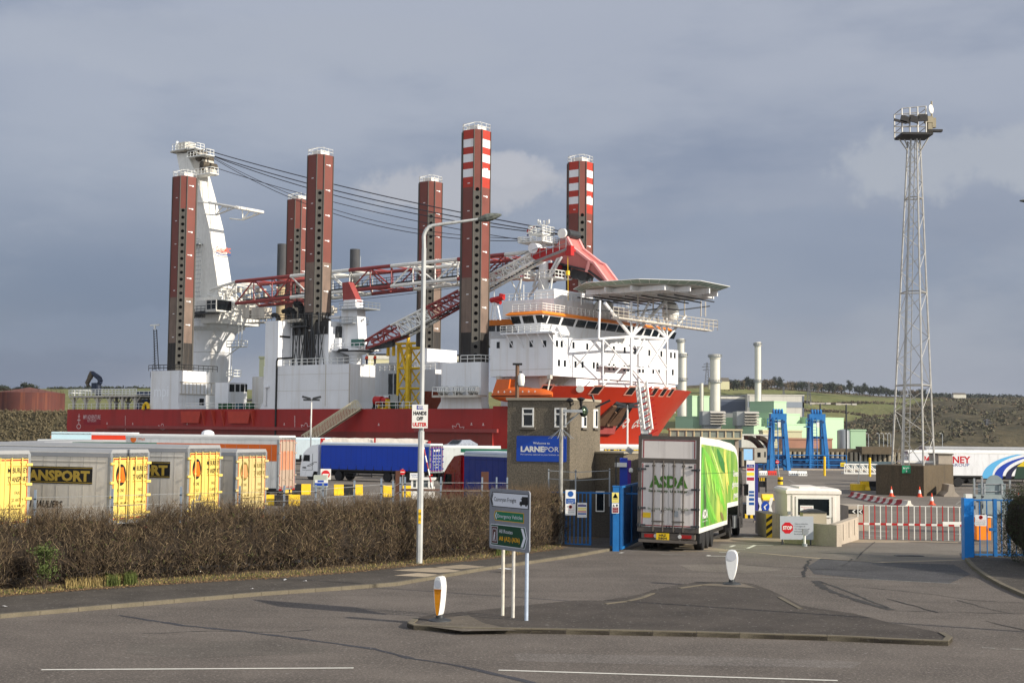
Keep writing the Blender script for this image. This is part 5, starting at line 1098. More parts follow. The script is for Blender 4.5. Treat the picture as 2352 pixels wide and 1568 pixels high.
# ================================================================ VEHICLES
M_TYRE2=M_BLACK
def wheel(name='wheel',r=.5,w=.34,parent=None,loc=(0,0,0),dual=False):
 o=MB();
 o.lathe((0,0,0),[(r*.55,-w/2),(r*.93,-w/2),(r,-w*.36),(r,w*.36),(r*.93,w/2),(r*.55,w/2)],20,axis=(0,1,0)); t=o.build(name,M_BLACK,parent,smooth='a'); t.location=loc
 rm=MB(); rm.lathe((0,0,0),[(.01,-w*.42),(r*.2,-w*.42),(r*.22,-w*.25),(r*.45,-w*.25),(r*.55,-w*.46),(r*.57,-w*.46),(r*.57,w*.46),(r*.5,w*.3),(.01,w*.3)],18,axis=(0,1,0)); rm.build('rim',M_RIM,t,smooth='a'); return t
def rdir(heading): return (math.cos(heading),math.sin(heading))
def trailer(label,pos,heading,L=13.6,H=4.0,W=2.5,fl=1.2,side=(206,202,194),roofc=(150,151,152),rear=(236,204,40),kind='curtain',group=None,axles=3,cat='trailer',name='curtain_trailer',slope=0,rearframe=None,texture=True):
 """local x = forward, origin on the ground below the middle of the rear doors"""
 o=thing(name,label,cat,pos,heading,group);
 nm='%d_%d_%d'%side
 Ms=mat('curtain_'+nm,side,.55,var=.07,sc=.6,streak=.35 if min(side)>100 else .08,sc_col=(110,100,86) if min(side)>100 else (8,20,50),bump=.012,bsc=1.2,zs=.3); Mr=mat('roof_%d_%d_%d'%roofc,roofc,.5,var=.06,sc=1); Md=mat('door_%d_%d_%d'%rear,rear,.45,var=.05,sc=.8,streak=.12,sc_col=(120,100,40)); Mf=mat('frame_'+label[:3]+nm,rearframe,.5,var=.1) if rearframe else M_GREYM
 m=MB(); m.b2((.12,-W/2,fl),(L,W/2,H-.12)); bd=m.build('curtain' if kind=='curtain' else 'body',Ms,o)
 m=MB();
 if kind=='curtain':
  n=int(L/1.05)
  for k in range(n+1):
   x=.3+k*(L-.5)/n
   for s in(-1,1): m.b2((x-.02,s*W/2,fl+.02),(x+.02,s*(W/2+.012),fl+.42)); m.b2((x-.05,s*W/2,fl-.02),(x+.05,s*(W/2+.02),fl+.1))
  m.build('buckle_strap',M_DARK,bd); m=MB(); n=int(L/.62)
  for k in range(1,n):
   for s in(-1,1): m.b2((L*k/n-.007,s*W/2,fl+.3),(L*k/n+.007,s*(W/2+.006),H-.3))
  for s in(-1,1): m.b2((.2,s*W/2,H-.52),(L-.1,s*(W/2+.012),H-.49))
  m.build('curtain_seam',mat('seam_'+nm,tuple(int(v*.72) for v in side),.6,var=.1),bd)
 m=MB(); m.b2((0,-W/2-.02,H-.3),(L+.02,W/2+.02,H-.14)); m.loft([[(x,-W/2,H-.14),(x,W/2,H-.14),(x,W/2-.1,H),(x,-W/2+.1,H)] for x in(0,L)]); m.build('roof',Mr,o)
 m=MB();
 for y in(-W/2+.06,W/2-.06): m.box((.06,y,(fl+H-.14)/2),(.14,.14,H-.14-fl))
 m.b2((0,-W/2,fl-.14),(.14,W/2,fl)); m.b2((0,-W/2,H-.3),(.13,W/2,H-.14)); m.build('rear_frame',Mf,o)
 m=MB(); m.b2((.1,-W/2+.03,fl-.16),(L,W/2-.03,fl-.01)); m.b2((.4,-.5,fl-.4),(L-.3,-.38,fl-.16)); m.b2((.4,.38,fl-.4),(L-.3,.5,fl-.16)); m.b2((.02,-W/2+.1,.45),(.12,W/2-.1,.57)); m.box((.2,-.8,.75),(.08,.08,.5)); m.box((.2,.8,.75),(.08,.08,.5))
 for y in(-.75,.75): m.box((L-2.4,y,.55),(.14,.14,1.0)); m.box((L-2.4,y,.06),(.3,.3,.06))
 for s in(-1,1): m.b2((L-6.6,s*W/2-s*.03,.5),(L-3.0,s*W/2,.58)); m.b2((L-6.6,s*W/2-s*.03,.8),(L-3.0,s*W/2,.88)); m.box((L-6.5,s*(W/2-.04),.8),(.05,.05,.7)); m.box((L-3.1,s*(W/2-.04),.8),(.05,.05,.7))
 m.build('chassis',M_DARK,o)
 for k in range(axles):
  x=2.6+k*1.32
  for s in(-1,1): wheel('wheel',.5,.36,o,(x,s*(W/2-.22),.5))
 # doors
 for s in(-1,1):
  m=MB(); m.b2((-.03,min(s*.01,s*(W/2-.13)),fl+.02),(.03,max(s*.01,s*(W/2-.13)),H-.32)); d=m.build('rear_door',Md,o)
  rd=MB();
  for y in (.27,.78):
   rd.cyl((-.08,s*y,fl-.08),(-.08,s*y,H-.28),.028,n=6)
   for z in (fl+.1,fl+.75,H-1.2,H-.45): rd.box((-.07,s*y,z),(.06,.1,.07))
  rd.box((-.09,s*.5,fl+.62),(.04,.5,.05)); rd.build('lock_rod',Md if sum(rear)>300 else M_GREYM,d)
  hg=MB()
  for z in (fl+.25,fl+.95,H-1.3,H-.55): hg.box((-.05,s*(W/2-.1),z),(.06,.3,.1))
  hg.build('hinge',Md,d)
 m=MB()
 for s in(-1,1): m.b2((-.034,s*.03,fl+.05),(-.03,s*(W/2-.15),fl+.1)); m.b2((-.034,s*.03,H-.4),(-.03,s*(W/2-.15),H-.35)); m.b2((-.034,s*(W/2-.19),fl+.05),(-.03,s*(W/2-.15),H-.35))
 m.build('reflective_tape',mat('tape_red',(160,30,40),.4,var=0),o)
 for s in(-1,1):
  m=MB(); m.box((-.0,s*.95,.85),(.08,.4,.14)); m.build('tail_light',M_LAMPR,o)
 return o
def rear_basis():   # as seen from behind: right = -y local (rear faces -x): looking along +x, right hand is -y
 return Vector((0,-1,0)),Z3
M_GOLD=mat('gold_letter',(178,150,62),.5,var=.05); M_NBLK=mat('letter_black',(22,22,24),.6,var=0); M_OL=mat('logo_orange_bright',(226,110,26),.5,var=.04)
def mcb_rear(o,H=4.0,fl=1.2,fade=False,W=2.5):
 r,u=rear_basis(); x=-.034; mk=M_NBLK if not fade else mat('letter_faded',(120,104,50),.6,var=.1); mo=M_OL if not fade else mat('logo_orange_faded',(214,140,90),.6,var=.05)
 # left door (viewed from behind) is at +y
 cy=.62; zc=H-1.0
 m=MB(); m.cyl((x,cy,zc),(x-.006,cy,zc),.37,n=24); m.v=[(a,cy+(b-cy)*.85,zc+(c-zc)*1.15) for a,b,c in m.v]; m.build('logo_disc',mk,o)
 m=MB();
 for s in(-1,1): m.add([(x-.01,cy+s*a,zc+b) for a,b in((.02,-.3),(.2,-.3),(.25,-.12),(.13,.3),(.0,.3))],[(0,1,2,3,4) if s<0 else (4,3,2,1,0)])
 m.build('logo_road',mo,o)
 ty=-.62
 text('McBURNEY',(x,ty,H-.86),r,u,.2,mk,o,w=.98,align='C',bold=.015); text('TRANSPORT',(x,ty,H-1.2),r,u,.2,mk,o,w=.98,align='C',bold=.015)
 for z_ in(.62,1.3): m=MB(); m.b2((x-.004,ty-.5,H-z_),(x,ty+.5,H-z_+.02)); m.build('logo_rule',mo,o)
 for t,y,z,w in (('PHONE',cy,-1.68,.42),('KELLS',cy,-1.95,.38),('028 25 891408',cy,-2.2,.86),('FAX',ty,-1.68,.25),('CO. ANTRIM',ty,-1.95,.6),('028 25 891719',ty,-2.2,.76)):
  text(t,(x,y,H+z),r,u,.13,mk,o,w=w,align='C',shear=.2 if 'K' in t[:1] or 'CO' in t else 0)
 text('www.mcburneytransport.com',(x,0,fl+.55),r,u,.08,mk,o,w=1.7,align='C')
def mcb_side(o,H=4.0,fl=1.2,L=13.6,W=2.5,s=1,x0=.85,x1=8.4):
 """black signboard on the curtain; s=+1 left flank (local +y)"""
 y=s*(W/2+.006); r=Vector((-1,0,0)) if s>0 else Vector((1,0,0))
 za,zb=H-1.38,H-.7
 m=MB(); m.b2((x0,y,za),(x1,y+s*.004,zb)); m.build('signboard',M_NBLK,o)
 m=MB();
 for z in(za+.04,zb-.06): m.b2((x0,y+s*.004,z),(x1,y+s*.008,z+.025))
 m.build('gold_line',M_GOLD,o)
 text('McBURNEY TRANSPORT',(x0+.12 if s>0 else x0+.15,y+s*.004,za+.13),r,Z3,.38,M_GOLD,o,w=x1-x0-.3,bold=.05,align='R' if s>0 else 'L')
# trailers parked nose to the left behind the hedge ------------------------------------------------
def place_rear(xl,xr,yb,Y,W=2.5,head=None):
 pass
def rear_at(xl,ytop,dist,H,L0=None):
 """ground point of the rear corner seen at xl whose roof corner is at ytop, at distance dist"""
 p=at(xl,ytop,dist); return Vector((p[0],p[1],p[2]-H))
def mcb(label,xl,xr,Y,zg,fade=False,group='yellow doored trailers parked behind the hedge',signs=True,H=4.0,side=(222,214,198)):
 # near rear corner at picture x xl and the far one at xr, both of the same rear frame of width 2.5
 A=at(xl,1100,Y); A=Vector((A[0],A[1])); W=2.5; best=None
 for k in range(200):
  a=math.radians(-10+k*.45)   # direction of rear edge from near corner
  B=A+Vector((math.cos(a),math.sin(a)))*W; px=1176+F*B[0]/(B[1]+0.0)*(1/ (1+0)) if False else None
  v=CM.to_3x3().transposed()@Vector((B[0],B[1],zg+2-CAMH)); px=1176+F*v[0]/-v[2]
  if best is None or abs(px-xr)<best[0]: best=(abs(px-xr),a,B)
 a,B=best[1],best[2]; c=(A+B)/2; head=a+math.pi/2   # forward is away from the viewer's left: rear normal = (sin a,-cos a)
 o=trailer(label,(c[0],c[1],zg),head,H=H,side=side,rear=(222,196,104) if not fade else (200,180,122),group=group,texture=True)
 mcb_rear(o,H,fade=fade);
 if signs: mcb_side(o,H,s=1)
 return o
t1=mcb('nearest trailer on the left edge with only its yellow rear doors in view',-52,67,50,-.08,signs=False)
t2=mcb('trailer with grey curtain reading TRANSPORT over HAULIERS and yellow rear doors',253,340,53,-.04)
t3=mcb('trailer with grey curtain and grey diamond placards on its bright yellow rear doors',430,505,56,-.05,side=(222,216,204),H=4.18)
t4=mcb('trailer with faded pale yellow rear doors and plain grey curtain, rightmost of the row',541,611,61,-.1,fade=True,signs=False,side=(210,200,182))
m=MB(); y=1.26
text('EUROPEAN HAULIERS',(2.25,y,1.66),(-1,0,0),Z3,.27,M_NBLK,t2,w=3.2,bold=.03,shear=.25,align='R')
for c,s_ in(((-.2+.9),.3),((.35),.3)):
 m.add([(-.04,c+a*s_,1.65+b*s_*1.7) for a,b in((0,-1),(-1,0),(0,1),(1,0))],[(0,1,2,3)])
m.build('diamond_placard',mat('placard_grey',(138,132,120),.4,.2,var=.1),t3)
# ---- generic tractor unit, local x forward, origin under the front bumper middle
def tractor(parent,x0,col,W=2.5,H=3.75,dark=(30,30,32),name='cab',fairing=True):
 Mc=mat('cab_%d_%d_%d'%col,col,.3,var=.03,coat=.4)
 L=2.3; prof=[(0,.35),(0,1.2),(.12,1.9),(.35,2.75),(.75,3.15),(1.5,H-.1),(L,H),(L,.9),(1.75,.9),(1.6,.35)]
 pr=[(x0-a,z) for a,z in prof]; m=MB(); n=len(pr); vs=[(x,y,z) for y in(-W/2,W/2) for x,z in pr]
 m.add(vs,[(i,(i+1)%n,n+(i+1)%n,n+i) for i in range(n)]+[tuple(range(n-1,-1,-1)),tuple(range(n,2*n))]); c=m.build(name,Mc,parent)
 m=MB(); m.add([(x0-.14,-W/2+.12,1.95),(x0-.14,W/2-.12,1.95),(x0-.36,W/2-.14,2.7),(x0-.36,-W/2+.14,2.7)],[(0,1,2,3)]); m.v=[(a+.03,b,c_) for a,b,c_ in m.v]; m.build('windscreen',M_GLASS,c)
 for s in(-1,1):
  m=MB(); y=s*(W/2+.008); m.add([(x0-.35,y,1.95),(x0-1.25,y,1.95),(x0-1.25,y,2.62),(x0-.5,y,2.62)],[(0,1,2,3)]); m.build('side_window',M_GLASS,c)
  m=MB(); m.box((x0-.15,s*(W/2+.18),2.3),(.12,.22,.6)); m.tube([(x0-.2,s*W/2,2.55),(x0-.15,s*(W/2+.18),2.55)],.03,4); m.build('mirror',M_BLK,c)
  m=MB(); y=s*(W/2+.006); m.b2((x0-1.62,y-.004,1.0),(x0-1.58,y+.004,2.75)); m.b2((x0-.3,y-.004,1.0),(x0-1.6,y+.004,1.03)); m.build('door_seam',M_BLK,c)
  wheel('wheel',.52,.32,parent,(x0-1.35,s*(W/2-.2),.52)); wheel('wheel',.52,.5,parent,(x0-4.95,s*(W/2-.3),.52))
  m=MB(); pts=[(x0-1.35+.66*math.cos(a),s*(W/2-.17),.52+.66*math.sin(a)) for a in [math.pi*k/8 for k in range(9)]]
  for a,b in zip(pts,pts[1:]): m.quad((a[0],s*(W/2-.34),a[2]),(b[0],s*(W/2-.34),b[2]),(b[0],s*(W/2+.012),b[2]),(a[0],s*(W/2+.012),a[2]))
  m.build('wheel_arch',M_BLK,c); m=MB(); m.box((x0-2.9,s*(W/2-.25),.75),(1.3,.45,.6)); m.build('fuel_tank',M_GREYM,parent)
  m=MB(); pts=[(x0-4.95+.62*math.cos(a),0,.55+.62*math.sin(a)) for a in [math.pi*k/8 for k in range(9)]]
  for a,b in zip(pts,pts[1:]): m.quad((a[0],s*(W/2-.6),a[2]),(b[0],s*(W/2-.6),b[2]),(b[0],s*(W/2),b[2]),(a[0],s*W/2,a[2]))
  m.build('mudguard',M_BLK,parent)
  m=MB(); m.box((x0-.0,s*(W/2-.35),.75),(.06,.5,.25)); m.build('headlight',M_LAMPW,c)
 m=MB(); m.b2((x0-6.1,-.45,.75),(x0-1.6,.45,1.0)); m.build('tractor_chassis',M_DARK,parent)
 m=MB(); m.b2((x0-.02,-W/2+.3,1.05),(x0+.02,W/2-.3,1.6)); m.build('grille',M_BLK,c)
 return c
# ---- blue curtain lorry with white cab (side on, nose left)
Yb=138; zg=-.5; pl_=at(668,1100,Yb); pr_=at(988,1100,Yb)
lor=trailer('long blue curtain sided lorry with a white cab facing left in the yard','x' and (0,0,0),0,L=13.6,side=(12,62,176),roofc=(204,212,216),rear=(18,38,120),name='articulated_lorry',cat='lorry')
hd_=math.pi-.5; fwd=Vector((math.cos(hd_),math.sin(hd_)))
rearc=at(1002,1100,Yb-1); lor.location=(rearc[0],rearc[1],zg); lor.rotation_euler=(0,0,hd_)
cb=tractor(lor,13.6+2.7,(242,243,243));
text('990',(16.0,1.262,1.15),(-1,0,0),Z3,.22,M_NBLK,lor,w=.5,bold=.03)
m=MB(); m.tube([(15.4,1.27,1.45),(15.0,1.27,1.62),(14.5,1.27,1.85),(14.1,1.27,1.9)],.025,4); m.tube([(15.3,1.27,1.4),(14.9,1.27,1.5),(14.5,1.27,1.72)],.02,4); m.build('cab_stripe',M_STEEL,cb)
r,u=rear_basis()
text('McCAFFREY',(-.04,0,3.2),r,u,.22,M_RAFT,lor,w=1.2,align='C',bold=.03)
for i,(t,w) in enumerate((('IRELAND UK EUROPE',1.4),('TRANSPORT LOGISTICS',1.6),('BELFAST   Croydon',1.5),('DUBLIN',.6),('LARNE',.6))): text(t,(-.04,0 if i<2 else .1,2.75-i*.3),r,u,.11,M_RAFT,lor,w=w,align='C')
# ---- red cab lorry coming up behind the hedge
rl=trailer('dark red cab lorry with blue curtain trailer beside the gatehouse',(0,0,0),0,L=13.6,side=(20,42,118),roofc=(190,198,204),rear=(18,38,120),name='articulated_lorry',cat='lorry',H=4.1)
Yr=86; hd_=math.pi-.98; nose=at(1012,1100,Yr); fw=Vector((math.cos(hd_),math.sin(hd_))); loc=Vector((nose[0],nose[1]))-fw*16.3+Vector((1.1,.7)); rl.location=(loc[0],loc[1],-.5); rl.rotation_euler=(0,0,hd_)
cb=tractor(rl,16.3,(120,14,26),H=3.85); m=MB(); m.b2((13.75,-1.1,1.2),(14.0,1.1,3.7)); m.build('air_deflector',mat('deflector_red',(190,20,24),.3,var=0),cb)
# ---- orange and white parcel trailer (side facing, rear to the right)
pt=trailer('large white and orange box trailer behind the yellow doored trailers',(0,0,0),0,L=13.6,H=4.85,fl=.95,side=(214,214,210),roofc=(206,206,202),rear=(170,150,132),kind='box',name='box_trailer')
A=at(626,1100,100); hd_=math.pi-.36; pt.location=(A[0]+.9,A[1]+.9,-.5); pt.rotation_euler=(0,0,hd_)
y=1.256; m=MB(); m.b2((.15,y,2.95),(13.6,y+.004,4.18)); m.build('orange_band',mat('band_orange',(206,96,20),.5,var=.04),pt)
m=MB(); m.b2((-.036,-.95,2.3),(-.034,.95,3.7)); m.build('rear_panel',mat('panel_dirty_orange',(196,128,96),.5,var=.15,streak=.5),pt)
m=MB(); m.cyl((12.9,y+.0,4.45),(12.9,y+.006,4.45),.27,n=20); m.build('logo_disc',M_OL,pt); text('Mail',(12.4,y,4.36),(-1,0,0),Z3,.2,M_OL,pt,w=.55)
m=MB(); m.lathe((7.0,-.0,4.85),[(.5,0),(.45,.2),(.25,.33),(.02,.36)],12); m.build('roof_vent',M_SW,pt)
m=MB();
for k in range(13): m.b2((.6+k*1.0,y+.004,.95),(.62+k*1.0,y+.008,4.1))
m.build('panel_seam',M_GREYM,pt)
# ---- far left backs
def boxtop(label,xl,xr,y0,Y,H,c,roofc=(200,200,198),head=0.,name='box_trailer',cat='trailer',**k):
 A=at(xl,y0,Y); B=at(xr,y0,Y); L=(B-A).length
 o=trailer(label,(A[0],A[1],A[2]-H),head,L=L,H=H,side=c,roofc=roofc,rear=c,kind='box',name=name,cat=cat,**k); return o
bt=boxtop('red and pale blue box trailer, highest roof behind the left trailers',129,315,991,150,4.3,(222,62,28),roofc=(206,212,214),head=-.06);
m=MB(); m.b2((-.0,-1.27,1.2),(4.5*(1),-1.256,4.28)); m.build('pale_panel',mat('panel_pale_blue',(196,226,234),.5,var=.03),bt)
gt=boxtop('dark green flat sheeted trailer behind the first grey curtain trailer',125,350,1014,95,3.5,(22,66,46),roofc=(40,80,60));
boxtop('light grey trailer roof between the green and red trailers',98,345,1008,112,3.9,(178,178,172),roofc=(170,172,170))
boxtop('white flat trailer roof right of the green trailer',340,505,1010,125,3.9,(206,208,206),roofc=(190,196,196))
# white framed box trailer rear at the far left
A=at(12,1100,88); wt=trailer('box trailer at the left edge with red edged white rear door in a brown frame',(A[0]+1.3,A[1],-.5),math.pi/2+.02,H=4.35,side=(170,170,160),rear=(226,226,222),kind='box',name='box_trailer',rearframe=(92,84,76))
# yellow doored one further back
A=at(372,1100,98); yt=trailer('small yellow doored trailer far behind, only its door tops showing',(A[0],A[1],-.5),math.pi/2+.4,H=4.0,side=(180,178,170),rear=(232,196,50))
# ---- sheeted load, car transporter, white green trailer behind blue lorry
o=thing('sheeted_trailer','flat trailer with pale tarpaulin load and red end boards behind the blue lorry','trailer',(at(745,1020,158)[0],158,-.5),0)
Lx=at(985,1020,158)[0]-at(748,1020,158)[0]; m=MB(); rings=[]
for k in range(15):
 x=Lx*k/14; b=.05*math.sin(k*1.9); e=.25 if k in(0,14) else 0; rings.append([(x,-1.25,1.3),(x,1.25,1.3),(x,1.28+b,3.2),(x,1.05,4.35+b-e),(x,-1.05,4.35-b-e),(x,-1.28-b,3.2)])
m.loft(rings); m.build('tarpaulin',mat('tarpaulin',(206,198,186),.8,var=.12,sc=.8,bump=.15,bsc=1.2),o)
m=MB(); m.b2((-.3,-1.25,1.2),(-.1,1.25,4.3)); m.b2((Lx+.1,-1.25,1.2),(Lx+.3,1.25,4.1)); m.b2((Lx/2-.1,-1.33,1.2),(Lx/2+.1,-1.3,4.4)); m.build('end_board',M_RED,o)
m=MB(); m.b2((-.3,-1.2,.9),(Lx+.3,1.2,1.25)); m.build('flatbed',M_DARK,o)
for k in range(3):
 for s in(-1,1): wheel('wheel',.5,.3,o,(Lx-2-k*1.3,s*1.05,.5))
wg=boxtop('white trailer with green stripe behind the blue lorry',975,1150,1022,146,4.0,(214,218,212),roofc=(222,224,220)); m=MB(); m.b2((4,-1.265,3.3),(10,-1.256,3.7)); m.build('green_stripe',mat('stripe_green',(20,96,70),.5,var=0),wg)
boxtop('white van roof behind the white lorry cab',668,760,1004,172,3.9,(200,214,218),roofc=(206,226,232))
def car(o,c,L=4.4,W=1.8,H=1.45):
 Mc=mat('car_paint_%d'%c[0],c,.25,.3,var=.02,coat=.5)
 side=[(0,.35),(.02,.75),(.5,.9),(1.2,1.0),(1.9,H),(3.2,H+.02),(4.05,1.1),(4.35,1.0),(L,.5),(4.3,.3),(.1,.25)]
 m=MB(); n=len(side); vs=[(x,y*(W/2)*(.82 if z>1.1 else 1),z) for y in(-1,1) for x,z in side]; m.add(vs,[(i,(i+1)%n,n+(i+1)%n,n+i) for i in range(n)]+[tuple(range(n-1,-1,-1)),tuple(range(n,2*n))]); b=m.build('body',Mc,o)
 for s in(-1,1):
  m=MB(); y=s*(W/2*.85); m.add([(1.35,y*1.06,1.03),(3.95,y*1.06,1.08),(3.2,y*.99,H-.05),(1.95,y*.99,H-.06)],[(0,1,2,3)]); m.build('window',M_GLASS,b)
  for x in(.85,3.5): wheel('wheel',.33,.2,o,(x,s*(W/2-.08),.33))
 m=MB(); m.add([(1.22,-.7,1.03),(1.22,.7,1.03),(1.85,.66,H-.02),(1.85,-.66,H-.02)],[(0,1,2,3)]); m.v=[(x-.02,y,z+.02) for x,y,z in m.v]; m.build('windscreen',M_GLASS,b)
A=at(1020,1028,150); hgt=A[2]-.1
o=thing('silver_car','silver car on the upper deck of a transporter behind the blue lorry','car',(A[0]+.3,A[1]-1,A[2]-.55),.9); car(o,(150,156,166))
o=thing('car_transporter','car transporter deck carrying the silver car','transporter',(A[0]-2.5,A[1],-.5)); L=8
m=MB(); m.b2((0,-1.2,A[2]-.1),(L,1.2,A[2]+.0-.03));
for x in(.2,L/2,L-.2):
 for s in(-1,1): m.box((x,s*1.1,(A[2])/2+.1),(.15,.15,A[2]))
m.b2((0,-1.2,.9),(L,1.2,1.1)); m.v=[(x,y,z+.47) for x,y,z in m.v]; m.build('frame',M_GREYM,o)
for k in range(2):
 for s in(-1,1): wheel('wheel',.45,.3,o,(1.5+k*1.2,s*1.0,.45))
# ---- white trailer between gatehouse and supermarket lorry
A=at(1350,1100,112); mb_=trailer('white box trailer lettered in yellow behind the gatehouse',(0,0,0),0,L=11.2,H=4.35,side=(222,222,218),roofc=(224,222,214),rear=(230,196,40),kind='box',name='box_trailer')
mb_.location=(at(1350,1100,112)[0],113.3,-.5); mb_.rotation_euler=(0,0,.0)
xx=lambda px: at(px,1050,112)[0]-mb_.location[0]; zz=lambda py: at(1420,py,112)[2]+.5
m=MB(); m.b2((xx(1387),-1.26,zz(1041)),(xx(1560),-1.256,zz(1031))); m.build('signboard',M_NBLK,mb_)
text('McBURNEY',(xx(1389),-1.262,zz(1041)),X3,Z3,zz(1032)-zz(1041),M_YEL,mb_,w=xx(1475)-xx(1389),bold=.05); text('IRISH & CHANNEL ISLES',(xx(1400),-1.262,zz(1063)),X3,Z3,.24,M_NBLK,mb_,w=xx(1520)-xx(1400),shear=.3)
# ---- big white trailers with curved stripes on the right
A=at(2086,1100,142); rt=trailer('white fridge trailer with red lettering and blue and yellow arcs on the right','x' and (0,0,0),0,L=16,H=3.8,side=(226,226,226),roofc=(228,226,220),rear=(224,224,224),kind='box',name='box_trailer')
rt.location=(A[0],143.2,-.5); rt.rotation_euler=(0,0,-.01); Yr=141.95
xx=lambda px: (at(px,1060,Yr)[0]-rt.location[0]); zz=lambda py: at(2250,py,Yr)[2]+.5
text('McBURNEY',(xx(2229),-1.256,zz(1063)),X3,Z3,zz(1048)-zz(1063),mat('letter_red',(186,30,36),.5,var=0),rt,w=xx(2229)-xx(2122),bold=.03,align='R'); text('TRANSPORT GROUP',(xx(2226),-1.256,zz(1071)),X3,Z3,.32,mat('letter_blue',(36,60,130),.5,var=0),rt,w=xx(2226)-xx(2110),align='R')
def arc(c,x0,x1,wd,nm,y):
 # band sweeping from the lower left up and over to the right, following the photo's arc
 m=MB(); P=[]
 for k in range(17):
  u=k/16; px=x0+(x1-x0)*(1-(1-u)**1.9); py=1098-(1098-1036)*(1-(1-u)**.62*1.0) if False else 1098-62*math.sin(u*math.pi/2)**.9
  px=x0+(x1-x0)*(1-math.cos(u*math.pi/2)); P.append((px,py,wd*(1-u*.6)))
 for a,b in zip(P,P[1:]): m.add([(xx(a[0]),y,zz(a[1])),(xx(a[0]+a[2]),y,zz(a[1])),(xx(b[0]+b[2]),y,zz(b[1]+.0)),(xx(b[0]),y,zz(b[1]))],[(0,1,2,3)])
 return m.build(nm,mat('arc_%d'%c[2],c,.5,var=0),rt)
arc((90,170,216),2255,2352+50,24,'blue_arc',-1.258); arc((14,58,160),2282,2460,20,'blue_arc',-1.262); arc((20,24,60),2308,2520,14,'navy_arc',-1.264)
m=MB(); m.sheet([(xx(x),-1.266,zz(y)) for x,y in ((2335,1070),(2440,1070),(2440,1040),(2380,1048),(2350,1058))]); m.build('yellow_field',mat('field_yellow',(206,180,30),.5,var=0),rt)
m=MB(); m.sheet([(xx(x),-1.267,zz(y)) for x,y in ((2328,1098),(2440,1098),(2440,1070),(2335,1070))]); m.build('green_field',mat('field_green',(24,56,40),.6,var=.1),rt)
rt2=trailer('second white trailer standing behind the one with blue arcs',(at(2125,1100,152)[0],153,-.5),-.01,L=16,H=4.15,side=(226,226,224),rear=(224,224,224),kind='box',name='box_trailer')
# ================================================================ supermarket lorry in the gate
HA=math.radians(90-16.2); W_=2.55
rc=(at(1466,1200,55.7)+at(1602,1200,55.3))/2
al=thing('supermarket_lorry','tall double deck supermarket lorry with green pea pod picture driving through the gate','lorry')
pitch=-.022; al.matrix_world=Matrix.Translation((rc[0],rc[1],0))@Matrix.Rotation(HA,4,'Z')@Matrix.Rotation(-pitch,4,'Y')@Matrix.Rotation(math.radians(.5),4,'X')
M_BODY=mat('lorry_white',(214,214,208),.4,var=.04,streak=.1); M_RFR=mat('lorry_rear_frame',(84,78,72),.6,.2,var=.15,streak=.4); M_DOORG=mat('dirty_white_door',(206,199,192),.6,var=.06,sc=1,streak=.4,sc_col=(128,120,114),zs=.05)
H=4.72; fl=.78; Lt=13.6
prof=[(.0,fl),(9.3,fl),(9.3,1.55),(Lt,1.55),(Lt,3.3),(Lt-.25,3.9),(Lt-.8,4.3),(Lt-1.7,4.5),(Lt-3.4,4.62),(6,H-.02),(0,H)]
def sideplate(m,pr,y0,y1,mi=0):
 n=len(pr); vs=[(x,y,z) for y in(y0,y1) for x,z in pr]; m.add(vs,[(i,(i+1)%n,n+(i+1)%n,n+i) for i in range(n)]+[tuple(range(n-1,-1,-1)),tuple(range(n,2*n))],mi)
m=MB(); sideplate(m,prof,-W_/2,W_/2); body=m.build('body',M_BODY,al)
# rear portal: brown grey frame, top panel, two doors
m=MB(); x=-.06
for a,b,c,d in ((-W_/2,-W_/2+.14,fl,H),(W_/2-.14,W_/2,fl,H),(-W_/2+.14,W_/2-.14,H-.14,H),(-W_/2+.14,W_/2-.14,3.62,3.80),(-W_/2+.14,W_/2-.14,fl,fl+.2)): m.b2((x,a,c),(0,b,d))
m.build('rear_frame',M_RFR,al)
m=MB(); m.b2((-.03,-W_/2+.14,3.8),(0,W_/2-.14,H-.14)); m.build('upper_panel',M_DOORG,al)
M_TAPE=mat('tape_darkred',(140,34,34),.5,var=.05); m=MB();
for (a,b,c,d) in ((-1.08,1.08,H-.2,H-.16),(-1.08,-1.04,3.82,H-.2),(1.04,1.08,3.82,H-.2)): m.b2((-.036,a,c),(-.03,b,d))
for s in(-1,1): m.b2((-.046,s*1.1,fl+.24),(-.04,s*1.06,3.58));
m.b2((-.046,-1.1,fl+.24),(-.04,1.1,fl+.28)); m.build('contour_tape',M_TAPE,al)
for s in(-1,1):
 m=MB(); m.b2((-.04,min(s*.012,s*1.13),fl+.21),(0,max(s*.012,s*1.13),3.61)); d=m.build('rear_door',M_DOORG,al)
 m=MB()
 for y in(.22,.62):
  m.cyl((-.09,s*y,fl+.02),(-.09,s*y,3.7),.032,n=6);
  for z in(fl+.12,1.65,2.45,3.5): m.box((-.07,s*y,z),(.06,.12,.08))
 m.box((-.1,s*.42,1.22),(.04,.5,.05)); m.build('lock_rod',M_RFR,d)
 m=MB();
 for z in(1.05,1.75,2.55,3.35): m.box((-.07,s*1.12,z),(.05,.36,.07)); m.cyl((-.08,s*1.2,z-.06),(-.08,s*1.2,z+.06),.04)
 m.build('hinge',M_STEEL,d)
 m=MB(); m.box((-.02,s*.72,.62),(.1,.5,.14)); m.build('tail_light',M_LAMPR,al); m=MB(); m.cyl((-.08,s*.5,.62),(0,s*.5,.62),.08,n=12); m.build('reversing_lamp',M_LAMPW,al)
m=MB(); m.b2((-.12,-1.2,.35),(-.04,1.2,.47)); m.box((0,-.5,.6),(.1,.08,.5)); m.box((0,.5,.6),(.1,.08,.5)); m.b2((-.02,-1.1,.5),(.3,1.1,.74)); m.build('underrun_bar',mat('bumper_brown',(92,84,76),.6,var=.2),al)
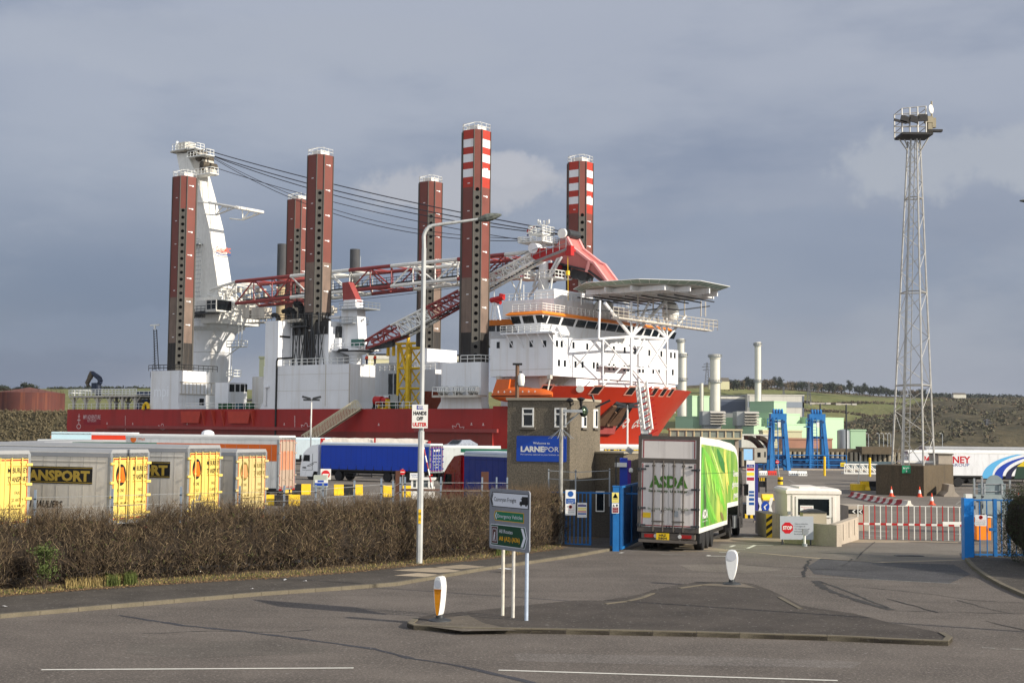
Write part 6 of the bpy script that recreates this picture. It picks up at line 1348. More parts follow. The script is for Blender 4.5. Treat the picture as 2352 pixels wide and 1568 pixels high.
m=MB(); m.b2((-.1,-.12-.0,.45),(-.09,.42,.74)); m.v=[(a,b+.05,c) for a,b,c in m.v]; m.build('number_plate',mat('plate_yellow',(222,186,20),.4,var=0),al)
r,u=rear_basis(); text('HRZ',(-.1,.2,.61),r,u,.09,M_NBLK,al,w=.3,align='C',bold=.03); text('5804',(-.1,.2,.49),r,u,.09,M_NBLK,al,w=.36,align='C',bold=.03)
M_AG=mat('logo_green',(72,116,36),.5,var=.05); M_AGD=mat('slogan_green',(70,90,44),.6,var=.05)
text('ASDA',(-.05,0,2.62),r,u,.45,M_AG,al,w=1.6,align='C',bold=.045,name='logo_lettering'); text('Save money. Live better.',(-.05,0,2.42),r,u,.1,M_AGD,al,w=1.66,align='C',bold=.03); text('In-store | Online | Mobile',(-.05,0,1.68),r,u,.12,M_AGD,al,w=1.68,align='C')
m=MB(); m.b2((-.05,.72,1.35),(-.044,1.05,1.56)); m.build('yellow_label',M_YEL,al); m=MB(); m.b2((-.06,-.42,1.42),(-.04,-.2,1.66)); m.build('door_catch',M_GREYM,al)
m=MB(); m.box((-.05,-.9,3.35+.12),(.03,.16,.07)); m.box((-.05,.9,3.35+.12),(.03,.16,.07)); m.box((-.07,-.06,.98),(.05,.05,.1)); m.box((-.07,.06,.98),(.05,.05,.1)); m.build('marker_fitting',M_STEEL,al)
# side picture (right flank, local -y)
ys=-W_/2
def flank(poly,c,o,nm='pea_pod',ro=.35):
 m=MB(); m.sheet([(x_,ys-o,z_) for x_,z_ in poly]); return m.build(nm,mat('pic_%d_%d_%d'%c,c,ro,var=.12,sc=.7),al)
gp_=[(.35,fl+.2),(9.1,fl+.2),(9.1,1.78),(Lt-.15,1.78),(Lt-.15,3.2),(Lt-.42,3.72),(Lt-.95,4.05),(Lt-1.9,4.22),(6,4.38),(.35,4.42)]
gm=bpy.data.materials.new('pea_picture'); gm.use_nodes=True
def gradmat(m_):
 nt=m_.node_tree;N=nt.nodes;L=nt.links;b=N['Principled BSDF']; b.inputs['Roughness'].default_value=.35
 tc=N.new('ShaderNodeTexCoord'); mp=N.new('ShaderNodeMapping'); mp.inputs['Rotation'].default_value=(0,.35,0); mp.inputs['Scale'].default_value=(.5,1,.12); L.new(tc.outputs['Object'],mp.inputs[0])
 n=N.new('ShaderNodeTexNoise'); n.inputs['Scale'].default_value=1.6; n.inputs['Detail'].default_value=3; L.new(mp.outputs[0],n.inputs['Vector'])
 r_=N.new('ShaderNodeValToRGB'); e=r_.color_ramp.elements; e[0].position=.3; e[0].color=(*lin((74,124,44)),1); e[1].position=.7; e[1].color=(*lin((188,196,88)),1); k=e.new(.5); k.color=(*lin((120,164,58)),1)
 L.new(n.outputs[0],r_.inputs[0]); L.new(r_.outputs[0],b.inputs['Base Color'])
gradmat(gm); m=MB(); m.sheet([(x_,ys-.004,z_) for x_,z_ in gp_]); m.build('side_picture',gm,al)
def pod(x0,z0,x1,z1,w,c,o,bend=0):
 n=12; a=Vector((x0,z0)); b=Vector((x1,z1)); d=(b-a).normalized(); nn=Vector((-d[1],d[0])); L_=[];R__=[]
 for k in range(n+1):
  u=k/n; p=a.lerp(b,u)+nn*bend*math.sin(math.pi*u); ww=w*math.sin(math.pi*min(.97,max(.03,u)))**.55; L_.append(p+nn*ww); R__.append(p-nn*ww)
 clip=lambda p:(min(max(p[0],.36),Lt-.2),min(max(p[1],fl+.22 if p[0]<9.0 else 1.8),4.34-.018*max(0,p[0]-4)))
 flank([clip(p) for p in L_+R__[::-1]],c,o)
flank([(.36,4.3),(.36,1.0),(3.0,1.0),(1.6,3.1),(.9,4.3)],(64,140,38),.006)
pod(.5,1.0,.9,4.3,.32,(104,178,54),.008,.1); pod(1.0,4.2,8.4,1.5,.34,(110,186,50),.012,.15); pod(1.4,3.9,2.9,2.6,.16,(168,214,92),.016); pod(2.8,3.7,4.2,2.3,.17,(150,206,76),.016); pod(4.4,3.1,5.2,2.0,.15,(140,198,70),.016); pod(6.0,2.6,6.6,1.8,.13,(150,206,76),.016)
pod(2.8,4.3,7.6,2.4,.2,(142,196,70),.010,.1); pod(3.2,4.3,7.9,2.3,.09,(196,220,120),.018,.1)
pod(1.5,2.6,4.6,1.0,.34,(86,160,44),.010,-.1); pod(2.0,2.4,5.6,1.0,.14,(116,184,58),.013,-.1); pod(5.2,4.25,8.6,3.3,.3,(40,120,40),.009,-.1); pod(7.6,4.2,9.6,2.6,.22,(222,206,96),.010); pod(8.0,3.6,9.2,2.2,.2,(222,204,98),.012,.1)
pod(8.8,4.2,10.2,1.9,.16,(98,160,44),.008); pod(10.6,4.1,11.2,1.9,.14,(96,158,44),.008); pod(6.6,1.4,7.8,1.05,.14,(128,112,70),.02); flank([(1.2,2.9),(1.9,2.2),(1.9,1.0),(1.4,1.0)],(54,84,30),.011)
for t_,z_,w_,xr in (('Greens',3.02,2.1,Lt-.3),('glorious',2.5,2.4,Lt-.3),('greens',1.98,1.8,Lt-.35)): text(t_,(xr,ys-.02,z_),X3,Z3,.3,M_BODY,al,w=w_,align='R',bold=.02)
text('ASDA',(.75,ys-.02,1.36),X3,Z3,.34,M_BODY,al,w=1.6,bold=.04); text('Save money. Live better.',(.75,ys-.02,1.2),X3,Z3,.08,M_BODY,al,w=1.6)
m=MB(); m.b2((.36,ys-.022,3.2),(Lt-.2,ys-.02,3.22)); m.build('panel_seam',mat('seam_green',(60,100,40),.5,var=0),al)
m=MB(); m.b2((.3,-1.1,.55),(9.2,1.1,fl)); m.b2((4.5,ys+.02,.3),(9.0,ys+.06,.42)); m.b2((4.5,ys+.02,.42),(4.56,ys+.06,.78)); m.b2((8.9,ys+.02,.42),(8.96,ys+.06,.78)); m.b2((4.5,-ys-.06,.3),(9.0,-ys-.02,.42)); m.build('chassis',M_DARK,al)
for k in range(3):
 for s in(-1,1): wheel('wheel',.46,.36,al,(1.5+k*1.32,s*(W_/2-.2),.46))
m=MB(); m.b2((.35,ys+.02,.35),(1.0,ys+.4,.75)); m.b2((.35,-ys-.4,.35),(1.0,-ys-.02,.75)); m.build('mudflap',M_BLACK,al)
cabn=tractor(al,Lt+2.4,(40,44,36),H=3.5)
m=MB(); m.box((Lt-2.9,ys+.3,.75),(.06,.5,.7)); m.build('mudflap',M_DARK,al); m=MB(); m.box((Lt-4.1,ys+.2,.95),(.5,.3,.14)); m.build('red_reflector_box',M_RED,al)
# ================================================================ GATE, BUILDINGS AND YARD FURNITURE
M_DASH=mat('pebble_dash',(116,107,92),.95,var=.14,sc=.7,streak=.4,sc_col=(70,62,48),bump=.03,bsc=14,fine=.75,zs=.2)
M_UPVC=mat('upvc_white',(222,220,212),.35,var=.03); M_SILL=mat('sill_stone',(96,90,80),.9,var=.15)
def up(p,z): return Vector((p[0],p[1],z))
def wallbox(m,a,b,th,z0,z1,mi=0):
 """vertical slab from a to b (2-d), thickness th to the left of a->b"""
 a=Vector(a[:2]);b=Vector(b[:2]);u=(b-a).normalized();n=Vector((-u[1],u[0]))*th
 m.prism([a,b,b+n,a+n],z0,z1,mi)
# ---- gatehouse
Yg=64; GA=at(1164,1100,Yg); GB=at(1308,1100,Yg-1.0); GA=Vector(GA[:2]); GB=Vector(GB[:2]); ug=(GB-GA).normalized()
zt=hz(1236,913,Yg-.5); gz=-.35
# right face recedes to x=1377
for k in range(60):
 D=.2+k*.15; ur=Vector((math.sin(math.radians(24)),math.cos(math.radians(24)))); GC=GB+ur*D; v=CM.to_3x3().transposed()@Vector((GC[0],GC[1],1-CAMH));
 if 1176+F*v[0]/-v[2]>=1376: break
gh=thing('gatehouse','two storey brown pebble dashed gatehouse with flat roof','building',(GA[0],GA[1],gz),math.atan2(ug[1],ug[0]))
Gw=(GB-GA).length; Rg=Matrix.Rotation(-math.atan2(ug[1],ug[0]),2); toL=lambda p: Rg@(Vector(p[:2])-GA)
C_=toL(GC); Dp=6.5; H_=zt-gz; backv=Vector((0,Dp))
foot=[(0,0),(Gw,0),(C_[0],C_[1]),(C_[0]-.5,C_[1]+1),(0,C_[1]+1.5)]
m=MB(); m.prism(foot,0,H_-.12); wl=m.build('wall',M_DASH,gh)
cx=sum(p[0] for p in foot)/5; cy=sum(p[1] for p in foot)/5
m=MB(); m.prism([(cx+(x-cx)*1.03,cy+(y-cy)*1.03) for x,y in foot],H_-.12,H_); m.build('roof',mat('roof_edging',(150,142,124),.7,var=.1),gh)
# local front plane: picture -> wall coordinates
def gw(px,py):
 r=ray(px,py); a=GA; n=Vector((-ug[1],ug[0])); k=(n.dot(a))/(n.dot(Vector((r[0],r[1])))); P=C0+r*k; l=toL(P); return l[0],P[2]-gz
def gwr(px,py):   # right face
 e=(GC-GB).normalized(); n=Vector((-e[1],e[0])); r=ray(px,py); k=(n.dot(GB))/(n.dot(Vector((r[0],r[1])))); P=C0+r*k; return (Vector(P[:2])-GB).dot(e),P[2]-gz
H3=lambda x,y:(1159.7+.125*x,898.3+.125*y)
for (x0,y0,x1,y1) in ((318,305,538,655),(915,305,1135,660)):
 a=gw(*H3(x0,y1)); b=gw(*H3(x1,y0)); w=b[0]-a[0]; h=b[1]-a[1]; win=MB(); f=.07
 win.b2((a[0],-.02,a[1]),(b[0],.0,b[1])); wo=win.build('window',M_GLASS,gh)
 m=MB()
 for q in (((a[0],a[1]),(a[0]+f,b[1])),((b[0]-f,a[1]),(b[0],b[1])),((a[0]+f,a[1]),(b[0]-f,a[1]+f)),((a[0]+f,b[1]-f),(b[0]-f,b[1])),((a[0]+f,b[1]-h*.36),(b[0]-f,b[1]-h*.36+f))): m.b2((q[0][0],-.06,q[0][1]),(q[1][0],-.021,q[1][1]))
 m.build('frame',M_UPVC,wo); m=MB(); m.b2((a[0]-.12,-.12,a[1]-.12),(b[0]+.08,.02,a[1])); m.b2((a[0]-.05,-.03,b[1]),(b[0]+.05,0,b[1]+.08)); m.build('sill',M_SILL,wo)
e_=(toL(GC)-toL(GB)).normalized(); nE=Vector((e_[1],-e_[0]))
MR=Matrix(((e_[0],nE[0],0,toL(GB)[0]),(e_[1],nE[1],0,toL(GB)[1]),(0,0,1,0),(0,0,0,1)))
def rbox(m,a,b):
 t=MB(); t.b2(a,b); m.add([MR@Vector(v) for v in t.v],t.f)
for (x0,x1,y0,y1) in ((1405,1452,440,665),(1620,1660,330,670)):
 a=gwr(*H3(x0,y1)); b=gwr(*H3(x1,y0)); b=(min(b[0]+.35,a[0]+.7),b[1]); m=MB(); rbox(m,(a[0],0,a[1]),(b[0],.02,b[1])); wo=m.build('window',M_UPVC,gh)
 m=MB(); rbox(m,(a[0]+.3,.02,a[1]+.08),(b[0]-.06,.024,b[1]-.08)); m.build('pane',M_GLASS,wo); m=MB(); rbox(m,(a[0]-.06,0,a[1]-.1),(b[0]+.05,.12,a[1])); m.build('sill',M_SILL,wo)
# welcome board
a=gw(*H3(213,1282)); b=gw(*H3(1135,825)); sg=thing('welcome_sign','blue welcome sign on the front wall of the gatehouse','sign'); Mg=Matrix.Translation((GA[0],GA[1],gz))@Matrix.Rotation(math.atan2(ug[1],ug[0]),4,'Z'); sg.matrix_world=Mg@Matrix.Translation((a[0],-.03,a[1]))
w,h=b[0]-a[0],b[1]-a[1]; m=MB(); rr=.06; cs=[]
for cx,cy,a0 in ((w-rr,rr,-90),(w-rr,h-rr,0),(rr,h-rr,90),(rr,rr,180)):
 for k in range(5): q=math.radians(a0+k*22.5); cs.append((cx+rr*math.cos(q),cy+rr*math.sin(q)))
m.add([(x,0,z) for x,z in cs]+[(x,.03,z) for x,z in cs],[tuple(range(20)),tuple(range(39,19,-1))]+[(i,20+i,20+(i+1)%20,(i+1)%20) for i in range(20)]); m.build('board',mat('board_blue',(4,66,164),.4,var=.03),sg)
text('Welcome to',(w*.335,0,h*.68),X3,Z3,h*.085,M_UPVC,sg,w=w*.335,ext=.006,bold=.01); text('LARNE',(w*.088,0,h*.385),X3,Z3,h*.2,M_UPVC,sg,w=w*.47,bold=.05,ext=.006); text('PORT',(w*.565,0,h*.385),X3,Z3,h*.2,M_UPVC,sg,w=w*.375,ext=.006); text('Port services tailored to your business needs',(w*.088,0,h*.245),X3,Z3,h*.062,M_UPVC,sg,w=w*.83,ext=.006)
# single storey annex to the right, parapet lower
AX=Vector(at(1372,1100,66)[:2]); AXb=Vector(at(1432,1100,65)[:2]); ua=(AXb-AX).normalized(); za=hz(1400,1037,65.5)
an=thing('gatehouse_annex','low flat roofed pebble dashed annex beside the gatehouse','building',(AX[0],AX[1],gz),math.atan2(ua[1],ua[0])); Wd=(AXb-AX).length
m=MB(); m.b2((-1.6,0,0),(Wd,5,za-gz-.08)); m.build('wall',M_DASH,an); m=MB(); m.b2((-1.65,-.05,za-gz-.08),(Wd+.05,5.05,za-gz)); m.build('roof',mat('roof_edging',(150,142,124)),an)
# porch wall with narrow door window low down behind the blue gate
PW=thing('porch','dark porch wall with a narrow white window behind the open blue gate','building',(*Vector(at(1262,1100,61.2)[:2]),gz),0)
wpx=lambda x:at(x,1100,61.2)[0]-PW.location[0]
m=MB(); m.b2((wpx(1262),.0,0),(wpx(1422),.3,hz(1340,1128,61.2)-gz)); m.build('wall',mat('porch_render',(82,76,68),.95,var=.2,sc=1,bump=.02,bsc=14,fine=.5,streak=.4,sc_col=(40,38,34)),PW)
m=MB(); z0=hz(1380,1172,61.2)-gz; z1=hz(1380,1130,61.2)-gz; m.b2((wpx(1370),-.03,z0),(wpx(1387),0,z1)); w_=m.build('window',M_GLASS,PW); m=MB();
for q in (((wpx(1368.5),z0-.05),(wpx(1370.5),z1+.05)),((wpx(1386.5),z0-.05),(wpx(1388.5),z1+.05)),((wpx(1370.5),z0-.05),(wpx(1386.5),z0)),((wpx(1370.5),z1),(wpx(1386.5),z1+.05))): m.b2((q[0][0],-.07,q[0][1]),(q[1][0],-.0,q[1][1]))
m.build('frame',M_UPVC,w_)
# convex mirror and floodlights on the corner
G3=lambda x,y:(1094.3+.26042*x,882+.26042*y)
def attach(name,label,cat,px,py,Y):
 p=at(px,py,Y); return thing(name,label,cat,p)
o=attach('wall_mirror','round convex traffic mirror on the right corner of the gatehouse','mirror',1342,944,62.2); m=MB(); m.lathe((0,0,0),[(.02,-.02),(.23,0),(.25,.03),(.2,.08),(.02,.13)],20,axis=(.75,-.6,.1)); m.build('mirror_face',mat('mirror_green',(70,84,66),.12,.8,var=.2),o,smooth='a'); m=MB(); m.lathe((-.04,.05,0),[(.02,-.08),(.26,-.05),(.27,.02),(.02,.04)],20,axis=(.75,-.6,.1)); m.tube([(0,0,0),(-.2,.8,.1)],.04,5); m.build('backing',M_BLK,o)
o=attach('floodlight','black floodlight on the far right corner of the gatehouse','floodlight',1372,927,62.6); m=MB(); m.box((.25,0,0),(.75,.3,.1),M=Matrix.Rotation(-.45,3,'Y')); m.build('lamp_body',M_BLK,o); m=MB(); m.tube([(-.15,0,.1),(-.25,0,.4),(-.3,.5,.4)],.05,5); m.build('bracket',M_BLK,o)
o=attach('wall_camera','small black camera under the roof corner of the gatehouse','camera',1309,917,62.3); m=MB(); m.lathe((0,0,-.15),[(.02,0),(.14,.02),(.18,.1),(.13,.16),(.04,.22)],12); m.build('camera_body',M_BLK,o); m=MB(); m.tube([(0,0,-.1),(.05,.3,-.3)],.04,5); m.build('bracket',M_BLK,o)
# galvanised CCTV pole in front of the gatehouse
b=gp(1287,1257); o=thing('camera_pole','tall galvanised pole with short cross arm in front of the gatehouse','pole',b); Y=b[1]; H_=hz(1291,935,Y)
m=MB(); m.cyl((0,0,0),(0.0,0,2.2),.1,n=10); m.cyl((0,0,2.2),(0,0,H_),.085,n=10); m.build('shaft',mat('galv_weathered',(150,148,142),.6,.3,var=.25,sc=5,streak=.4,sc_col=(90,86,78)),o)
m=MB(); m.box((.42,0,H_-.12),(.95,.12,.12)); m.tube([(.05,0,H_-.85),(.75,0,H_-.2)],.025,4); m.build('cross_arm',M_GREYM,o)
m=MB(); m.lathe((.83,0,H_+.05),[(.02,0),(.06,.1),(.08,.26),(.17,.32),(.17,.38),(.02,.42)],12); m.build('camera_head',M_BLK,o)
m=MB(); zc_=hz(1287,990,Y)
for k in range(10): a=2*math.pi*k/10; m.tube([(.08*math.cos(a),.08*math.sin(a),zc_+.1),(.55*math.cos(a),.55*math.sin(a),zc_-.28)],.012,3)
m.build('anti_climb_spikes',M_GREYM,o)
# brown pole with camera beyond the gatehouse roof
p=at(1187,980,70); o=thing('camera_mast','rusty mast with white dome camera rising behind the gatehouse roof','pole',(p[0],70,-.4)); m=MB(); zt_=hz(1187,836,70)+.4; m.cyl((0,0,0),(0,0,zt_),.1,n=8); m.build('shaft',mat('rusty_post',(110,84,66),.7,.2,var=.2),o); m=MB(); m.lathe((.2,0,zt_-1.0),[(.02,-.2),(.15,-.12),(.2,.1),(.18,.4),(.1,.5),(.02,.5)],12); m.build('dome_camera',M_UPVC,o,smooth='a'); m=MB(); m.box((0,0,zt_),(.5,.25,.1)); m.box((.1,0,zt_-.4),(.3,.06,.06)); m.build('bracket',M_BLK,o)
# ---- blue gate and fence
M_GB=mat('gate_blue',(18,98,160),.5,var=.1,sc=3,streak=.25,sc_col=(20,50,80)); M_GBD=mat('gate_panel_blue',(10,62,110),.55,var=.12,sc=1,streak=.4,sc_col=(8,36,66))
pA=gp(1300,1243); pB=gp(1355,1250)
def fence(name,label,P,Q,h,step,r=.02,mt=M_GB,post=.09,posts=True,diag=False):
 o=thing(name,label,'fence',P,math.atan2(Q[1]-P[1],Q[0]-P[0])); L=math.hypot(Q[0]-P[0],Q[1]-P[1]); n=max(2,round(L/step)); m=MB()
 for k in range(1,n): m.box((L*k/n,0,h/2),(r*2,r*2,h-.1))
 m.box((L/2,0,h-.05),(L,.05,.06)); m.box((L/2,0,.12),(L,.05,.06)); m.build('bars',mt,o)
 if posts:
  for x in(0,L): m=MB(); m.box((x,0,h/2),(post,post,h)); m.build('post',mt,o)
 return o,L
hgt=lambda p,py: at(1300,py,p[1])[2]-p[2]
h_=at(1340,1122,pB[1])[2]; fo,L=fence('blue_fence','blue barred fence panel left of the pedestrian gateway',Vector((at(1300,1200,57.2)[0],57.2,0)),Vector((at(1356,1200,57.0)[0],57.0,0)),h_,.17)
m=MB(); m.box((-.35,0,h_-.05),(.7,.06,.06)); m.box((L+1.2,0,h_-.05),(2.6,.06,.06)); m.build('top_rail',M_GB,fo)
o,L=fence('blue_fence','narrow blue gate frame beside the thick blue post',Vector((at(1404,1200,56.9)[0],56.9,0)),Vector((at(1409,1200,56.6)[0],56.6,0)),h_,.5)
pg=gp(1414,1265); o=thing('gate_post','thick blue gate post between the pedestrian gateway and the lorry','post',pg); hh=hz(1414,1117,pg[1]); m=MB(); m.box((0,0,hh/2),(.26,.26,hh)); m.build('shaft',M_GB,o); m=MB(); m.box((0,0,hh+.02),(.3,.3,.04)); m.build('cap',M_GB,o)
# posts with barbed wire above
for k,(x,y0,y1) in enumerate(((1260,1126,1076),(1322,1121,1078),(1400,1120,1075))):
 Y=58.5; o=thing('wire_post',['short metal wire post left of the camera pole','short metal wire post right of the camera pole','short metal wire post above the blue gate post'][k],'post',at(x,y0,Y),group='wire posts above the gate'); m=MB(); h=hz(x,y1,Y)-hz(x,y0,Y); m.box((0,0,h/2-.4),(.06,.06,h+.8)); m.build('angle_post',M_GREYM,o); m=MB(); m.box((.0,-.02,h*.9),(.1,.03,.04)); m.build('wire_clip',M_STEEL,o)
m=MB();
for dz in(0,-.35): m.tube([at(1260,1080,58.5)+Vector((0,0,dz)),at(1322,1082,58.5)+Vector((0,0,dz-.04)),at(1400,1080,58.5)+Vector((0,0,dz))],.014,3)
w=m.build('barbed_wire',M_GREYM); tag(w,'barbed wire strung between short posts above the blue gate','wire')
# sliding blue panel gate behind the post going back beside the lorry
P=gp(1418,1266); Q=at(1478,1245,62); o=thing('sliding_gate','solid dark blue sheeted gate leaf standing open beside the lorry','gate',Vector((P[0]+.1,P[1]+.15,.08)),math.atan2(Q[1]-P[1],Q[0]-P[0])); Lg=8.2; hg=hz(1440,1120,56.6)
m=MB(); m.b2((0,-.03,0),(Lg,.03,hg)); m.build('panel',M_GBD,o); m=MB();
for x in (0,Lg*.33,Lg*.66,Lg): m.box((x,-.05,hg/2),(.08,.08,hg))
m.box((Lg/2,-.05,hg),(Lg,.1,.08)); m.box((Lg/2,-.05,.04),(Lg,.1,.1)); m.build('frame',M_GB,o)
# notices on the gate
def notice(label,px0,py0,px1,py1,Y,bg,items,cat='notice',name='notice',th=.015,rz=0,mt=None):
 a=at(px0,py1,Y); b=at(px1,py0,Y); w=b[0]-a[0]; h=b[2]-a[2]; o=thing(name,label,cat,(a[0],Y,a[2]),rz); m=MB(); m.b2((0,0,0),(w,th,h)); m.build('panel',mt or mat('notice_%d_%d_%d'%bg,bg,.5,var=.03),o)
 for it in items:
  if it[0]=='r': _,x0,y0,x1,y1,c=it; m=MB(); m.b2((w*x0,-.004,h*y0),(w*x1,-.001,h*y1)); m.build('colour_field',mat('nf_%d_%d_%d'%c,c,.5,var=0),o)
  elif it[0]=='t': _,x,y,hh,s,c,ww=it; text(s,(w*x,-.0045,h*y),X3,Z3,h*hh,mat('nt_%d_%d_%d'%c,c,.5,var=0),o,w=w*ww,align='C')
  elif it[0]=='c': _,x,y,r,c=it; m=MB(); m.cyl((w*x,-.006,h*y),(w*x,-.001,h*y),r*w,n=22); m.build('symbol_disc',mat('nf_%d_%d_%d'%c,c,.5,var=0),o)
  elif it[0]=='p': _,pts,c=it; m=MB(); m.sheet([(w*x,-.008,h*y) for x,y in pts]); m.build('symbol',mat('nf_%d_%d_%d'%c,c,.5,var=0),o)
 return o
BL=(20,80,150); WH=(222,222,218); RD=(190,40,40); BK=(24,24,24); YL=(232,214,60)
notice('tall white and blue safety notice, leftmost on the blue fence',1298.5,1124.5,1322.5,1182.5,56.1,WH,[('c',.5,.84,.28,BL),('r',.38,.77,.62,.92,WH),('r',.06,.45,.94,.66,BL),('t',.5,.58,.03,'Port Users',WH,.5),('t',.5,.52,.03,'must wear protective',WH,.75),('t',.5,.47,.03,'equipment',WH,.5),('c',.5,.33,.16,RD),('c',.5,.33,.11,WH),('t',.5,.2,.025,'No unauthorised entry',RD,.8),('t',.5,.12,.025,'CCTV in operation',BK,.7)])
notice('smaller striped colour notice on the blue fence',1326,1154,1348,1187.5,56.1,WH,[('r',.06,.74,.94,.86,(60,50,120)),('r',.06,.6,.94,.66,YL),('r',.06,.48,.94,.55,YL),('r',.06,.36,.94,.43,RD),('r',.06,.2,.94,.3,BL),('t',.5,.9,.04,'SAFETY',BK,.5),('t',.5,.1,.04,'Report to security',BK,.8)])
notice('yellow warning notice on the thick blue gate post',1405.5,1130.5,1421.5,1153.5,55.2,(222,206,110),[('p',((.5,.94),(.12,.45),(.88,.45)),BK),('p',((.5,.84),(.24,.5),(.76,.5)),(222,206,110)),('p',((.4,.53),(.6,.53),(.55,.7),(.42,.66)),BK),('t',.5,.3,.08,'WARNING',BK,.7),('t',.5,.15,.05,'Automatic gate',BK,.8)])
notice('white and dark red notice under the yellow one on the gate post',1405.5,1155,1421.5,1178,55.2,WH,[('r',.08,.06,.92,.6,(120,30,44)),('p',((.26,.9),(.1,.68),(.42,.68)),BK),('c',.72,.78,.15,BK),('c',.72,.78,.1,WH),('t',.5,.46,.05,'DANGER',WH,.6),('t',.5,.3,.05,'Moving gate',WH,.7),('t',.5,.16,.05,'Keep clear',WH,.6)])
# tall blue and purple information totem between annex and lorry, light blue sign behind
p=at(1436,1140,63); o=thing('banner_post','blue and purple banner post right of the annex','sign post',(p[0],63,-.3)); m=MB(); zt_=hz(1436,1051,63)+.3; m.b2((-.26,-.05,0),(.1,.05,zt_)); m.build('blue_panel',mat('banner_blue',(34,62,166),.5,var=.05),o); m=MB(); m.b2((.1,-.05,0),(.26,.05,zt_-.1)); m.build('purple_panel',mat('banner_purple',(84,40,130),.5,var=.05),o)
m=MB(); m.b2((-.5,-.2,zt_-.42),(.05,-.08,zt_-.22)); m.lathe((.25,-.1,zt_-.6),[(.02,-.1),(.1,-.05),(.1,.1),(.02,.14)],10); m.build('white_camera',M_UPVC,o)
p=at(1446,1034,60); o=thing('floodlight','grey floodlight head on a thin bracket right of the annex roof','floodlight',(p[0],60,-.2)); m=MB(); m.box((0,0,p[2]+.2),(.3,.2,.22),M=Matrix.Rotation(.6,3,'Y')); m.build('lamp_body',M_GREYM,o); m=MB(); m.tube([(-.6,0,p[2]-.1),(-.05,0,p[2]+.05)],.025,5); m.cyl((-.6,0,0),(-.6,0,p[2]-.1),.03); m.build('bracket',M_STEEL,o)
notice('light blue and white sign low behind the banner post',1446,1087,1460,1116,72,(190,206,214),[('r',.0,.62,1,.9,(60,150,206))],name='yard_sign',cat='sign')
m=MB(); P0=at(1438,1140,66);
# dark rails behind the lorry gap
o=thing('pedestrian_rail','dark pedestrian railing between the banner post and the lorry','railing',(P0[0],66,-.3)); m=MB(); m.rail([(0,0,0),(1.2,0,0)],1.7,.03,.35); m.build('rails',M_STEEL,o)
# ---- security booth on its island
Yb=66.5; ba=at(1808,1180,Yb); bb=at(1929,1180,Yb); w=bb[0]-ba[0]; zf=-.3; zr=hz(1870,1122,Yb); H_=zr-zf
M_BOOTH=mat('booth_white',(230,221,210),.45,var=.04,streak=.12)
o=thing('security_booth','white security booth with a wide dark window beside the gate','booth',(ba[0],Yb,zf),-.02); D=3.4
m=MB(); m.b2((0,0,0),(w,D,H_-.25)); m.build('wall',M_BOOTH,o)
m=MB(); m.loft([[(-.06,-.06,H_-.25),(w+.06,-.06,H_-.25),(w+.06,D+.06,H_-.25),(-.06,D+.06,H_-.25)],[(-.06,-.06,H_-.1),(w+.06,-.06,H_-.1),(w+.06,D+.06,H_-.1),(-.06,D+.06,H_-.1)],[(.06,.08,H_),(w-.06,.08,H_),(w-.06,D-.08,H_),(.06,D-.08,H_)]]); m.b2((.7,.5,H_),(1.7,D-.5,H_+.08)); m.build('roof',M_BOOTH,o)
H8=lambda x,y:(1780.3+.11806*x,1094.3+.11806*y)
def bz(x,y): p=at(*H8(x,y),Yb); return p[0]-ba[0],p[2]-zf
a=bz(440,745); b=bz(1045,435); m=MB(); m.b2((a[0],-.02,a[1]),(b[0],0,b[1])); wi=m.build('window',M_GLASS,o); m=MB()
for x0,z0,x1,z1 in ((a[0]-.1,a[1]-.1,a[0],b[1]+.1),(b[0],a[1]-.1,b[0]+.1,b[1]+.1),(a[0],a[1]-.1,b[0],a[1]),(a[0],b[1],b[0],b[1]+.1)): m.b2((x0,-.06,z0),(x1,-.0,z1))
m.build('frame',M_UPVC,wi)
m=MB(); a2=bz(335,800); b2_=bz(1155,360)
for x0,z0,x1,z1 in ((a2[0],0.1,a2[0]+.1,b2_[1]),(b2_[0]-.1,.1,b2_[0],b2_[1]),(a2[0]+.1,b2_[1]-.1,b2_[0]-.1,b2_[1])): m.b2((x0,-.04,z0),(x1,-.0,z1))
m.build('surround',M_BOOTH,o)
m=MB();
for k in range(5): m.b2((w,.3+k*.62,.2),(w+.06,.36+k*.62,H_-.3))
m.b2((w+.0,.5,1.0),(w+.03,.8,2.0)); m.build('side_rib',M_BOOTH,o)
m=MB(); q=bz(270,700); m.box((q[0],-.05,q[1]),(.14,.1,.16)); m.build('vent',M_GREYM,o)
notice('white security notice in front of the booth window',1838,1160.5,1868.5,1188.5,65.6,WH,[('t',.5,.82,.09,'Maritime Security',RD,.85),('t',.5,.68,.09,'Searches',RD,.5)]+[('r',.1,.16+.08*k,.9,.175+.08*k,(150,150,154)) for k in range(6)])
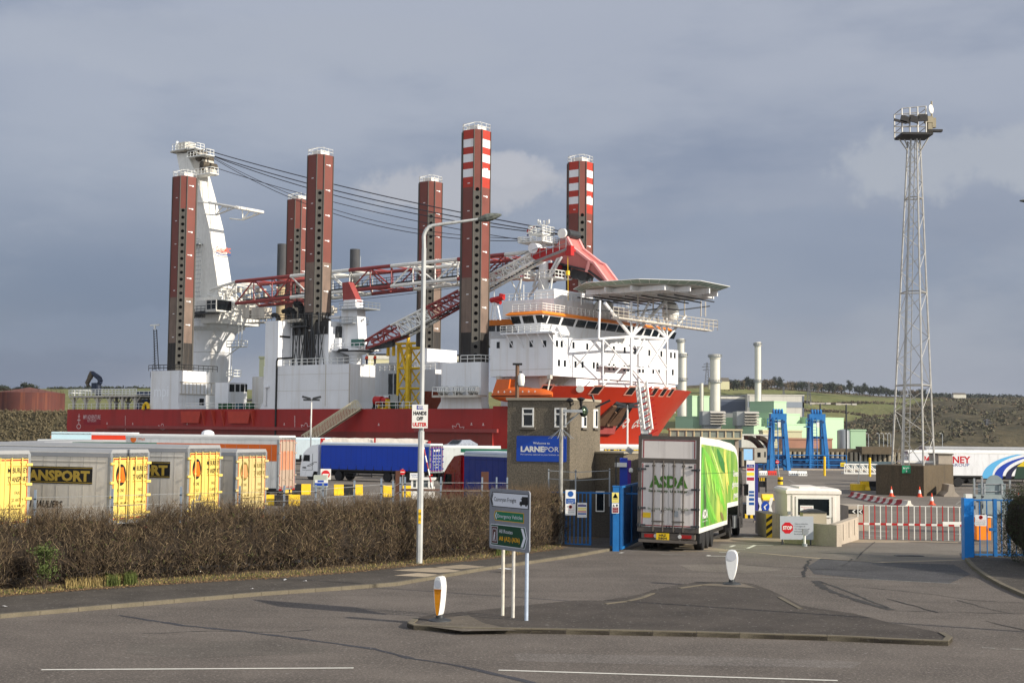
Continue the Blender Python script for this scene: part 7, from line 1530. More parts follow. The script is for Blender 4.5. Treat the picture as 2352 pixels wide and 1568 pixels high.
# concrete wall round the booth
wa=at(1845,1248,61.3); cA=Vector(gp(1862,1247)[:2]);
cN=Vector(gp(1922,1255)[:2]); cR=Vector(gp(1974,1239)[:2]); cL=Vector(gp(1800,1246)[:2]);
zw=hz(1922,1206,cN[1]); o=thing('concrete_wall','low L shaped weathered concrete wall round the security booth','wall',(cN[0],cN[1],0)); m=MB(); u=(cR-cN)
wallbox(m,cL-cN,(0,0),.3,-.3,zw); u_=(u).normalized(); wallbox(m,u_*.0+Vector((.0,.31)),u+Vector((0,.1)),.3,-.3,zw); m.build('wall',M_CONC,o)
m=MB();
for k in range(1,4): p=u*(k/4); m.box((p[0]+.02,p[1],zw/2),(.03,.02,zw-.1),math.atan2(u[1],u[0]))
m.build('joint',M_SILL,o)
cb2=Vector(gp(1990,1218)[:2]); o=thing('concrete_block','lit concrete block with black and white chevrons behind the gate end','concrete block',(cb2[0],cb2[1],g(cb2[1]))); m=MB(); zb_=hz(1990,1162,cb2[1])-g(cb2[1]); m.b2((-1.0,0,0),(.12,2.2,zb_)); m.build('block',M_CONC,o); m=MB(); m.b2((-1.0,-.02,zb_-.42),(-.15,0,zb_-.18)); b_=m.build('chevron_board',M_BLK,o); m=MB();
for x in(-.8,-.42): m.add([(x,-.024,zb_-.3),(x+.12,-.024,zb_-.2),(x+.2,-.024,zb_-.2),(x+.08,-.024,zb_-.3),(x+.2,-.024,zb_-.4),(x+.12,-.024,zb_-.4)],[(0,3,2,1),(0,5,4,3)])
m.build('chevron',M_UPVC,b_)
p=gp(1966,1185); o=thing('grey_cabinet','grey upright cabinet between the booth and the gate','cabinet',(p[0],66,-.3)); m=MB(); h=hz(1966,1150,66)+.3; m.b2((-.2,0,h-.9),(.2,.4,h)); m.build('box',M_GREYM,o); m=MB(); m.b2((-.15,.1,0),(.15,.3,h-.9)); m.b2((.14,-.02,h-.95),(.26,.42,h+.05)); m.build('casing',M_STEEL,o)
# grit bin on the wall side
p=at(1895,1172,62.5); o=thing('grit_bin','beige bin with dark curved lid behind the concrete wall','bin',(p[0]-1,62.6,-.1)); m=MB(); zt_=p[2]+.1; m.b2((0,0,.05),(.95*1.15,.7,zt_-.1)); m.build('bin_body',mat('bin_beige',(176,164,142),.7,var=.1),o); m=MB(); pr=[(-.05+1.2*k/8,zt_-.1+.14*math.sin(math.pi*k/8)) for k in range(9)]
m.add([(x,y,z) for y in(-.06,.76) for x,z in pr],[tuple(range(9)),tuple(range(17,8,-1))]+[(i,9+i,10+i,i+1) for i in range(8)]); m.build('lid',M_STEEL,o)
# STOP board
p=gp(1830,1252); Y=p[1]; o=thing('stop_sign','grey stop board with red octagon on two short legs in front of the booth','sign',(at(1792,1240,Y)[0],Y,0)); sx=lambda px,py:(at(px,py,Y)[0]-o.location[0],hz(px,py,Y))
a=sx(1791.5,1238); b=sx(1868,1185); m=MB(); m.b2((a[0],-.02,a[1]),(b[0],0,b[1])); m.build('board',mat('board_grey',(166,170,176),.5,var=.03),o); c=sx(1808.5,1211.5); r=c[1]-sx(1808.5,1224.5)[1]
m=MB(); m.add([(c[0]+r*1.06*math.cos(math.pi/8+k*math.pi/4),-.026,c[1]+r*1.06*math.sin(math.pi/8+k*math.pi/4)) for k in range(8)],[tuple(range(8))]); m.build('octagon',mat('stop_red',(186,14,28),.4,var=0),o); text('STOP',(c[0],-.028,c[1]-.07),X3,Z3,.15,M_UPVC,o,w=r*1.65,align='C',bold=.04)
for i,t in enumerate(('• Stop at white line.','• Turn lights off.','• Do not proceed until','   instructed to do so','   by security staff.')): text(t,(sx(1824,1200)[0],-.022,sx(1824,1203.5+i*5.8)[1]),X3,Z3,.062,M_NBLK,o,w=[.62,.5,.68,.66,.56][i])
m=MB();
for x in (1797,1862): q=sx(x,1240); m.box((q[0],.03,b[1]/2-.1),(.06,.06,b[1]-.1+.1))
m.build('leg',M_STEEL,o)
p=gp(1848,1254); o=thing('intercom_post','small white swan necked intercom post in front of the stop board','post',p); h=hz(1848,1207,p[1]); m=MB(); m.cyl((0,0,0.1),(0,0,h-.15),.055,n=8); m.build('shaft',M_UPVC,o); m=MB(); m.cyl((0,0,0),(0,0,.12),.12,n=10); m.box((.02,-.04,h-.14),(.24,.16,.24)); m.build('head',M_GREYM,o)
p=gp(1768,1234); o=thing('striped_post_block','concrete block with yellow and black striped end beside the lorry','concrete block',(p[0],p[1],g(p[1]))); h=hz(1768,1180,p[1])-g(p[1]); m=MB(); m.b2((-.18,0,0),(.5,3,h)); m.build('block',M_CONC,o); m=MB(); m.b2((-.18,-.02,0),(.12,0,h)); b_=m.build('striped_plate',M_YEL,o); m=MB()
for k in range(3): z=.02+k*.36; m.add([(-.18,-.024,z),(.12,-.024,z+.22),(.12,-.024,z+.4),(-.18,-.024,z+.18)],[(0,1,2,3)])
m.build('black_stripe',M_BLK,b_)
# ---- red and white swing barrier
gA=gp(1971,1239); gB=gp(2218,1243); gA=Vector((gA[0],gA[1],0)); gB=Vector((gB[0],gB[1],0)); u=gB-gA; L=u.length; zt_=hz(2090,1161,(gA[1]+gB[1])/2); zm_=hz(2090,1204,(gA[1]+gB[1])/2); gz_=g(gA[1])
o=thing('barrier_gate','long red and white barred barrier gate across the right hand lane','gate',(gA[0],gA[1],gz_),math.atan2(u[1],u[0])); H_=zt_-gz_; zm=zm_-gz_
n=19; m=MB(); m2=MB()
for k in range(n+1): (m if k%2 else m2).b2((L*k/n-.022,-.02,.05),(L*k/n+.022,.02,H_));
m2.b2((0,-.015,H_-.03),(L,.015,H_));
for k in range(n): (m if k%2==0 else m2).b2((L*k/n,-.04,zm-.05),(L*(k+1)/n,.04,zm+.05))
m.build('red_bars',M_RED,o); m2.build('white_bars',M_UPVC,o)
# ---- blue post and fence on the right
p=gp(2223,1284); o=thing('gate_post','thick bright blue gate post at the right end of the barrier gate','post',p); h=hz(2223,1143,p[1]); m=MB(); m.box((0,0,h/2),(.36,.36,h)); m.build('shaft',mat('post_bright_blue',(22,120,200),.45,var=.08,sc=3),o); m=MB(); m.box((.02,-.05,h+.08),(.26,.26,.16)); m.build('lamp_box',M_UPVC,o)
P=gp(2240,1282); Q=gp(2300,1283); P=Vector((p[0]+.3,p[1]+.3,.05)); Q=Vector((at(2318,1280,p[1]+.4)[0],p[1]+.4,.05)); hf=hz(2270,1148,P[1]); fo,L=fence('blue_fence','blue barred gate leaf and fence right of the bright blue post',P,Q,hf,.28,r=.018,post=.1); m=MB(); m.box((L*.62,0,hf/2),(.14,.1,hf)); m.box((L*.55,-.03,hf*.48),(.3,.1,.12)); m.build('lock_post',M_GB,fo)
fence('blue_fence','blue fence continuing into the dark hedge at the right edge',Q,Vector((at(2400,1280,p[1]+.4)[0],p[1]+.4,.05)),hf,.28,r=.018)
p=gp(2258,1252); o=thing('barrier_machine','orange barrier machine cabinet behind the blue fence','cabinet',(at(2256,1240,p[1]+1)[0],p[1]+1,.0)); m=MB(); h=hz(2258,1195,p[1]+1)+.15; m.b2((-.25,0,0),(.42,.4,h)); m.build('cabinet',mat('cabinet_orange',(240,130,14),.5,var=.06),o); m=MB(); m.b2((-.3,-.05,h),(.47,.45,h+.05)); m.b2((-1.8,.1,h-.35),(-.25,.2,h-.23)); m.build('arm',M_UPVC,o)
notice('white no entry notice hanging on the blue gate right of the bright post',2240,1182,2266,1207,p[1]+.0 if False else gp(2223,1284)[1]+.25,WH,[('c',.5,.78,.17,RD),('c',.5,.78,.12,WH),('p',((.38,.86),(.42,.88),(.62,.7),(.58,.68)),RD),('t',.5,.45,.07,'NO UNAUTHORISED',RD,.85),('t',.5,.3,.06,'ENTRY BEYOND THIS POINT',BK,.85)]+[('r',.1,.1+.06*k,.9,.12+.06*k,(160,160,164)) for k in range(3)])
for k,(x,y0,y1) in enumerate(((2238,1146,1098),(2256,1145,1094),(2374-.0,1146,1100),(2320,1146,1102))):
 if x>2352: continue
 Y=54; o=thing('wire_post',['galvanised wire post above the bright blue post','pair of galvanised wire posts right of the bright blue post','','galvanised wire post by the dark hedge'][k],'post',at(x,y0,Y),group='wire posts above the right fence'); h=hz(x,y1,Y)-hz(x,y0,Y); m=MB(); m.box((0,0,h/2-.2),(.07,.07,h+.4)); m.box((.12,0,h*.5),(.3,.04,.04)); m.build('angle_post',M_GREYM,o); m=MB(); m.box((0,-.04,h*.1),(.1,.05,.06)); m.build('wire_clip',M_STEEL,o)
# back of a large grey road sign
Y=75; a=at(2247,1160,Y); b=at(2310,1110,Y); o=thing('road_sign_back','grey back of a large round topped road sign behind the right fence','sign',(a[0],Y,g(Y)),0); w=b[0]-a[0]; z0=hz(2270,1190,Y)-g(Y); z1=hz(2270,1112,Y)-g(Y); zt2=hz(2285,1090,Y)-g(Y)
pr=[(0,z0),(w,z0),(w,z1)]+[(w*.28+w*.32+w*.33*math.cos(math.pi*k/8),z1+(zt2-z1)*math.sin(math.pi*k/8)) for k in range(9)]+[(0,z1)]; n=len(pr)
m=MB(); m.add([(x,y,z) for y in(0,.03) for x,z in pr],[tuple(range(n)),tuple(range(2*n-1,n-1,-1))]+[(i,n+i,n+(i+1)%n,(i+1)%n) for i in range(n)]); m.build('panel',mat('sign_back_grey',(128,140,142),.5,.3,var=.08),o)
m=MB();
for z in (z0+.2,z0+.8,z1-.9,z1-.4,z1): m.b2((0,-.05,z),(w,0,z+.05))
m.build('stiffener',M_GREYM,o)
for x in(w*.2,w*.82): m=MB(); m.cyl((x,-.1,-.2),(x,-.1,z1+.05),.055,n=8); m.build('post',M_GREYM,o)
o=thing('lower_road_sign_back','wide lower grey sign back beneath the round topped sign','sign',(at(2240,1210,74)[0],74,g(74))); w=at(2330,1,74)[0]-at(2240,1,74)[0]; m=MB(); m.b2((0,.1,1.1),(w,.13,hz(2280,1148,74)-g(74)+.3)); m.build('panel',mat('sign_back_pale',(140,150,150),.5,.3,var=.08),o)
for k in(.2,.8): m=MB(); m.cyl((w*k,.18,0),(w*k,.18,2),.05); m.build('post',M_GREYM,o)
# ---- concrete base and floodlight tower
YT=122; ta=at(2012,1122,YT); tb=at(2122,1124,YT-3); tc_=at(2190,1115,YT+5); gz_=-.5
o=thing('tower_plinth','large dark brown concrete plinth under the lattice floodlight tower','plinth'); A,B,C=[Vector(v[:2]) for v in(ta,tb,tc_)]; D=A+(C-B); zt_=hz(2060,1068,YT-1.5); m=MB(); m.prism([A,B,C,D],gz_,zt_); m.build('plinth_block',mat('plinth_dark',(92,80,62),.9,var=.15,sc=.6,fine=.5,bsc=8,streak=.6,sc_col=(52,46,36),bump=.02),o)
sg=notice('green square rendezvous point sign on the tower plinth',2072,1069,2092,1086,YT-2.2,(20,124,84),[('t',.5,.55,.22,'RVP',WH,.75),('t',.5,.14,.24,'1',WH,.12)],name='rendezvous_sign',cat='sign')
tw=thing('floodlight_tower','very tall galvanised lattice floodlight tower with a lamp platform on top','lighting tower')
YC=YT+.5; zb_=zt_; ztop=hz(2098,322,YC)
def corners(y_px,xs): z=hz(2100,y_px,YC); return z
base=[at(2049,1066,YC+2.2),at(2074,1066,YC-1.2),at(2146,1068,YC+1.0),at(2121,1068,YC-2.0)]; base=[Vector((v[0],v[1],zb_-.05)) for v in (base[1],base[3],base[2],base[0])]
ctr=sum(base,Vector())/4; topx=at(2099,322,YC)[0]; tops=[]
for v in base: d=v-ctr; tops.append(Vector((topx+d[0]*.3,ctr[1]+d[1]*.3,ztop)))
M_TW=mat('tower_galvanised',(176,174,168),.6,.25,var=.2,sc=2,streak=.3,sc_col=(110,96,84)); m=MB()
for a,b in zip(base,tops): m.cyl(a,b,.095,.075,n=6)
m.build('main_leg',M_TW,tw); m=MB(); nb=16; lv=[0]
for k in range(nb): lv.append(lv[-1]+(1.45-.8*k/nb))
lv=[v/lv[-1] for v in lv]
for i in range(4):
 for k in range(nb):
  a0=base[i].lerp(tops[i],lv[k]); a1=base[(i+1)%4].lerp(tops[(i+1)%4],lv[k+1]); b0=base[(i+1)%4].lerp(tops[(i+1)%4],lv[k]); b1=base[i].lerp(tops[i],lv[k+1])
  if (k+i)%2: m.cyl(a0,a1,.03,n=4)
  else: m.cyl(b0,b1,.03,n=4)
  if k in(3,7,12): m.cyl(a0,b0,.06,n=4)
m.build('bracing',M_TW,tw); m=MB()
for d in(-.35,.35): m.cyl((ctr[0]-.9+d,ctr[1]-.6,zb_),(topx-.2+d*.6,ctr[1]-.3,ztop),.05,n=4)
n=70
for k in range(n): u=k/n; m.box((ctr[0]-.9+(topx-.2-ctr[0]+.9)*u,ctr[1]-.6+.3*u,zb_+(ztop-zb_)*u),(.65,.03,.03))
m.build('climbing_ladder',M_TW,tw)
# platform
I5=lambda x,y:(1960+.14583*x,228.7+.14583*y)
kx=YC/F; px=lambda x,y:at(*I5(x,y),YC)
zp=px(950,580)[2]; a=px(710,575)[0]; b=px(1190,575)[0]; cx=(a+b)/2; m=MB(); m.box((cx,ctr[1],zp),(b-a,2.6,.2)); m.box((px(1230,530)[0],ctr[1]-1,zp+.3),(1.3,.5,.2)); m.build('platform',M_DARK,tw)
m=MB(); zt2=px(1080,155)[2]; zl=px(700,190)[2]; xs=[px(x,300)[0] for x in(705,828,950,1080)]
for dy in(-1.2,1.2):
 for x in xs: m.cyl((x,ctr[1]+dy,zp),(x,ctr[1]+dy,zl+(zt2-zl)*(x-xs[0])/(xs[-1]-xs[0])),.07,n=5)
 for f in(.25,.5,.72,1): m.tube([(xs[0],ctr[1]+dy,zp+(zl-zp)*f),(xs[-1],ctr[1]+dy,zp+(zt2-zp)*f)],.045,4)
for x in(xs[0],xs[-1]):
 for f in(.25,.5,1): m.tube([(x,ctr[1]-1.2,zp+(zl-zp)*f),(x,ctr[1]+1.2,zp+(zl-zp)*f)],.045,4)
for x0,y0,x1,y1 in ((720,620,845,800),(1185,600,1040,840),(805,630,850,740),(1055,620,1010,760)): m.cyl(px(x0,y0),px(x1,y1),.06,n=4)
m.build('platform_railing',M_TW,tw)
for x,y in ((745,370),(880,365),(1020,348),(670,400)):
 q=px(x,y); m=MB(); m.box((q[0],ctr[1]-1.45,q[2]),(.85 if x!=670 else 1.2,.2,.6 if x!=670 else .2),M=Matrix.Rotation(.25 if x<900 else -.05,3,'Y')); m.build('floodlight',M_DARK,tw)
m=MB(); q=px(1165,200); m.lathe((q[0],ctr[1]-1.2,q[2]),[(.02,.1),(.2,.05),(.32,.0),(.32,-.06),(.02,-.1)],18,axis=(.55,-.8,.1)); m.v=[(x,y,q[2]+(z-q[2])*1.35) for x,y,z in m.v]; m.build('dish_antenna',M_UPVC,tw)
m=MB(); q=px(1180,240); m.cyl((q[0],ctr[1]-1,zp),(q[0],ctr[1]-1,q[2]+1),.08); m.box(px(1130,360)+Vector((0,-1,0)),(.7,.5,.6)); m.box(px(1205,410)+Vector((0,-1,0)),(.4,.4,.9)); m.box(px(1150,480)+Vector((0,-1,0)),(.4,.4,.9)); m.build('antenna_box',mat('antenna_beige',(150,140,116),.6,var=.2),tw)
# low hut, white barrier truss, yellow posts beyond plinth
o=thing('small_hut','small concrete hut right of the plinth under the tower','hut',(at(2156,1080,132)[0],132,-.5)); w=at(2187,1,132)[0]-at(2156,1,132)[0]; m=MB(); m.b2((0,0,0),(w,3,hz(2170,1044,132)+.5)); m.build('wall',M_CONC,o); m=MB(); m.b2((-.1,-.1,hz(2170,1044,132)+.5),(w+.1,3.1,hz(2170,1044,132)+.62)); m.build('roof',M_SILL,o)
o=thing('blue_skip','blue and white covered unit behind the tower legs','skip',(at(2082,1080,133)[0],133,-.5)); w=at(2152,1,133)[0]-at(2082,1,133)[0]; zt_=hz(2110,1058,133)+.5; m=MB(); m.b2((0,0,.4),(w,2,zt_-.2)); m.build('body',mat('skip_blue',(24,82,150),.5,var=.1),o); m=MB(); m.b2((-.3,-.1,zt_-.2),(w+.3,2.1,zt_)); m.build('lid',M_UPVC,o)
G5=lambda x,y:(1747.7+.28122*x,947.3+.28122*y)
p=gp(*G5(700,500)); o=thing('white_barrier_truss','white triangulated barrier truss left of the plinth','barrier',(p[0],p[1],-.5)); w=at(*G5(950,470),p[1])[0]-p[0]; z1=hz(*G5(700,422),p[1])+.5; z0=hz(*G5(700,497),p[1])+.5; m=MB()
for dy in (0,1.2):
 m.tube([(0,dy,z1),(w,dy,z1)],.09,4); m.tube([(0,dy,(z0+z1)/2),(w,dy,(z0+z1)/2)],.06,4)
 for k in range(4): m.tube([(w*k/4,dy,z1),(w*(k+1)/4,dy,z0+.2)],.07,4); m.tube([(w*k/4,dy,z0),(w*k/4,dy,z1)],.07,4)
m.build('truss',M_UPVC,o); m=MB(); m.b2((-.4,-.2,z0-.3),(w,1.4,z0+.15)); m.build('base_beam',M_UPVC,o); m=MB(); m.b2((-1.3,-.2,z0-.5),(-.4,.6,z0-.1)); m.b2((-.1,0,0),(.1,.2,z0)); m.b2((w-.2,0,0),(w,.2,z0)); m.build('yellow_foot',M_YEL,o)
for i,(x,y0,y1) in enumerate(((520,515,362),(890,522,372))):
 p=gp(*G5(x,y0)); o=thing('yellow_bollard_post',['tall yellow steel post in front of the right blue tower','tall yellow steel post left of the tower plinth'][i],'post',p,group='tall yellow posts'); m=MB(); m.cyl((0,0,0),(0,0,hz(*G5(x,y1),p[1])-p[2]),.16,n=10); m.build('tube',M_YEL,o); m=MB(); m.lathe((0,0,hz(*G5(x,y1),p[1])-p[2]),[(.16,0),(.12,.06),(.02,.09)],10); m.build('cap',M_YEL,o)
notice('small yellow sign board before the quay railing',*G5(650,408),*G5(690,440),190,(226,196,30),[('r',.1,.5,.9,.6,BK),('r',.1,.3,.9,.4,BK)],name='yard_sign',cat='sign')
# ---- cones
def cone(label,x,y0,y1):
 p=gp(*G5(x,y0)); h=hz(*G5(x,y1),p[1])-p[2]; o=thing('traffic_cone',label,'cone',p,random.random(),group='traffic cones in the yard'); k=h/.9
 mc=mat('cone_orange',(222,70,26),.5,var=.06); m=MB(); m.lathe((0,0,.03),[(.2*k,0),(.13*k,.28*k)],14); m.lathe((0,0,.03),[(.066*k,.58*k),(.03*k,.86*k),(.02*k,.87*k)],14); m.build('body',mc,o,smooth='a')
 m=MB(); m.lathe((0,0,.03),[(.131*k,.28*k),(.067*k,.58*k)],14); m.build('white_sleeve',M_RAFT,o,smooth='a'); m=MB(); m.box((0,0,.02),(.46*k,.46*k,.04)); m.build('base',mc,o)
cone('traffic cone nearest the red and white barriers',1066,683,600); cone('middle traffic cone in front of the plinth',1297,687,602); cone('traffic cone nearest the barrier gate',1396,752,655); cone('traffic cone at the right edge behind the fence',2104,708,655)
# ---- jersey barriers
JP=[(-.3,0),(.3,0),(.3,.08),(.14,.33),(.09,.8),(-.09,.8),(-.14,.33),(-.3,.08)]
def jersey(label,P,Q,cols,h=1.0,group=None,name='jersey_barrier',wk=1.0):
 P=Vector(P);Q=Vector(Q); o=thing(name,label,'barrier',P,math.atan2(Q[1]-P[1],Q[0]-P[0]),group); L=(Q-P).length; n=len(cols)
 for k,c in enumerate(cols):
  m=MB(); vs=[(L*(k+e)/n,a*wk,b*h/.8) for e in(.0,1) for a,b in JP]; m.add(vs,[(i,(i+1)%8,8+(i+1)%8,8+i) for i in range(8)]+[tuple(range(7,-1,-1)),tuple(range(8,16))]); m.build('yellow_section' if c is M_YEL else ('red_section' if c is M_RED2 else ('black_section' if c is M_BLK2 else 'white_section')),c,o)
 return o
M_BLK2=mat('barrier_black',(14,14,15),.5,var=.1); M_RED2=mat('barrier_red',(150,30,34),.55,var=.12,sc=3,streak=.2); M_WH2=mat('barrier_white',(200,194,182),.7,var=.12,sc=2,streak=.4,sc_col=(120,110,96))
G8=lambda x,y:(522.7+.27778*x,882+.27778*y)
def jz(label,x0,x1,yb,yt,cols,f=G8,group='yellow and black barriers'):
 P=gp(*f(x0,yb)); Q=gp(*f(x1,yb)); h=hz(*f(x0,yt),P[1])-P[2]; return jersey(label,P,Q,cols,h,group,wk=1.3)
jz('yellow and black barrier left of the small white booth sign',452,686,912,824,[M_YEL,M_BLK2,M_YEL]); jz('yellow and black barrier under the blue lorry wheels',878,1116,917,828,[M_YEL,M_BLK2,M_YEL]); jz('yellow barrier left of the lamp post',1286,1362,930,836,[M_YEL]); jz('yellow barrier right of the no entry sign',1446,1516,930,838,[M_YEL])
jz('yellow barrier end at the faded yellow trailer',300,330,902,850,[M_YEL]); jz('nearer yellow barrier beside the faded trailer',300,384,1000,912,[M_YEL]); jz('nearer yellow barrier half hidden by the hedge',504,598,1004,912,[M_YEL]); jz('nearer black barrier between the two yellow ones',386,503,1004,918,[M_BLK2])
jz('yellow and black barrier in front of the plinth',815,1005,634,560,[M_YEL,M_BLK2,M_YEL],G5);
o=jz('low yellow barrier beyond the striped island',5,95,712,664,[M_YEL],G5)
# curved run of red and white blocks
pts=[(745,685),(800,695),(850,707),(905,718),(960,729),(1010,738),(1060,746),(1120,752),(1215,762)]; gpts=[gp(*G5(x,y)) for x,y in pts]; k=0
for i in range(len(gpts)-1):
 jersey(['farthest','second','third','fourth','fifth','sixth','seventh','nearest'][i]+' block of the curved red and white barrier row counted from the booth',gpts[i],gpts[i+1]-(gpts[i+1]-gpts[i])*.02,[M_RED2,M_WH2],hz(*G5(1100,698),gpts[5][1])-gpts[5][2]+.02,'red and white barrier row',wk=1.2)
p=gp(*G5(1558,686)); jersey('single pale concrete barrier end right of the plinth',Vector((p[0],p[1],p[2])),Vector((p[0]+.35,p[1]+3,p[2])),[M_CONC],hz(*G5(1558,588),p[1])-p[2],None,name='concrete_barrier',wk=2.2)
# water filled barriers by the quay
M_RED3=mat('plastic_red',(206,50,40),.4,var=.05)
def wb(label,x0,x1,y0,y1,c):
 P=gp(*G5(x0,y0)); w=at(*G5(x1,y0),P[1])[0]-P[0]; h=hz(*G5(x0,y1),P[1])-P[2]; o=thing('water_barrier',label,'barrier',P,group='plastic water barriers by the quay'); m=MB(); pr=[(-.25,0),(.25,0),(.2,h*.4),(.08,h),(-.08,h),(-.2,h*.4)]; m.add([(x,a,b) for x in(0,w*.97) for a,b in pr],[(i,(i+1)%6,6+(i+1)%6,6+i) for i in range(6)]+[tuple(range(5,-1,-1)),tuple(range(6,12))]); m.build('body',c,o); m=MB();
 for k in range(4): m.b2((w*(k+.35)/4,-.26,.1),(w*(k+.6)/4,-.2,h*.5))
 m.build('recess',M_SILL,o)
wb('white plastic barrier left of the red one by the quay',-15,52,508,474,M_RAFT); wb('red plastic barrier at the foot of the left blue tower',57,128,508,474,M_RED3); wb('white plastic barrier, left of the pair between the blue towers',226,300,512,474,M_RAFT); wb('white plastic barrier, right of the pair between the blue towers',303,377,514,476,M_RAFT)
# no-entry lollipop signs
def lolly(label,x,y0,ys,r_px,Y=None,lean=0,base=None,board=None,f=G5):
 p=gp(*f(x,y0)); Y=p[1]; zs_=hz(*f(x,ys),Y)-p[2]; R=r_px*Y/F; o=thing('no_entry_sign',label,'sign',p); m=MB(); m.cyl((0,0,0),(-lean,0,zs_+R*1.2),.045,n=6); m.build('pole',M_GREYM,o); c=-lean*(zs_/(zs_+R*1.2))
 if board: m=MB(); m.b2((c-R*1.25,-.06,zs_-R*1.25),(c+R*1.25,-.05,zs_+R*1.35)); m.build('backing_board',M_UPVC,o)
 m=MB(); m.cyl((c,-.09,zs_),(c,-.062,zs_),R,n=24); m.build('red_disc',mat('disc_red',(196,30,36),.4,var=0),o); m=MB(); m.b2((c-R*.72,-.1,zs_-R*.16),(c+R*.72,-.091,zs_+R*.16)); m.build('white_bar',M_UPVC,o)
 return o,zs_
o,_=lolly('no entry sign on a leaning pole in a yellow and black drum',158,586,402,4.2,lean=.35); m=MB(); p=o.location; hb_=hz(*G5(158,525),p[1])-p[2]; R=21*.28122*p[1]/F; m.cyl((0,0,0),(0,0,hb_),R,n=18); m.build('yellow_drum',M_YEL,o); m=MB(); m.cyl((0,0,hb_*.4),(0,0,hb_*.66),R*1.02,n=18,cap=False); m.build('black_band',M_BLK2,o)
lolly('white backed no entry sign beside the grey kiosk',808,1040-60,745,9.5,board=True,f=G8); lolly('small round no entry sign left of the lamp post',1444,925,725,6.5,f=G8)
p=gp(*G5(790,634)); o=thing('thin_pole','thin grey pole in a yellow base in front of the yellow black barrier','pole',p); m=MB(); m.cyl((0,0,.2),(.3,0,hz(*G5(800,350),p[1])-p[2]),.04,n=5); m.build('shaft',M_GREYM,o); m=MB(); m.cyl((0,0,0),(0,0,.62),.72,n=16); m.build('base',M_YEL,o)
# grey kiosk with blue white sign in the yard
p=gp(*G8(770,985)); o=thing('ticket_kiosk','small grey barrier kiosk with blue and white sign boards','kiosk',p); w=at(*G8(815,985),p[1])[0]-at(*G8(707,985),p[1])[0]; zt_=hz(*G8(760,752),p[1])-p[2]; k0=at(*G8(707,985),p[1])[0]-p[0]
m=MB(); m.b2((k0,0,zt_-.85),(k0+w,.8,zt_)); m.build('canopy',mat('kiosk_grey',(170,176,164),.5,var=.05),o); m=MB(); m.b2((k0+.1,-.03,zt_-.75),(k0+w+.1,0,zt_-.35)); m.build('white_board',M_UPVC,o); m=MB(); m.b2((k0+.1,-.035,zt_-.75),(k0+w+.1,-.03,zt_-.55)); m.b2((k0+.3,-.036,zt_-.5),(k0+.75,-.03,zt_-.36)); m.build('blue_strip',M_BLUE,o)
m=MB();
for x in(k0+.2,k0+w*.55,k0+w*.62,k0+w*.98): m.cyl((x,.1,0),(x,.1,zt_-.8),.05,n=6)
m.b2((k0,.1,1.0),(k0+w*.55,.5,zt_-.85)); m.build('support',M_GREYM,o)
# blue and white board by the lamp post and second kiosk, red white barrier arm raised
notice('white direction board with blue square left of the raised barrier arm',*G8(1508,734),*G8(1625,775),gp(*G8(1550,985))[1],WH,[('r',.82,.1,.98,.9,BL),('t',.4,.55,.22,'Refrigerated',BL,.6),('t',.4,.15,.22,'This Lane',BL,.5)],name='lane_sign',cat='sign')
p=gp(*G8(1700,985)); Y=p[1]; o=thing('raised_barrier_arm','red and white barrier arm raised steeply beside the lamp post','barrier',(p[0],Y,p[2])); a=at(*G8(1705,920),Y)-p; b=at(*G8(1612,480),Y)-p
for k in range(8): m=MB(); m.cyl(a.lerp(b,k/8),a.lerp(b,(k+1)/8),.06,n=6); m.build('red_band' if k in(2,4,6) else 'white_band',M_RED2 if k in(2,4,6) else M_UPVC,o)
m=MB(); m.b2((a[0]-.25,-.2,0),(a[0]+.25,.3,a[2])); m.build('housing',M_UPVC,o)
o=thing('grey_booth','grey and white lane booth behind the lamp post','booth',(at(*G8(1515,970),Y+4)[0],Y+4,-.4)); w=at(*G8(1700,970),Y+4)[0]-o.location[0]; h=hz(*G8(1600,775),Y+4)+.4; m=MB(); m.b2((0,0,0),(w,2,.9)); m.build('lower_wall',M_UPVC,o); m=MB(); m.b2((.1,.1,.9),(w-.1,1.9,h-.15)); m.build('glazing',mat('booth_glass',(96,104,106),.2,var=.1),o); m=MB();
for x in (0,w*.22,w*.76,w-.15): m.b2((x,0,.9),(x+.15,.1,h-.15))
m.b2((-.1,-.1,h-.15),(w+.1,2.1,h)); m.build('frame',M_UPVC,o)
# brown rail fence and wire fence behind the hedge
M_RUST=mat('rusty_rail',(86,54,40),.8,var=.2)
o=thing('rail_fence','rusty brown rail fence just above the hedge between the lamp post and the gatehouse','fence',(0,0,0)); Yf=60; a=at(*G8(1390,872),Yf); b=at(*G8(2310,884),61); m=MB(); m.tube([a,b],.06,5); m.build('rail',M_RUST,o); m=MB()
for x in (1408,2128): q=at(*G8(x,770 if x<2000 else 778),Yf+ (0 if x<2000 else 1)); m.box((q[0],q[1],q[2]/2+.0),(.2 if x<2000 else .34,.12,q[2]+.6))
m.build('post',M_RUST,o)
posts=[(102,840,1000),(470,835,980),(730,830,985),(790,815,985),(1050,795,960),(1272,778,950),(1368,800,940),(1430,765,940),(1468,765,940),(1765,765,910),(2106,768,890),(2225,768,890),(2313,770,890)]
G1=lambda x,y:(.28123*x,980+.28123*y)
allp=[(*G8(x,y),Y) for (x,y,_),Y in zip(posts,[50,52.5,53.5,53.8,54.8,56,56.3,56.8,57,58.3,59.6,60,60.3])]+[(*G1(290,513),44.5),(*G1(920,505),48),(*G1(1480,488),50.5)]
M_GP=mat('galv_fence_post',(140,152,164),.5,.4,var=.1)
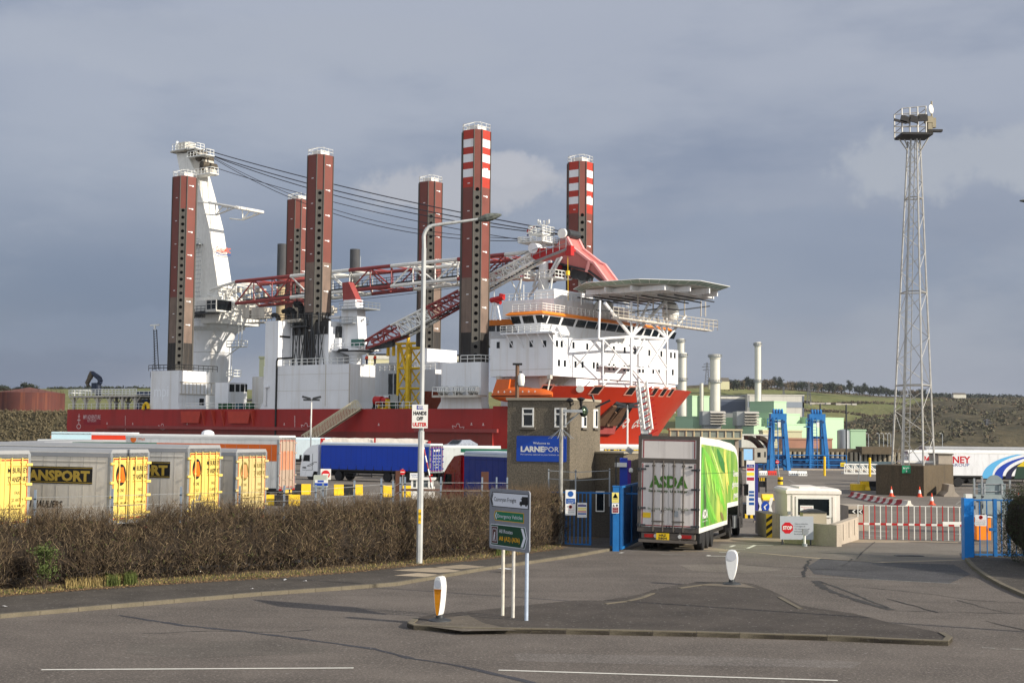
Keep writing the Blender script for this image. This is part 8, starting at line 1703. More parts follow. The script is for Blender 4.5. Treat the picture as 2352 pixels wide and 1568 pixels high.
names_=['left of the faded yellow trailer','before the left yellow black barrier','left of the grey kiosk','right leg beside the grey kiosk','before the black barrier section','right of the centre barrier','left of the no entry disc','just left of the small no entry sign','just right of the small no entry sign','in front of the red lorry cab','left of the brown fence post','before the blue trailer side','at the left corner of the gatehouse','in front of the HAULIERS lettering','on the second yellow rear door','on the grey curtain with the crumpled corner']
allp.sort(key=lambda v:v[0]) if False else None
for (x,y,Y),nm in zip(allp,names_):
 q=at(x,y,Y); o=thing('fence_post','galvanised fence post behind the hedge '+nm,'post',(q[0],Y,-.05),group='galvanised fence posts behind the hedge'); m=MB(); m.box((0,0,q[2]/2),(.07,.07,q[2]+.1)); m.build('post_shaft',M_GP,o); m=MB(); m.box((0,-.04,q[2]-.25),(.09,.02,.04)); m.box((0,-.04,q[2]-.6),(.09,.02,.04)); m.build('wire_clip',M_STEEL,o)
sp=sorted(allp); m=MB()
for dz in(.25,.6,.95):
 m.tube([at(x,y,Y)-Vector((0,0,dz)) for x,y,Y in sp],.008,3)
tag(m.build('wire_fence',M_GREYM),'thin strands of fence wire strung between the galvanised posts behind the hedge','wire')
# ---- info board, blue panel and small things beyond the lorry front
I7=lambda x,y:(1633.3+.16667*x,898.3+.16667*y)
notice('white port rules board with coloured bands to the right of the lorry cab',*I7(488,952),*I7(602,1700),78,WH,[('r',.05,.87,.92,.925,(40,50,130)),('r',.05,.81,.92,.86,RD),('r',.05,.72,.92,.78,YL),('r',.05,.63,.92,.69,(170,30,60)),('r',.3,.4,.92,.44,BL),('r',.3,.34,.92,.38,BL),('r',.3,.26,.92,.31,BL),('r',.3,.18,.92,.23,BL),('t',.55,.885,.03,'Rules',WH,.5)],name='rules_board',cat='sign')
notice('blue and white panel hung behind the port rules board',*I7(450,795),*I7(572,945),100,(150,196,232),[('t',.6,.7,.12,'Port',WH,.3)],name='pale_blue_panel',cat='sign')
p=gp(*I7(625,1395)); o=thing('blue_totem','narrow dark blue totem beside the port rules board','sign post',(at(*I7(606,1300),82)[0],82,-.5)); m=MB(); m.b2((0,0,0),(at(*I7(648,1300),82)[0]-o.location[0],.3,hz(*I7(620,1000),82)+.5)); m.build('panel',mat('totem_blue',(50,54,130),.5,var=.05),o); m=MB(); m.b2((-.05,-.05,0),(1.2,.4,.1)); m.build('foot',M_CONC,o)
p=gp(*I7(710,1390)); o=thing('guard_rail','yellow and black striped guard frame right of the blue totem','guard rail',p); w=at(*I7(765,1390),p[1])[0]-at(*I7(648,1390),p[1])[0]; h=hz(*I7(700,1188),p[1])-p[2]
for k in range(8):
 m=MB(); u0,u1=k/8,(k+1)/8; m.b2((-w*.55+w*u0,-.08,h-.3),(-w*.55+w*u1,.08,h)); m.build('yellow_band' if k%2 else 'black_band',M_YEL if k%2 else M_BLK2,o)
m=MB(); m.b2((w*.33,-.1,0),(w*.45,.1,h)); m.b2((-w*.5,-.1,0),(-w*.38,.1,h)); m.b2((-w*.3,0,h*.35),(w*.3,.3,h*.75)); m.build('legs',M_BLK2,o)
p=gp(1757,1190); o=thing('keep_left_island','raised island edge with yellow and black blocks beyond the lorry','traffic island',(at(1705,1190,p[1])[0],p[1],p[2])); w=at(1792,1190,p[1])[0]-o.location[0]
for k in range(14):
 m=MB(); y=-.0+.9*(k/13)**2; m.b2((w*k/14,y,0),(w*(k+1)/14,y+.3,.26)); m.build('yellow_block' if k%2 else 'black_block',M_YEL if k%2 else M_BLK2,o)
m=MB(); m.b2((w*.1,.5,.2),(w*.68,3,.85)); m.build('black_box',M_BLK2,o)
m=MB(); s_=lambda px,py:(at(px,py,p[1])[0]-o.location[0],hz(px,py,p[1])-p[2]); c=s_(1757.5,1162); R=.3
m.cyl((c[0],-.1,c[1]),(c[0],-.06,c[1]),R*.85,n=20); m.v=[(x,y,c[1]+(z-c[1])*1.25) for x,y,z in m.v]; m.build('keep_left_disc',M_BLUE,o); m=MB()
for sg_ in(-1,1): x=c[0]+sg_*.42; m.add([(x-.1,-.08,c[1]+.55),(x+.1,-.08,c[1]+.55),(x+.1-.16*sg_,-.08,c[1]),(x+.1,-.08,c[1]-.55),(x-.1,-.08,c[1]-.55),(x-.1-.16*sg_,-.08,c[1])],[(0,1,2,3,4,5)])
m.add([(c[0]-.12,-.11,c[1]-.02),(c[0]+.1,-.11,c[1]+.16),(c[0]+.12,-.11,c[1]+.1),(c[0]-.02,-.11,c[1]-.02),(c[0]+.04,-.11,c[1]-.2),(c[0]-.04,-.11,c[1]-.2)],[(0,3,2,1),(0,5,4,3)]); m.build('white_arrow',M_UPVC,o)
# ---- gangway between quay and ship, striped gangway at the bow, lamp columns
def gang(label,A,B,h,mt,name='gangway',w=1.2,n=16,tr=.08):
 o=thing(name,label,'gangway',(A[0],A[1],A[2])); A=Vector(A);B=Vector(B)-A; A=Vector((0,0,0)); d=B.normalized(); sd_=d.cross(Z3).normalized()*w/2; upv=sd_.cross(d).normalized(); upv=upv if upv[2]>0 else -upv; m=MB()
 for s in(-1,1):
  for hh in(0,h): m.cyl(A+sd_*s+upv*hh,B+sd_*s+upv*hh,tr*1.3,n=5)
  for k in range(n): a=A.lerp(B,k/n); b=A.lerp(B,(k+1)/n); m.cyl(a+sd_*s,b+sd_*s+upv*h,tr*.7,n=4); m.cyl(b+sd_*s,b+sd_*s+upv*h,tr*.7,n=4)
 m.build('side_truss',mt,o); m=MB(); m.add([A+sd_,A-sd_,B-sd_,B+sd_],[(0,1,2,3)]); m.v=m.v; m.build('walkway',M_GREYM,o); m=MB(); m.box((0,0,.1),(1.6,1.6,.3)); m.build('foot_roller',M_STEEL,o); return o
Mw2=Matrix.Translation((O2[0],O2[1],0))@Matrix.Rotation(-PHI,4,'Z'); topg=Mw2@SP(830,938,t=-5.4); fa=at(706,1022,topg[1]-10)
fa=Mw2@Vector((SP(706,1020,t=-9.5)[0],-9.5,.0)); fa[2]=SP(706,1020,t=-9.5)[2]
gang('long cream lattice gangway sloping up to the red hull',fa,topg,1.7,mat('gangway_cream',(206,196,166),.6,var=.08),n=20)
A_=Mw2@Vector((SP(1484,998,t=2)[0]+4,0,0)); pA_=at(1484,1000,196); pB_=at(1466,890,203)
o=gang('red and white striped stairway at the ship bow',(pA_[0],196,pA_[2]),Vector((pB_[0],200,pB_[2])),1.9,M_UPVC,name='bow_stairway',n=9,tr=.1)
m=MB();
for k in range(8): q=(Vector((pB_[0],200,pB_[2]))-Vector((pA_[0],196,pA_[2])))*(k/8); m.cyl(q+Vector((-.1,-.7,0)),q+Vector((1.6,-.7,.9)),.1,n=4)
m.build('red_brace',M_RED,o)
def yardlamp(label,x,y0,y1,Y,heads=2,z0=-.5):
 p=at(x,y0,Y); o=thing('yard_lamp',label,'lamp post',(p[0],Y,z0)); h=hz(x,y1,Y)-z0; m=MB(); m.cyl((0,0,0),(0,0,h),.11,.07,n=7); m.build('column',M_UPVC,o); m=MB();
 for s in ((-1,1) if heads==2 else (1,)): m.box((s*.6,0,h+.1),(.9,.5,.22),M=Matrix.Rotation(-.25*s,3,'Y')); m.box((s*.5,0,h-.15),(.8,.4,.2))
 m.build('lamp_head',M_STEEL,o)
yardlamp('white twin headed yard lamp column in front of the middle jack house',714,1000,915,150); yardlamp('grey yard lamp column in front of the ship bow',1441,1030,930,120)
# street lamp with placard ------------------------------------------------------------
b=gp(963,1300); Y=b[1]; o=thing('street_lamp','tall grey street lamp with curved arm standing in the hedge verge','street lamp',(b[0],Y,.1)); M_LP=mat('lamp_grey_paint',(176,178,176),.6,.1,var=.12,sc=3,streak=.3,sc_col=(120,112,100))
I6=lambda x,y:(898.3+.125*x,457.3+.125*y); lp=lambda x,y: at(x,y,Y)-Vector((b[0],Y,.1))
zs1=lp(965,990)[2]; m=MB(); m.cyl((0,0,0),(0,0,zs1),.115,n=8,ph=.5); m.build('lower_shaft',M_LP,o); m=MB(); pts=[Vector((0,0,zs1))]+[Vector((lp(*I6(x,y))[0],0,lp(*I6(x,y))[2])) for x,y in ((592,900),(600,680),(625,600),(670,530),(740,490),(900,465),(1200,425),(1610,370))]
pts[1][0]=0
for a_,b_,r in zip(pts,pts[1:],(.085,.075,.07,.07,.065,.06,.058,.05)): m.cyl(a_,b_,r,n=8)
m.build('upper_shaft_and_arm',M_LP,o); m=MB(); a_=Vector((lp(*I6(1600,380))[0],0,lp(*I6(1600,380))[2])); b_=Vector((lp(*I6(2030,285))[0],0,lp(*I6(2030,285))[2])); d=(b_-a_); L=d.length; q=d.to_track_quat('X','Z').to_matrix(); rings=[]
for u,w_,h_ in ((0,.07,.06),(.15,.12,.11),(.35,.17,.15),(.6,.19,.14),(.85,.14,.08),(1,.04,.03)): c=a_+d*u; rings.append([c+q@Vector((0,w_*math.cos(t),h_*math.sin(t))) for t in [2*math.pi*k/8 for k in range(8)]])
m.loft(rings); m.build('lamp_head',mat('mossy_lamp_head',(94,98,92),.8,var=.5,sc=9),o); m=MB(); m.box((0,-.12,lp(963,1185)[2]),(.1,.02,.5)); m.build('number_sticker',M_YEL,o);
text('08',(0,-.131,lp(963,1185)[2]+.05),X3,Z3,.1,M_NBLK,o,w=.09,align='C'); text('31',(0,-.131,lp(963,1185)[2]-.15),X3,Z3,.1,M_NBLK,o,w=.09,align='C')
Yp=Y-.16; pa=at(946,982.5,Yp); pb=at(983,929,Yp); o=thing('placard','white slogan placard tied to the street lamp','placard',(pa[0],Yp,pa[2])); w=pb[0]-pa[0]; h=pb[2]-pa[2]; m=MB(); m.b2((0,0,0),(w,.02,h)); m.build('board',M_UPVC,o)
MBL=mat('text_blue',(28,44,140),.5,var=0);
for t,y,ww,mm_ in (('E.U.',.8,.42,MBL),('HANDS',.56,.84,M_NBLK),('OFF',.33,.42,M_NBLK),('ULSTER',.08,.9,mat('text_red',(190,34,28),.5,var=0))): text(t,(w/2,-.0,h*y),X3,Z3,h*.15,mm_,o,w=w*ww,align='C',bold=.05)
# second street lamp whose head just enters at the right edge
q=at(2352,466,33); o=thing('street_lamp','street lamp whose head tip enters the picture at the right edge','street lamp',(q[0]+1.9,33,0)); m=MB(); m.cyl((0,0,0),(0,0,q[2]-.2),.1,.06,n=8); m.tube([(0,0,q[2]-.2),(-.4,0,q[2]+.0),(-1.2,0,q[2]+.05)],.05,6); m.build('column_and_arm',M_LP,o); m=MB(); rings=[]
for u,w_,h_ in ((0,.07,.06),(.3,.15,.08),(.7,.15,.06),(1,.03,.02)): rings.append([(-1.2-.8*u,w_*math.cos(t),q[2]+.05+.0*u+h_*math.sin(t)) for t in [2*math.pi*k/8 for k in range(8)]])
m.loft(rings); m.build('lamp_head',MC['mossy_lamp_head'],o)
# ---- road direction sign on three posts ------------------------------------------------
I4=lambda x,y:(980+.27072*x,1061.7+.27072*y)
P1=gp(*I4(621,1298),.1); P3=gp(*I4(822,1340),.1); P2=gp(*I4(689,1318),.1)
# plate runs through left and right edges
YL=P1[1]+.25; u=Vector((P3[0]-P1[0],P3[1]-P1[1])).normalized();
def signx(px):  # where the plate line meets the sight line at column px
 r=ray(px,1180); A=Vector((P1[0],P1[1]-.06)); n=Vector((-u[1],u[0])); k=n.dot(A)/n.dot(Vector((r[0],r[1]))); return Vector((r[0]*k,k))
SLc=signx(I4(533,450)[0]); SRc=signx(I4(873,500)[0]); ux=(SRc-SLc); Wn=ux.length; ux.normalize()
zl1=at(*I4(540,212),SLc[1])[2]; zl0=at(*I4(530,722),SLc[1])[2]; zr1=at(*I4(873,248),SRc[1])[2]; zr0=at(*I4(870,770),SRc[1])[2]
z0=(zl0+zr0)/2; z1=(zl1+zr1)/2; Hn=z1-z0
sgn=thing('direction_sign','grey road direction sign on three posts on the traffic island','sign',(SLc[0],SLc[1],z0),math.atan2(ux[1],ux[0]))
m=MB(); r=.08; cs=[]
for cx,cy,a0 in ((Wn-r,r,-90),(Wn-r,Hn-r,0),(r,Hn-r,90),(r,r,180)):
 for k in range(5): q=math.radians(a0+k*22.5); cs.append((cx+r*math.cos(q),cy+r*math.sin(q)))
m.add([(x,0,z) for x,z in cs]+[(x,.03,z) for x,z in cs],[tuple(range(20)),tuple(range(39,19,-1))]+[(i,20+i,20+(i+1)%20,(i+1)%20) for i in range(20)]); pn=m.build('panel',mat('sign_grey',(128,132,140),.5,var=.04,streak=.2),sgn)
def poly(pts,c,off,nm): m=MB(); m.sheet([(Wn*x,-off,Hn*y) for x,y in pts]); return m.build(nm,mat('sg_%d_%d_%d'%c,c,.45,var=.02),pn)
def outl_(x0,x1,y0,y1,tip,side):   # arrow ended panel
 return [(x0,y0),(x1,y0),(x1+tip,(y0+y1)/2),(x1,y1),(x0,y1)] if side=='r' else [(x0,y0),(x1,y0),(x1,y1),(x0,y1),(x0-tip,(y0+y1)/2)]
WHs=(214,218,226); BKs=(20,22,26); GRs=(10,84,58); DG=(8,62,40); YLs=(214,160,26); BR=(74,36,32)
def nest(x0,x1,y0,y1,tip,side,c1,c2,b=.012):
 poly(outl_(x0,x1,y0,y1,tip,side),c1,.004,'panel_border'); poly(outl_(x0+b,x1-b,y0+b*.9,y1-b*.9,tip*.85,side),c2,.007,'panel_field')
poly(outl_(.07,.975,.70,.945,.05,'l'),BKs,.003,'panel_border'); poly(outl_(.085,.96,.712,.933,.045,'l'),WHs,.006,'panel_field')
poly([(.045,.82),(.085,.92),(.105,.92),(.07,.82),(.105,.725),(.085,.725)],BKs,.009,'arrow_chevron')
text('Cairnryan Freight',(Wn*.12,-.006,Hn*.795),X3,Z3,Hn*.07,mat('sg_20_22_26',BKs),pn,w=Wn*.56)
lx=.76; poly([(lx,.78),(lx+.02,.86),(lx+.06,.88),(lx+.06,.90),(lx+.2,.90),(lx+.2,.77),(lx,.765)],BKs,.009,'lorry_symbol'); poly([(lx+.01,.82),(lx+.02,.855),(lx+.05,.86),(lx+.05,.82)],WHs,.012,'lorry_window')
for x in(lx+.04,lx+.16): m=MB(); m.cyl((Wn*x,-.013,Hn*.765),(Wn*x,-.009,Hn*.765),.034,n=14); m.build('lorry_wheel',mat('sg_20_22_26',BKs),pn)
nest(.15,.87,.47,.635,.03,'l',YLs,(14,110,76)); poly([(.155,.552),(.18,.61),(.2,.61),(.178,.552),(.2,.495),(.18,.495)],WHs,.010,'arrow_chevron'); text('Emergency Vehicles',(Wn*.215,-.007,Hn*.525),X3,Z3,Hn*.06,mat('sg_214_218_226',WHs),pn,w=Wn*.62)
nest(.04,.9,.055,.41,.06,'r',WHs,DG); poly([(.065,.09),(.225,.09),(.225,.375),(.065,.375)],WHs,.009,'info_border'); poly([(.072,.097),(.218,.097),(.218,.368),(.072,.368)],BR,.011,'info_field'); poly([(.095,.13),(.195,.13),(.195,.335),(.095,.335)],WHs,.013,'info_frame'); poly([(.103,.138),(.187,.138),(.187,.327),(.103,.327)],BR,.015,'info_field');
text('i',(Wn*.145,-.015,Hn*.155),X3,Z3,Hn*.13,mat('sg_214_218_226',WHs),pn,align='C',bold=.03,shear=.15); text('All Routes',(Wn*.26,-.009,Hn*.275),X3,Z3,Hn*.062,mat('sg_214_218_226',WHs),pn,w=Wn*.34); text('A8 (A2) (A36)',(Wn*.26,-.009,Hn*.15),X3,Z3,Hn*.07,mat('sg_214_160_26',YLs),pn,w=Wn*.52,bold=.02)
poly([(.8,.08),(.86,.08),(.925,.232),(.86,.385),(.8,.385),(.865,.232)],WHs,.010,'arrow_chevron')
m=MB();
for z in(Hn*.1,Hn*.35,Hn*.66,Hn*.9): m.b2((.05,.03,z),(Wn-.05,.07,z+.05))
m.build('stiffener',M_GREYM,sgn)
Minv=sgn.matrix_basis if False else (Matrix.Translation(sgn.location)@Matrix.Rotation(sgn.rotation_euler[2],4,'Z')).inverted()
for P,c in ((P1,(206,200,186)),(P2,(200,196,186)),(P3,(176,188,204))):
 l=Minv@Vector((P[0],P[1],.1)); m=MB(); m.cyl((l[0],.12,l[2]),(l[0],.12,Hn*.95),.045 if P is not P3 else .05,n=10); m.build('post',mat('post_%d'%c[0],c,.5,.1,var=.15,sc=6,streak=.5,sc_col=(110,100,86)),sgn)
# ---- traffic bollards
def bollard(label,px,yb,yt,wpx,amber,rz):
 p=gp(px,yb,.1); h=hz(px,yt,p[1])-.1; w=wpx*p[1]/F/2; o=thing('traffic_bollard',label,'bollard',p,rz,group='traffic island bollards')
 def out(k,z0=.14):
  pts=[]
  for q in range(24):
   a=2*math.pi*q/24; t=(math.sin(a)+1)/2; z=z0+(h-z0)*(t); ww=w*k*(abs(math.cos(a))**.55)*(.52+.48*min(1,t*1.35)); pts.append((math.copysign(ww,math.cos(a)),z0+(h-z0-(1-k)*.1)*t+(1-k)*.05))
  return pts
 d=.14; rings=[[(x,y,z) for x,z in out(k)] for y,k in((-d,.86),(-d*.8,.97),(0,1),(d*.8,.97),(d,.86))]
 m=MB(); m.loft(rings); m.build('shell',mat('bollard_white',(226,226,222),.35,var=.02),o,smooth='a')
 if amber:
  zq=h*.70; m=MB(); pts=[(x*.86,z) for x,z in out(.86) if z<zq+.02]; pts=sorted([q for q in pts if q[0]<0],key=lambda v:v[1])+[(-w*.75*math.cos(math.pi*k/10),zq+.02-.13*math.sin(math.pi*k/10)) for k in range(11)]+sorted([q for q in pts if q[0]>=0],key=lambda v:-v[1]); m.sheet([(x,-d-.006,z) for x,z in pts]); m.build('amber_face',mat('amber',(236,150,16),.35,var=.03),o)
 m=MB(); m.cyl((0,-d-.012,h*.83),(0,-d-.002,h*.83),w*.72,n=24); m.build('round_face',mat('bollard_grey_face',(196,198,202),.4,var=.03),o)
 m=MB(); m.lathe((0,0,0),[(.3,0),(.28,.03),(.1,.08),(.09,.16),(.02,.16)],14); m.build('rubber_base',M_STEEL,o,smooth='a')
bollard('amber and white traffic bollard at the left end of the island',1010,1425,1322,25,True,math.radians(-24)); bollard('plain white traffic bollard seen from behind on the far side of the island',1681,1341,1262,31,False,math.radians(-14))
# ---- quay: linkspan towers, ramp railing, kiosk
M_LB=mat('linkspan_blue',(36,110,172),.5,var=.12,sc=1,streak=.3,sc_col=(20,60,100)); M_LBD=mat('linkspan_navy',(16,60,104),.6,var=.15)
def linktower(label,xl,xr,xtl,xtr,yb,yt,Y):
 o=thing('linkspan_tower',label,'lifting tower',(at((xl+xr)/2,yb,Y)[0],Y,-.5),group='blue linkspan towers'); cx=o.location[0]; h=hz(xl,yt,Y)+.5; a=at(xl,yb,Y)[0]-cx; b=at(xr,yb,Y)[0]-cx; c=at(xtl,yt,Y)[0]-cx; d=at(xtr,yt,Y)[0]-cx
 for sx0,sx1 in ((a,c),(b,d)):
  for y0,y1 in((-1.2,-.5),(1.4,.5)):
   m=MB(); m.loft([[(sx0-.28,y0-.28,0),(sx0+.28,y0-.28,0),(sx0+.28,y0+.28,0),(sx0-.28,y0+.28,0)],[(sx1-.25,y1-.25,h),(sx1+.25,y1-.25,h),(sx1+.25,y1+.25,h),(sx1-.25,y1+.25,h)]]); m.build('leg',M_LB,o)
 m=MB()
 for f in(.25,.58,.86):
  x0=a+(c-a)*f; x1=b+(d-b)*f; m.b2((x0,-.9,h*f-.18),(x1,-.6,h*f+.18)); m.b2((x0,.6,h*f-.15),(x1,.9,h*f+.15))
 m.tube([(a,-1,.3),(b+(d-b)*.25,-.9,h*.25)],.12,5); m.tube([(b,-1,.3),(a+(c-a)*.25,-.9,h*.25)],.12,5); m.build('cross_beam',M_LBD,o)
 m=MB(); m.b2((c-.35,-.8,h-.9),(d+.35,.8,h+.05)); m.build('head_box',M_LB,o);
 for k in range(4): x=c+(d-c)*(.12+.25*k); m=MB(); m.cyl((x-.12,0,h+.25),(x+.12,0,h+.25),.5,n=14); m.build('sheave',M_LB,o)
 m=MB(); x=a*.45
 for dx in(-.3,.3): m.cyl((x+dx,-1.4,.1),(x+dx,-.9,h-.5),.06,n=4)
 for k in range(16): m.box((x,-1.4+.5*k/16,.3+k*(h-.8)/16),(.6,.05,.05))
 m.build('ladder',M_LB,o); m=MB(); m.rail([(a-1,-1.2,h*.0+.2),(a-1,-1.2,h*.0+.2)],.1,.02); m.b2((c-.9,-.9,h-2.0),(c-.2,.9,h-1.85)); m.rail([(c-.9,-.9,h-1.85),(c-.2,-.9,h-1.85)],1.1,.05,.6); m.build('service_platform',M_LB,o); m=MB(); m.box(((c+d)/2,-.95,h-1.6),(.4,.2,.8)); m.build('lamp',M_UPVC,o)
linktower('left blue lifting tower of the ferry linkspan',1768,1808,1774,1799,1080,950,199.5); linktower('right blue lifting tower of the ferry linkspan',1857,1898,1862,1888,1062,951,205)
o=thing('quay_railing','blue quay edge railing and ramp beams along the linkspan','railing',(at(1735,1078,203)[0],203.2,-.5)); w=at(1945,1078,203)[0]-o.location[0]; m=MB(); m.rail([(0,0,0),(w,0,0)],2.2,.08,3,rows=3); m.build('rails',M_LB,o); m=MB(); m.b2((0,.5,-.2),(w,.8,1.1)); m.b2((0,3,1.0),(w,3.4,1.8)); m.build('ramp_beam',M_LBD,o)
o=thing('linkspan_deck','dark steel linkspan deck out over the water behind the blue towers','ramp',(at(1735,1060,205)[0],206,-1)); m=MB(); m.b2((0,1,0),(w+8,12,.6)); m.b2((0,1,.6),(w+8,1.4,1.8)); m.build('deck_plate',mat('ramp_grey',(80,96,102),.7,var=.1),o); m=MB(); m.b2((4,2,-4),(5,4,0)); m.b2((w,2,-4),(w+1,4,0)); m.build('pontoon_pile',M_DARK,o)
o=thing('quay_kiosk','pale grey control cabin with small window by the left blue tower','cabin',(at(1733,1050,197)[0],197,-.5)); w=at(1761,1050,197)[0]-o.location[0]; zt_=hz(1745,1029,197)+.5; zb_=hz(1745,1062,197)+.5; m=MB(); m.b2((0,0,zb_),(w,2,zt_)); m.build('cabin_wall',mat('cabin_grey',(170,164,150),.7,var=.08),o); m=MB(); m.b2((w*.25,-.03,zt_-1.3),(w*.5,0,zt_-.6)); m.b2((w*.82,-.03,zt_-1.3),(w*.92,0,zt_-.5)); m.build('window',M_GLASS,o); m=MB(); m.b2((.2,.2,0),(.5,.5,zb_)); m.b2((w-.5,.2,0),(w-.2,.5,zb_)); m.build('leg',M_LBD,o)
# timber jetty and piles behind
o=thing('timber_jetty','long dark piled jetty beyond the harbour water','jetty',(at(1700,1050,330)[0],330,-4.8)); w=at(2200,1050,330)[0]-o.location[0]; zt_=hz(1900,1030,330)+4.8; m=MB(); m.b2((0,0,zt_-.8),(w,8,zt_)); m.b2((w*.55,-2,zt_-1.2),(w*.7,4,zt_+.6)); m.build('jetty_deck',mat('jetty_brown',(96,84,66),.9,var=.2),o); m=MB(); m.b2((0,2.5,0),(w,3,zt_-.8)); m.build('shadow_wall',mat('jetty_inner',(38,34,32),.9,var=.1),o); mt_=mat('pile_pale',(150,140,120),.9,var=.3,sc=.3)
for k in range(46): m=MB(); x=w*(k+.5)/46; m.cyl((x,0,0),(x,0,zt_-.8),.42,n=6); m.build('pile',mt_,o)
for i,(x0,x1,Y) in enumerate(((1716,1752,210),(1744,1772,214))):
 p=at(x0,1004,Y); q=at(x1,1030,Y); o=thing('fender_arm',['left curved rusty fender arm rising behind the lorry','right curved rusty fender arm beside the blue tower'][i],'fender',(p[0],Y,-4.8)); a=p-o.location; b=q-o.location; rings=[]
 for k in range(6): u=k/5; c=a.lerp(b,u)+Vector((0,0,.5*math.sin(u*3))); rings.append([(c[0],y,c[2]+z) for y,z in((-.8,-.35),(3,-.35),(3,.3),(-.8,.3))])
 m=MB(); m.loft(rings); m.build('arm',mat('dark_timber',(70,60,48),.9,var=.3,streak=.5),o); m=MB(); m.cyl((b[0],0,0),(b[0],0,b[2]),.35); m.cyl((b[0],2,0),(b[0],2,b[2]),.35); m.build('pile',MC['dark_timber'],o)
# covered walkway / passenger bridge
Y=235; a=at(1540,980,Y); o=thing('passenger_walkway','long glazed cream framed passenger walkway behind the lorry roof','walkway',(a[0],Y,-1)); w=at(1703,980,Y)[0]-a[0]; z1=hz(1600,984,Y)+1; z0=hz(1600,1004,Y)+1; m=MB(); m.b2((0,0,z0),(w,3,z1-.2)); m.build('glazing',mat('walkway_glass',(132,140,128),.3,var=.15,sc=.8),o); m=MB(); m.b2((-.2,-.3,z1-.3),(w+.2,3.3,z1)); m.b2((0,-.1,z0-.3),(w,3.1,z0));
for k in range(10): m.b2((w*k/9-.12,-.12,z0),(w*k/9+.12,0,z1-.3))
m.build('frame',mat('frame_cream',(190,178,142),.6,var=.08),o); m=MB();
for x in(w*.15,w*.55,w*.95): m.b2((x-.3,1,0),(x+.3,1.6,z0-.3))
m.build('pier',M_CONC,o)
# ================================================================ FAR SHORE: power station, hangar, chimneys, pylons, trees
M_PG=mat('cladding_pale_green',(166,196,158),.6,var=.04,sc=.05); M_PGD=mat('cladding_mid_green',(120,158,124),.6,var=.04,sc=.05); M_CH=mat('chimney_pale',(206,202,188),.7,var=.08,sc=.08,streak=.2); M_CREAM=mat('cladding_cream',(206,200,160),.6,var=.05,sc=.05)
G6=lambda x,y:(1519+.35418*x,735+.35418*y)
YP=740.
def block(label,x0,x1,y0,y1,Y,mt,name='power_station_building',cat='building',depth=30,z0=-4,roof=None,angle=0,parts=None,f=G6):
 a=at(*f(x0,y0),Y); b=at(*f(x1,y0),Y); o=thing(name,label,cat,(a[0],Y,z0),angle); w=b[0]-a[0]; h=hz(*f((x0+x1)/2,y0),Y)-z0
 m=MB(); m.b2((0,0,0),(w,depth,h-.8)); m.build('wall',mt,o); m=MB(); m.b2((-.3,-.3,h-.8),(w+.3,depth+.3,h)); m.build('roof',roof or mt,o)
 if parts: parts(o,w,h)
 return o
def turned(label,xa,xm,xb,y0,Y,mt,z0=-4,name='power_station_building',parts=None,slant=.55):
 """a block seen on its corner: shaded flank xa..xm, lit flank xm..xb"""
 a=at(*G6(xm,y0),Y); th=slant; w=(at(*G6(xb,y0),Y)[0]-a[0])/math.cos(th)*1.0; d=(a[0]-at(*G6(xa,y0),Y)[0])/math.sin(th) if xa!=xm else 25; o=thing(name,label,'building',(a[0],Y,z0),th); h=a[2]-z0
 m=MB(); m.b2((0,0,0),(w,max(6,d),h-.6)); m.build('wall',mt,o); m=MB(); m.b2((-.2,-.2,h-.6),(w+.2,max(6,d)+.2,h)); m.build('roof',mt,o)
 if parts: parts(o,w,h)
 return o
turned('pale green power station block behind the ship bow tip',130,150,240,490,860,M_PG) if False else None
turned('pale green block between the two nearer white chimneys',165,200,322,488,790,M_PG)
turned('highest pale green block left of the tall chimney foot',608,730,822,524,800,M_PG); turned('wide pale green hall right of centre beside the hillside',915,960,1222,628,760,M_PG);
turned('stepped pale green block under the highest one',600,700,928,602,752,M_PG); turned('low pale green hall behind the blue towers',700,810,960,670,735,M_PG)
turned('low green block behind the ship bow',110,205,300,622,742,M_PG); turned('mid green annex below the louvred coolers',410,480,700,630,744,M_PG); turned('front green block right of the passenger walkway',528,600,700,688,722,M_PG)
block('low pale green end building with pipework at the right of the power station',1228,1326,708,780,728,M_PG,depth=14)
block('cream front range below the green halls',660,912,712,775,700,M_CREAM,depth=12,parts=lambda o,w,h:[MB().b2((w*(.1+.09*k),-.1,h*.45),(w*(.13+.09*k),0,h*.62)).build('window',M_STEEL,o) for k in range(9)])
block('white low store in front of the cream range',520,706,738,775,690,M_CH,depth=10); block('terracotta and white sheds at the foot of the power station',780,1108,764,800,680,mat('shed_terracotta',(168,122,98),.8,var=.2,sc=.1),depth=8)
# grey and white hangar behind
def hang(o,w,h):
 m=MB(); m.b2((1,-.15,h*.35),(w-1,-.05,h*.75)); m.build('dark_glazing',mat('hangar_glass',(64,72,88),.5,var=.1),o); m=MB(); m.b2((0,-.3,h*.86),(w,-.1,h*.98)); m.b2((0,-.3,h*.1),(w,-.1,h*.28)); m.build('white_band',M_CH,o)
block('dark glazed grey hangar with white bands left of the tall chimney',378,560,488,575,1010,mat('hangar_grey',(92,98,110),.6,var=.05,sc=.05),name='hangar',depth=60,z0=15,parts=hang)
def hang2(o,w,h):
 m=MB(); m.b2((0,-.2,h*.5),(w,-.1,h*.72)); m.build('grey_band',mat('hangar_band',(140,148,156),.6,var=.05),o); m=MB(); m.b2((w*.02,-.2,0),(w*.03,-.1,h)); m.b2((w*.97,-.2,0),(w,-.1,h)); m.build('corner_strip',MC['hangar_grey'],o)
block('long white and cream hangar right of the tall chimney',560,925,482,580,1000,M_CH,name='hangar',depth=60,z0=15,parts=hang2)
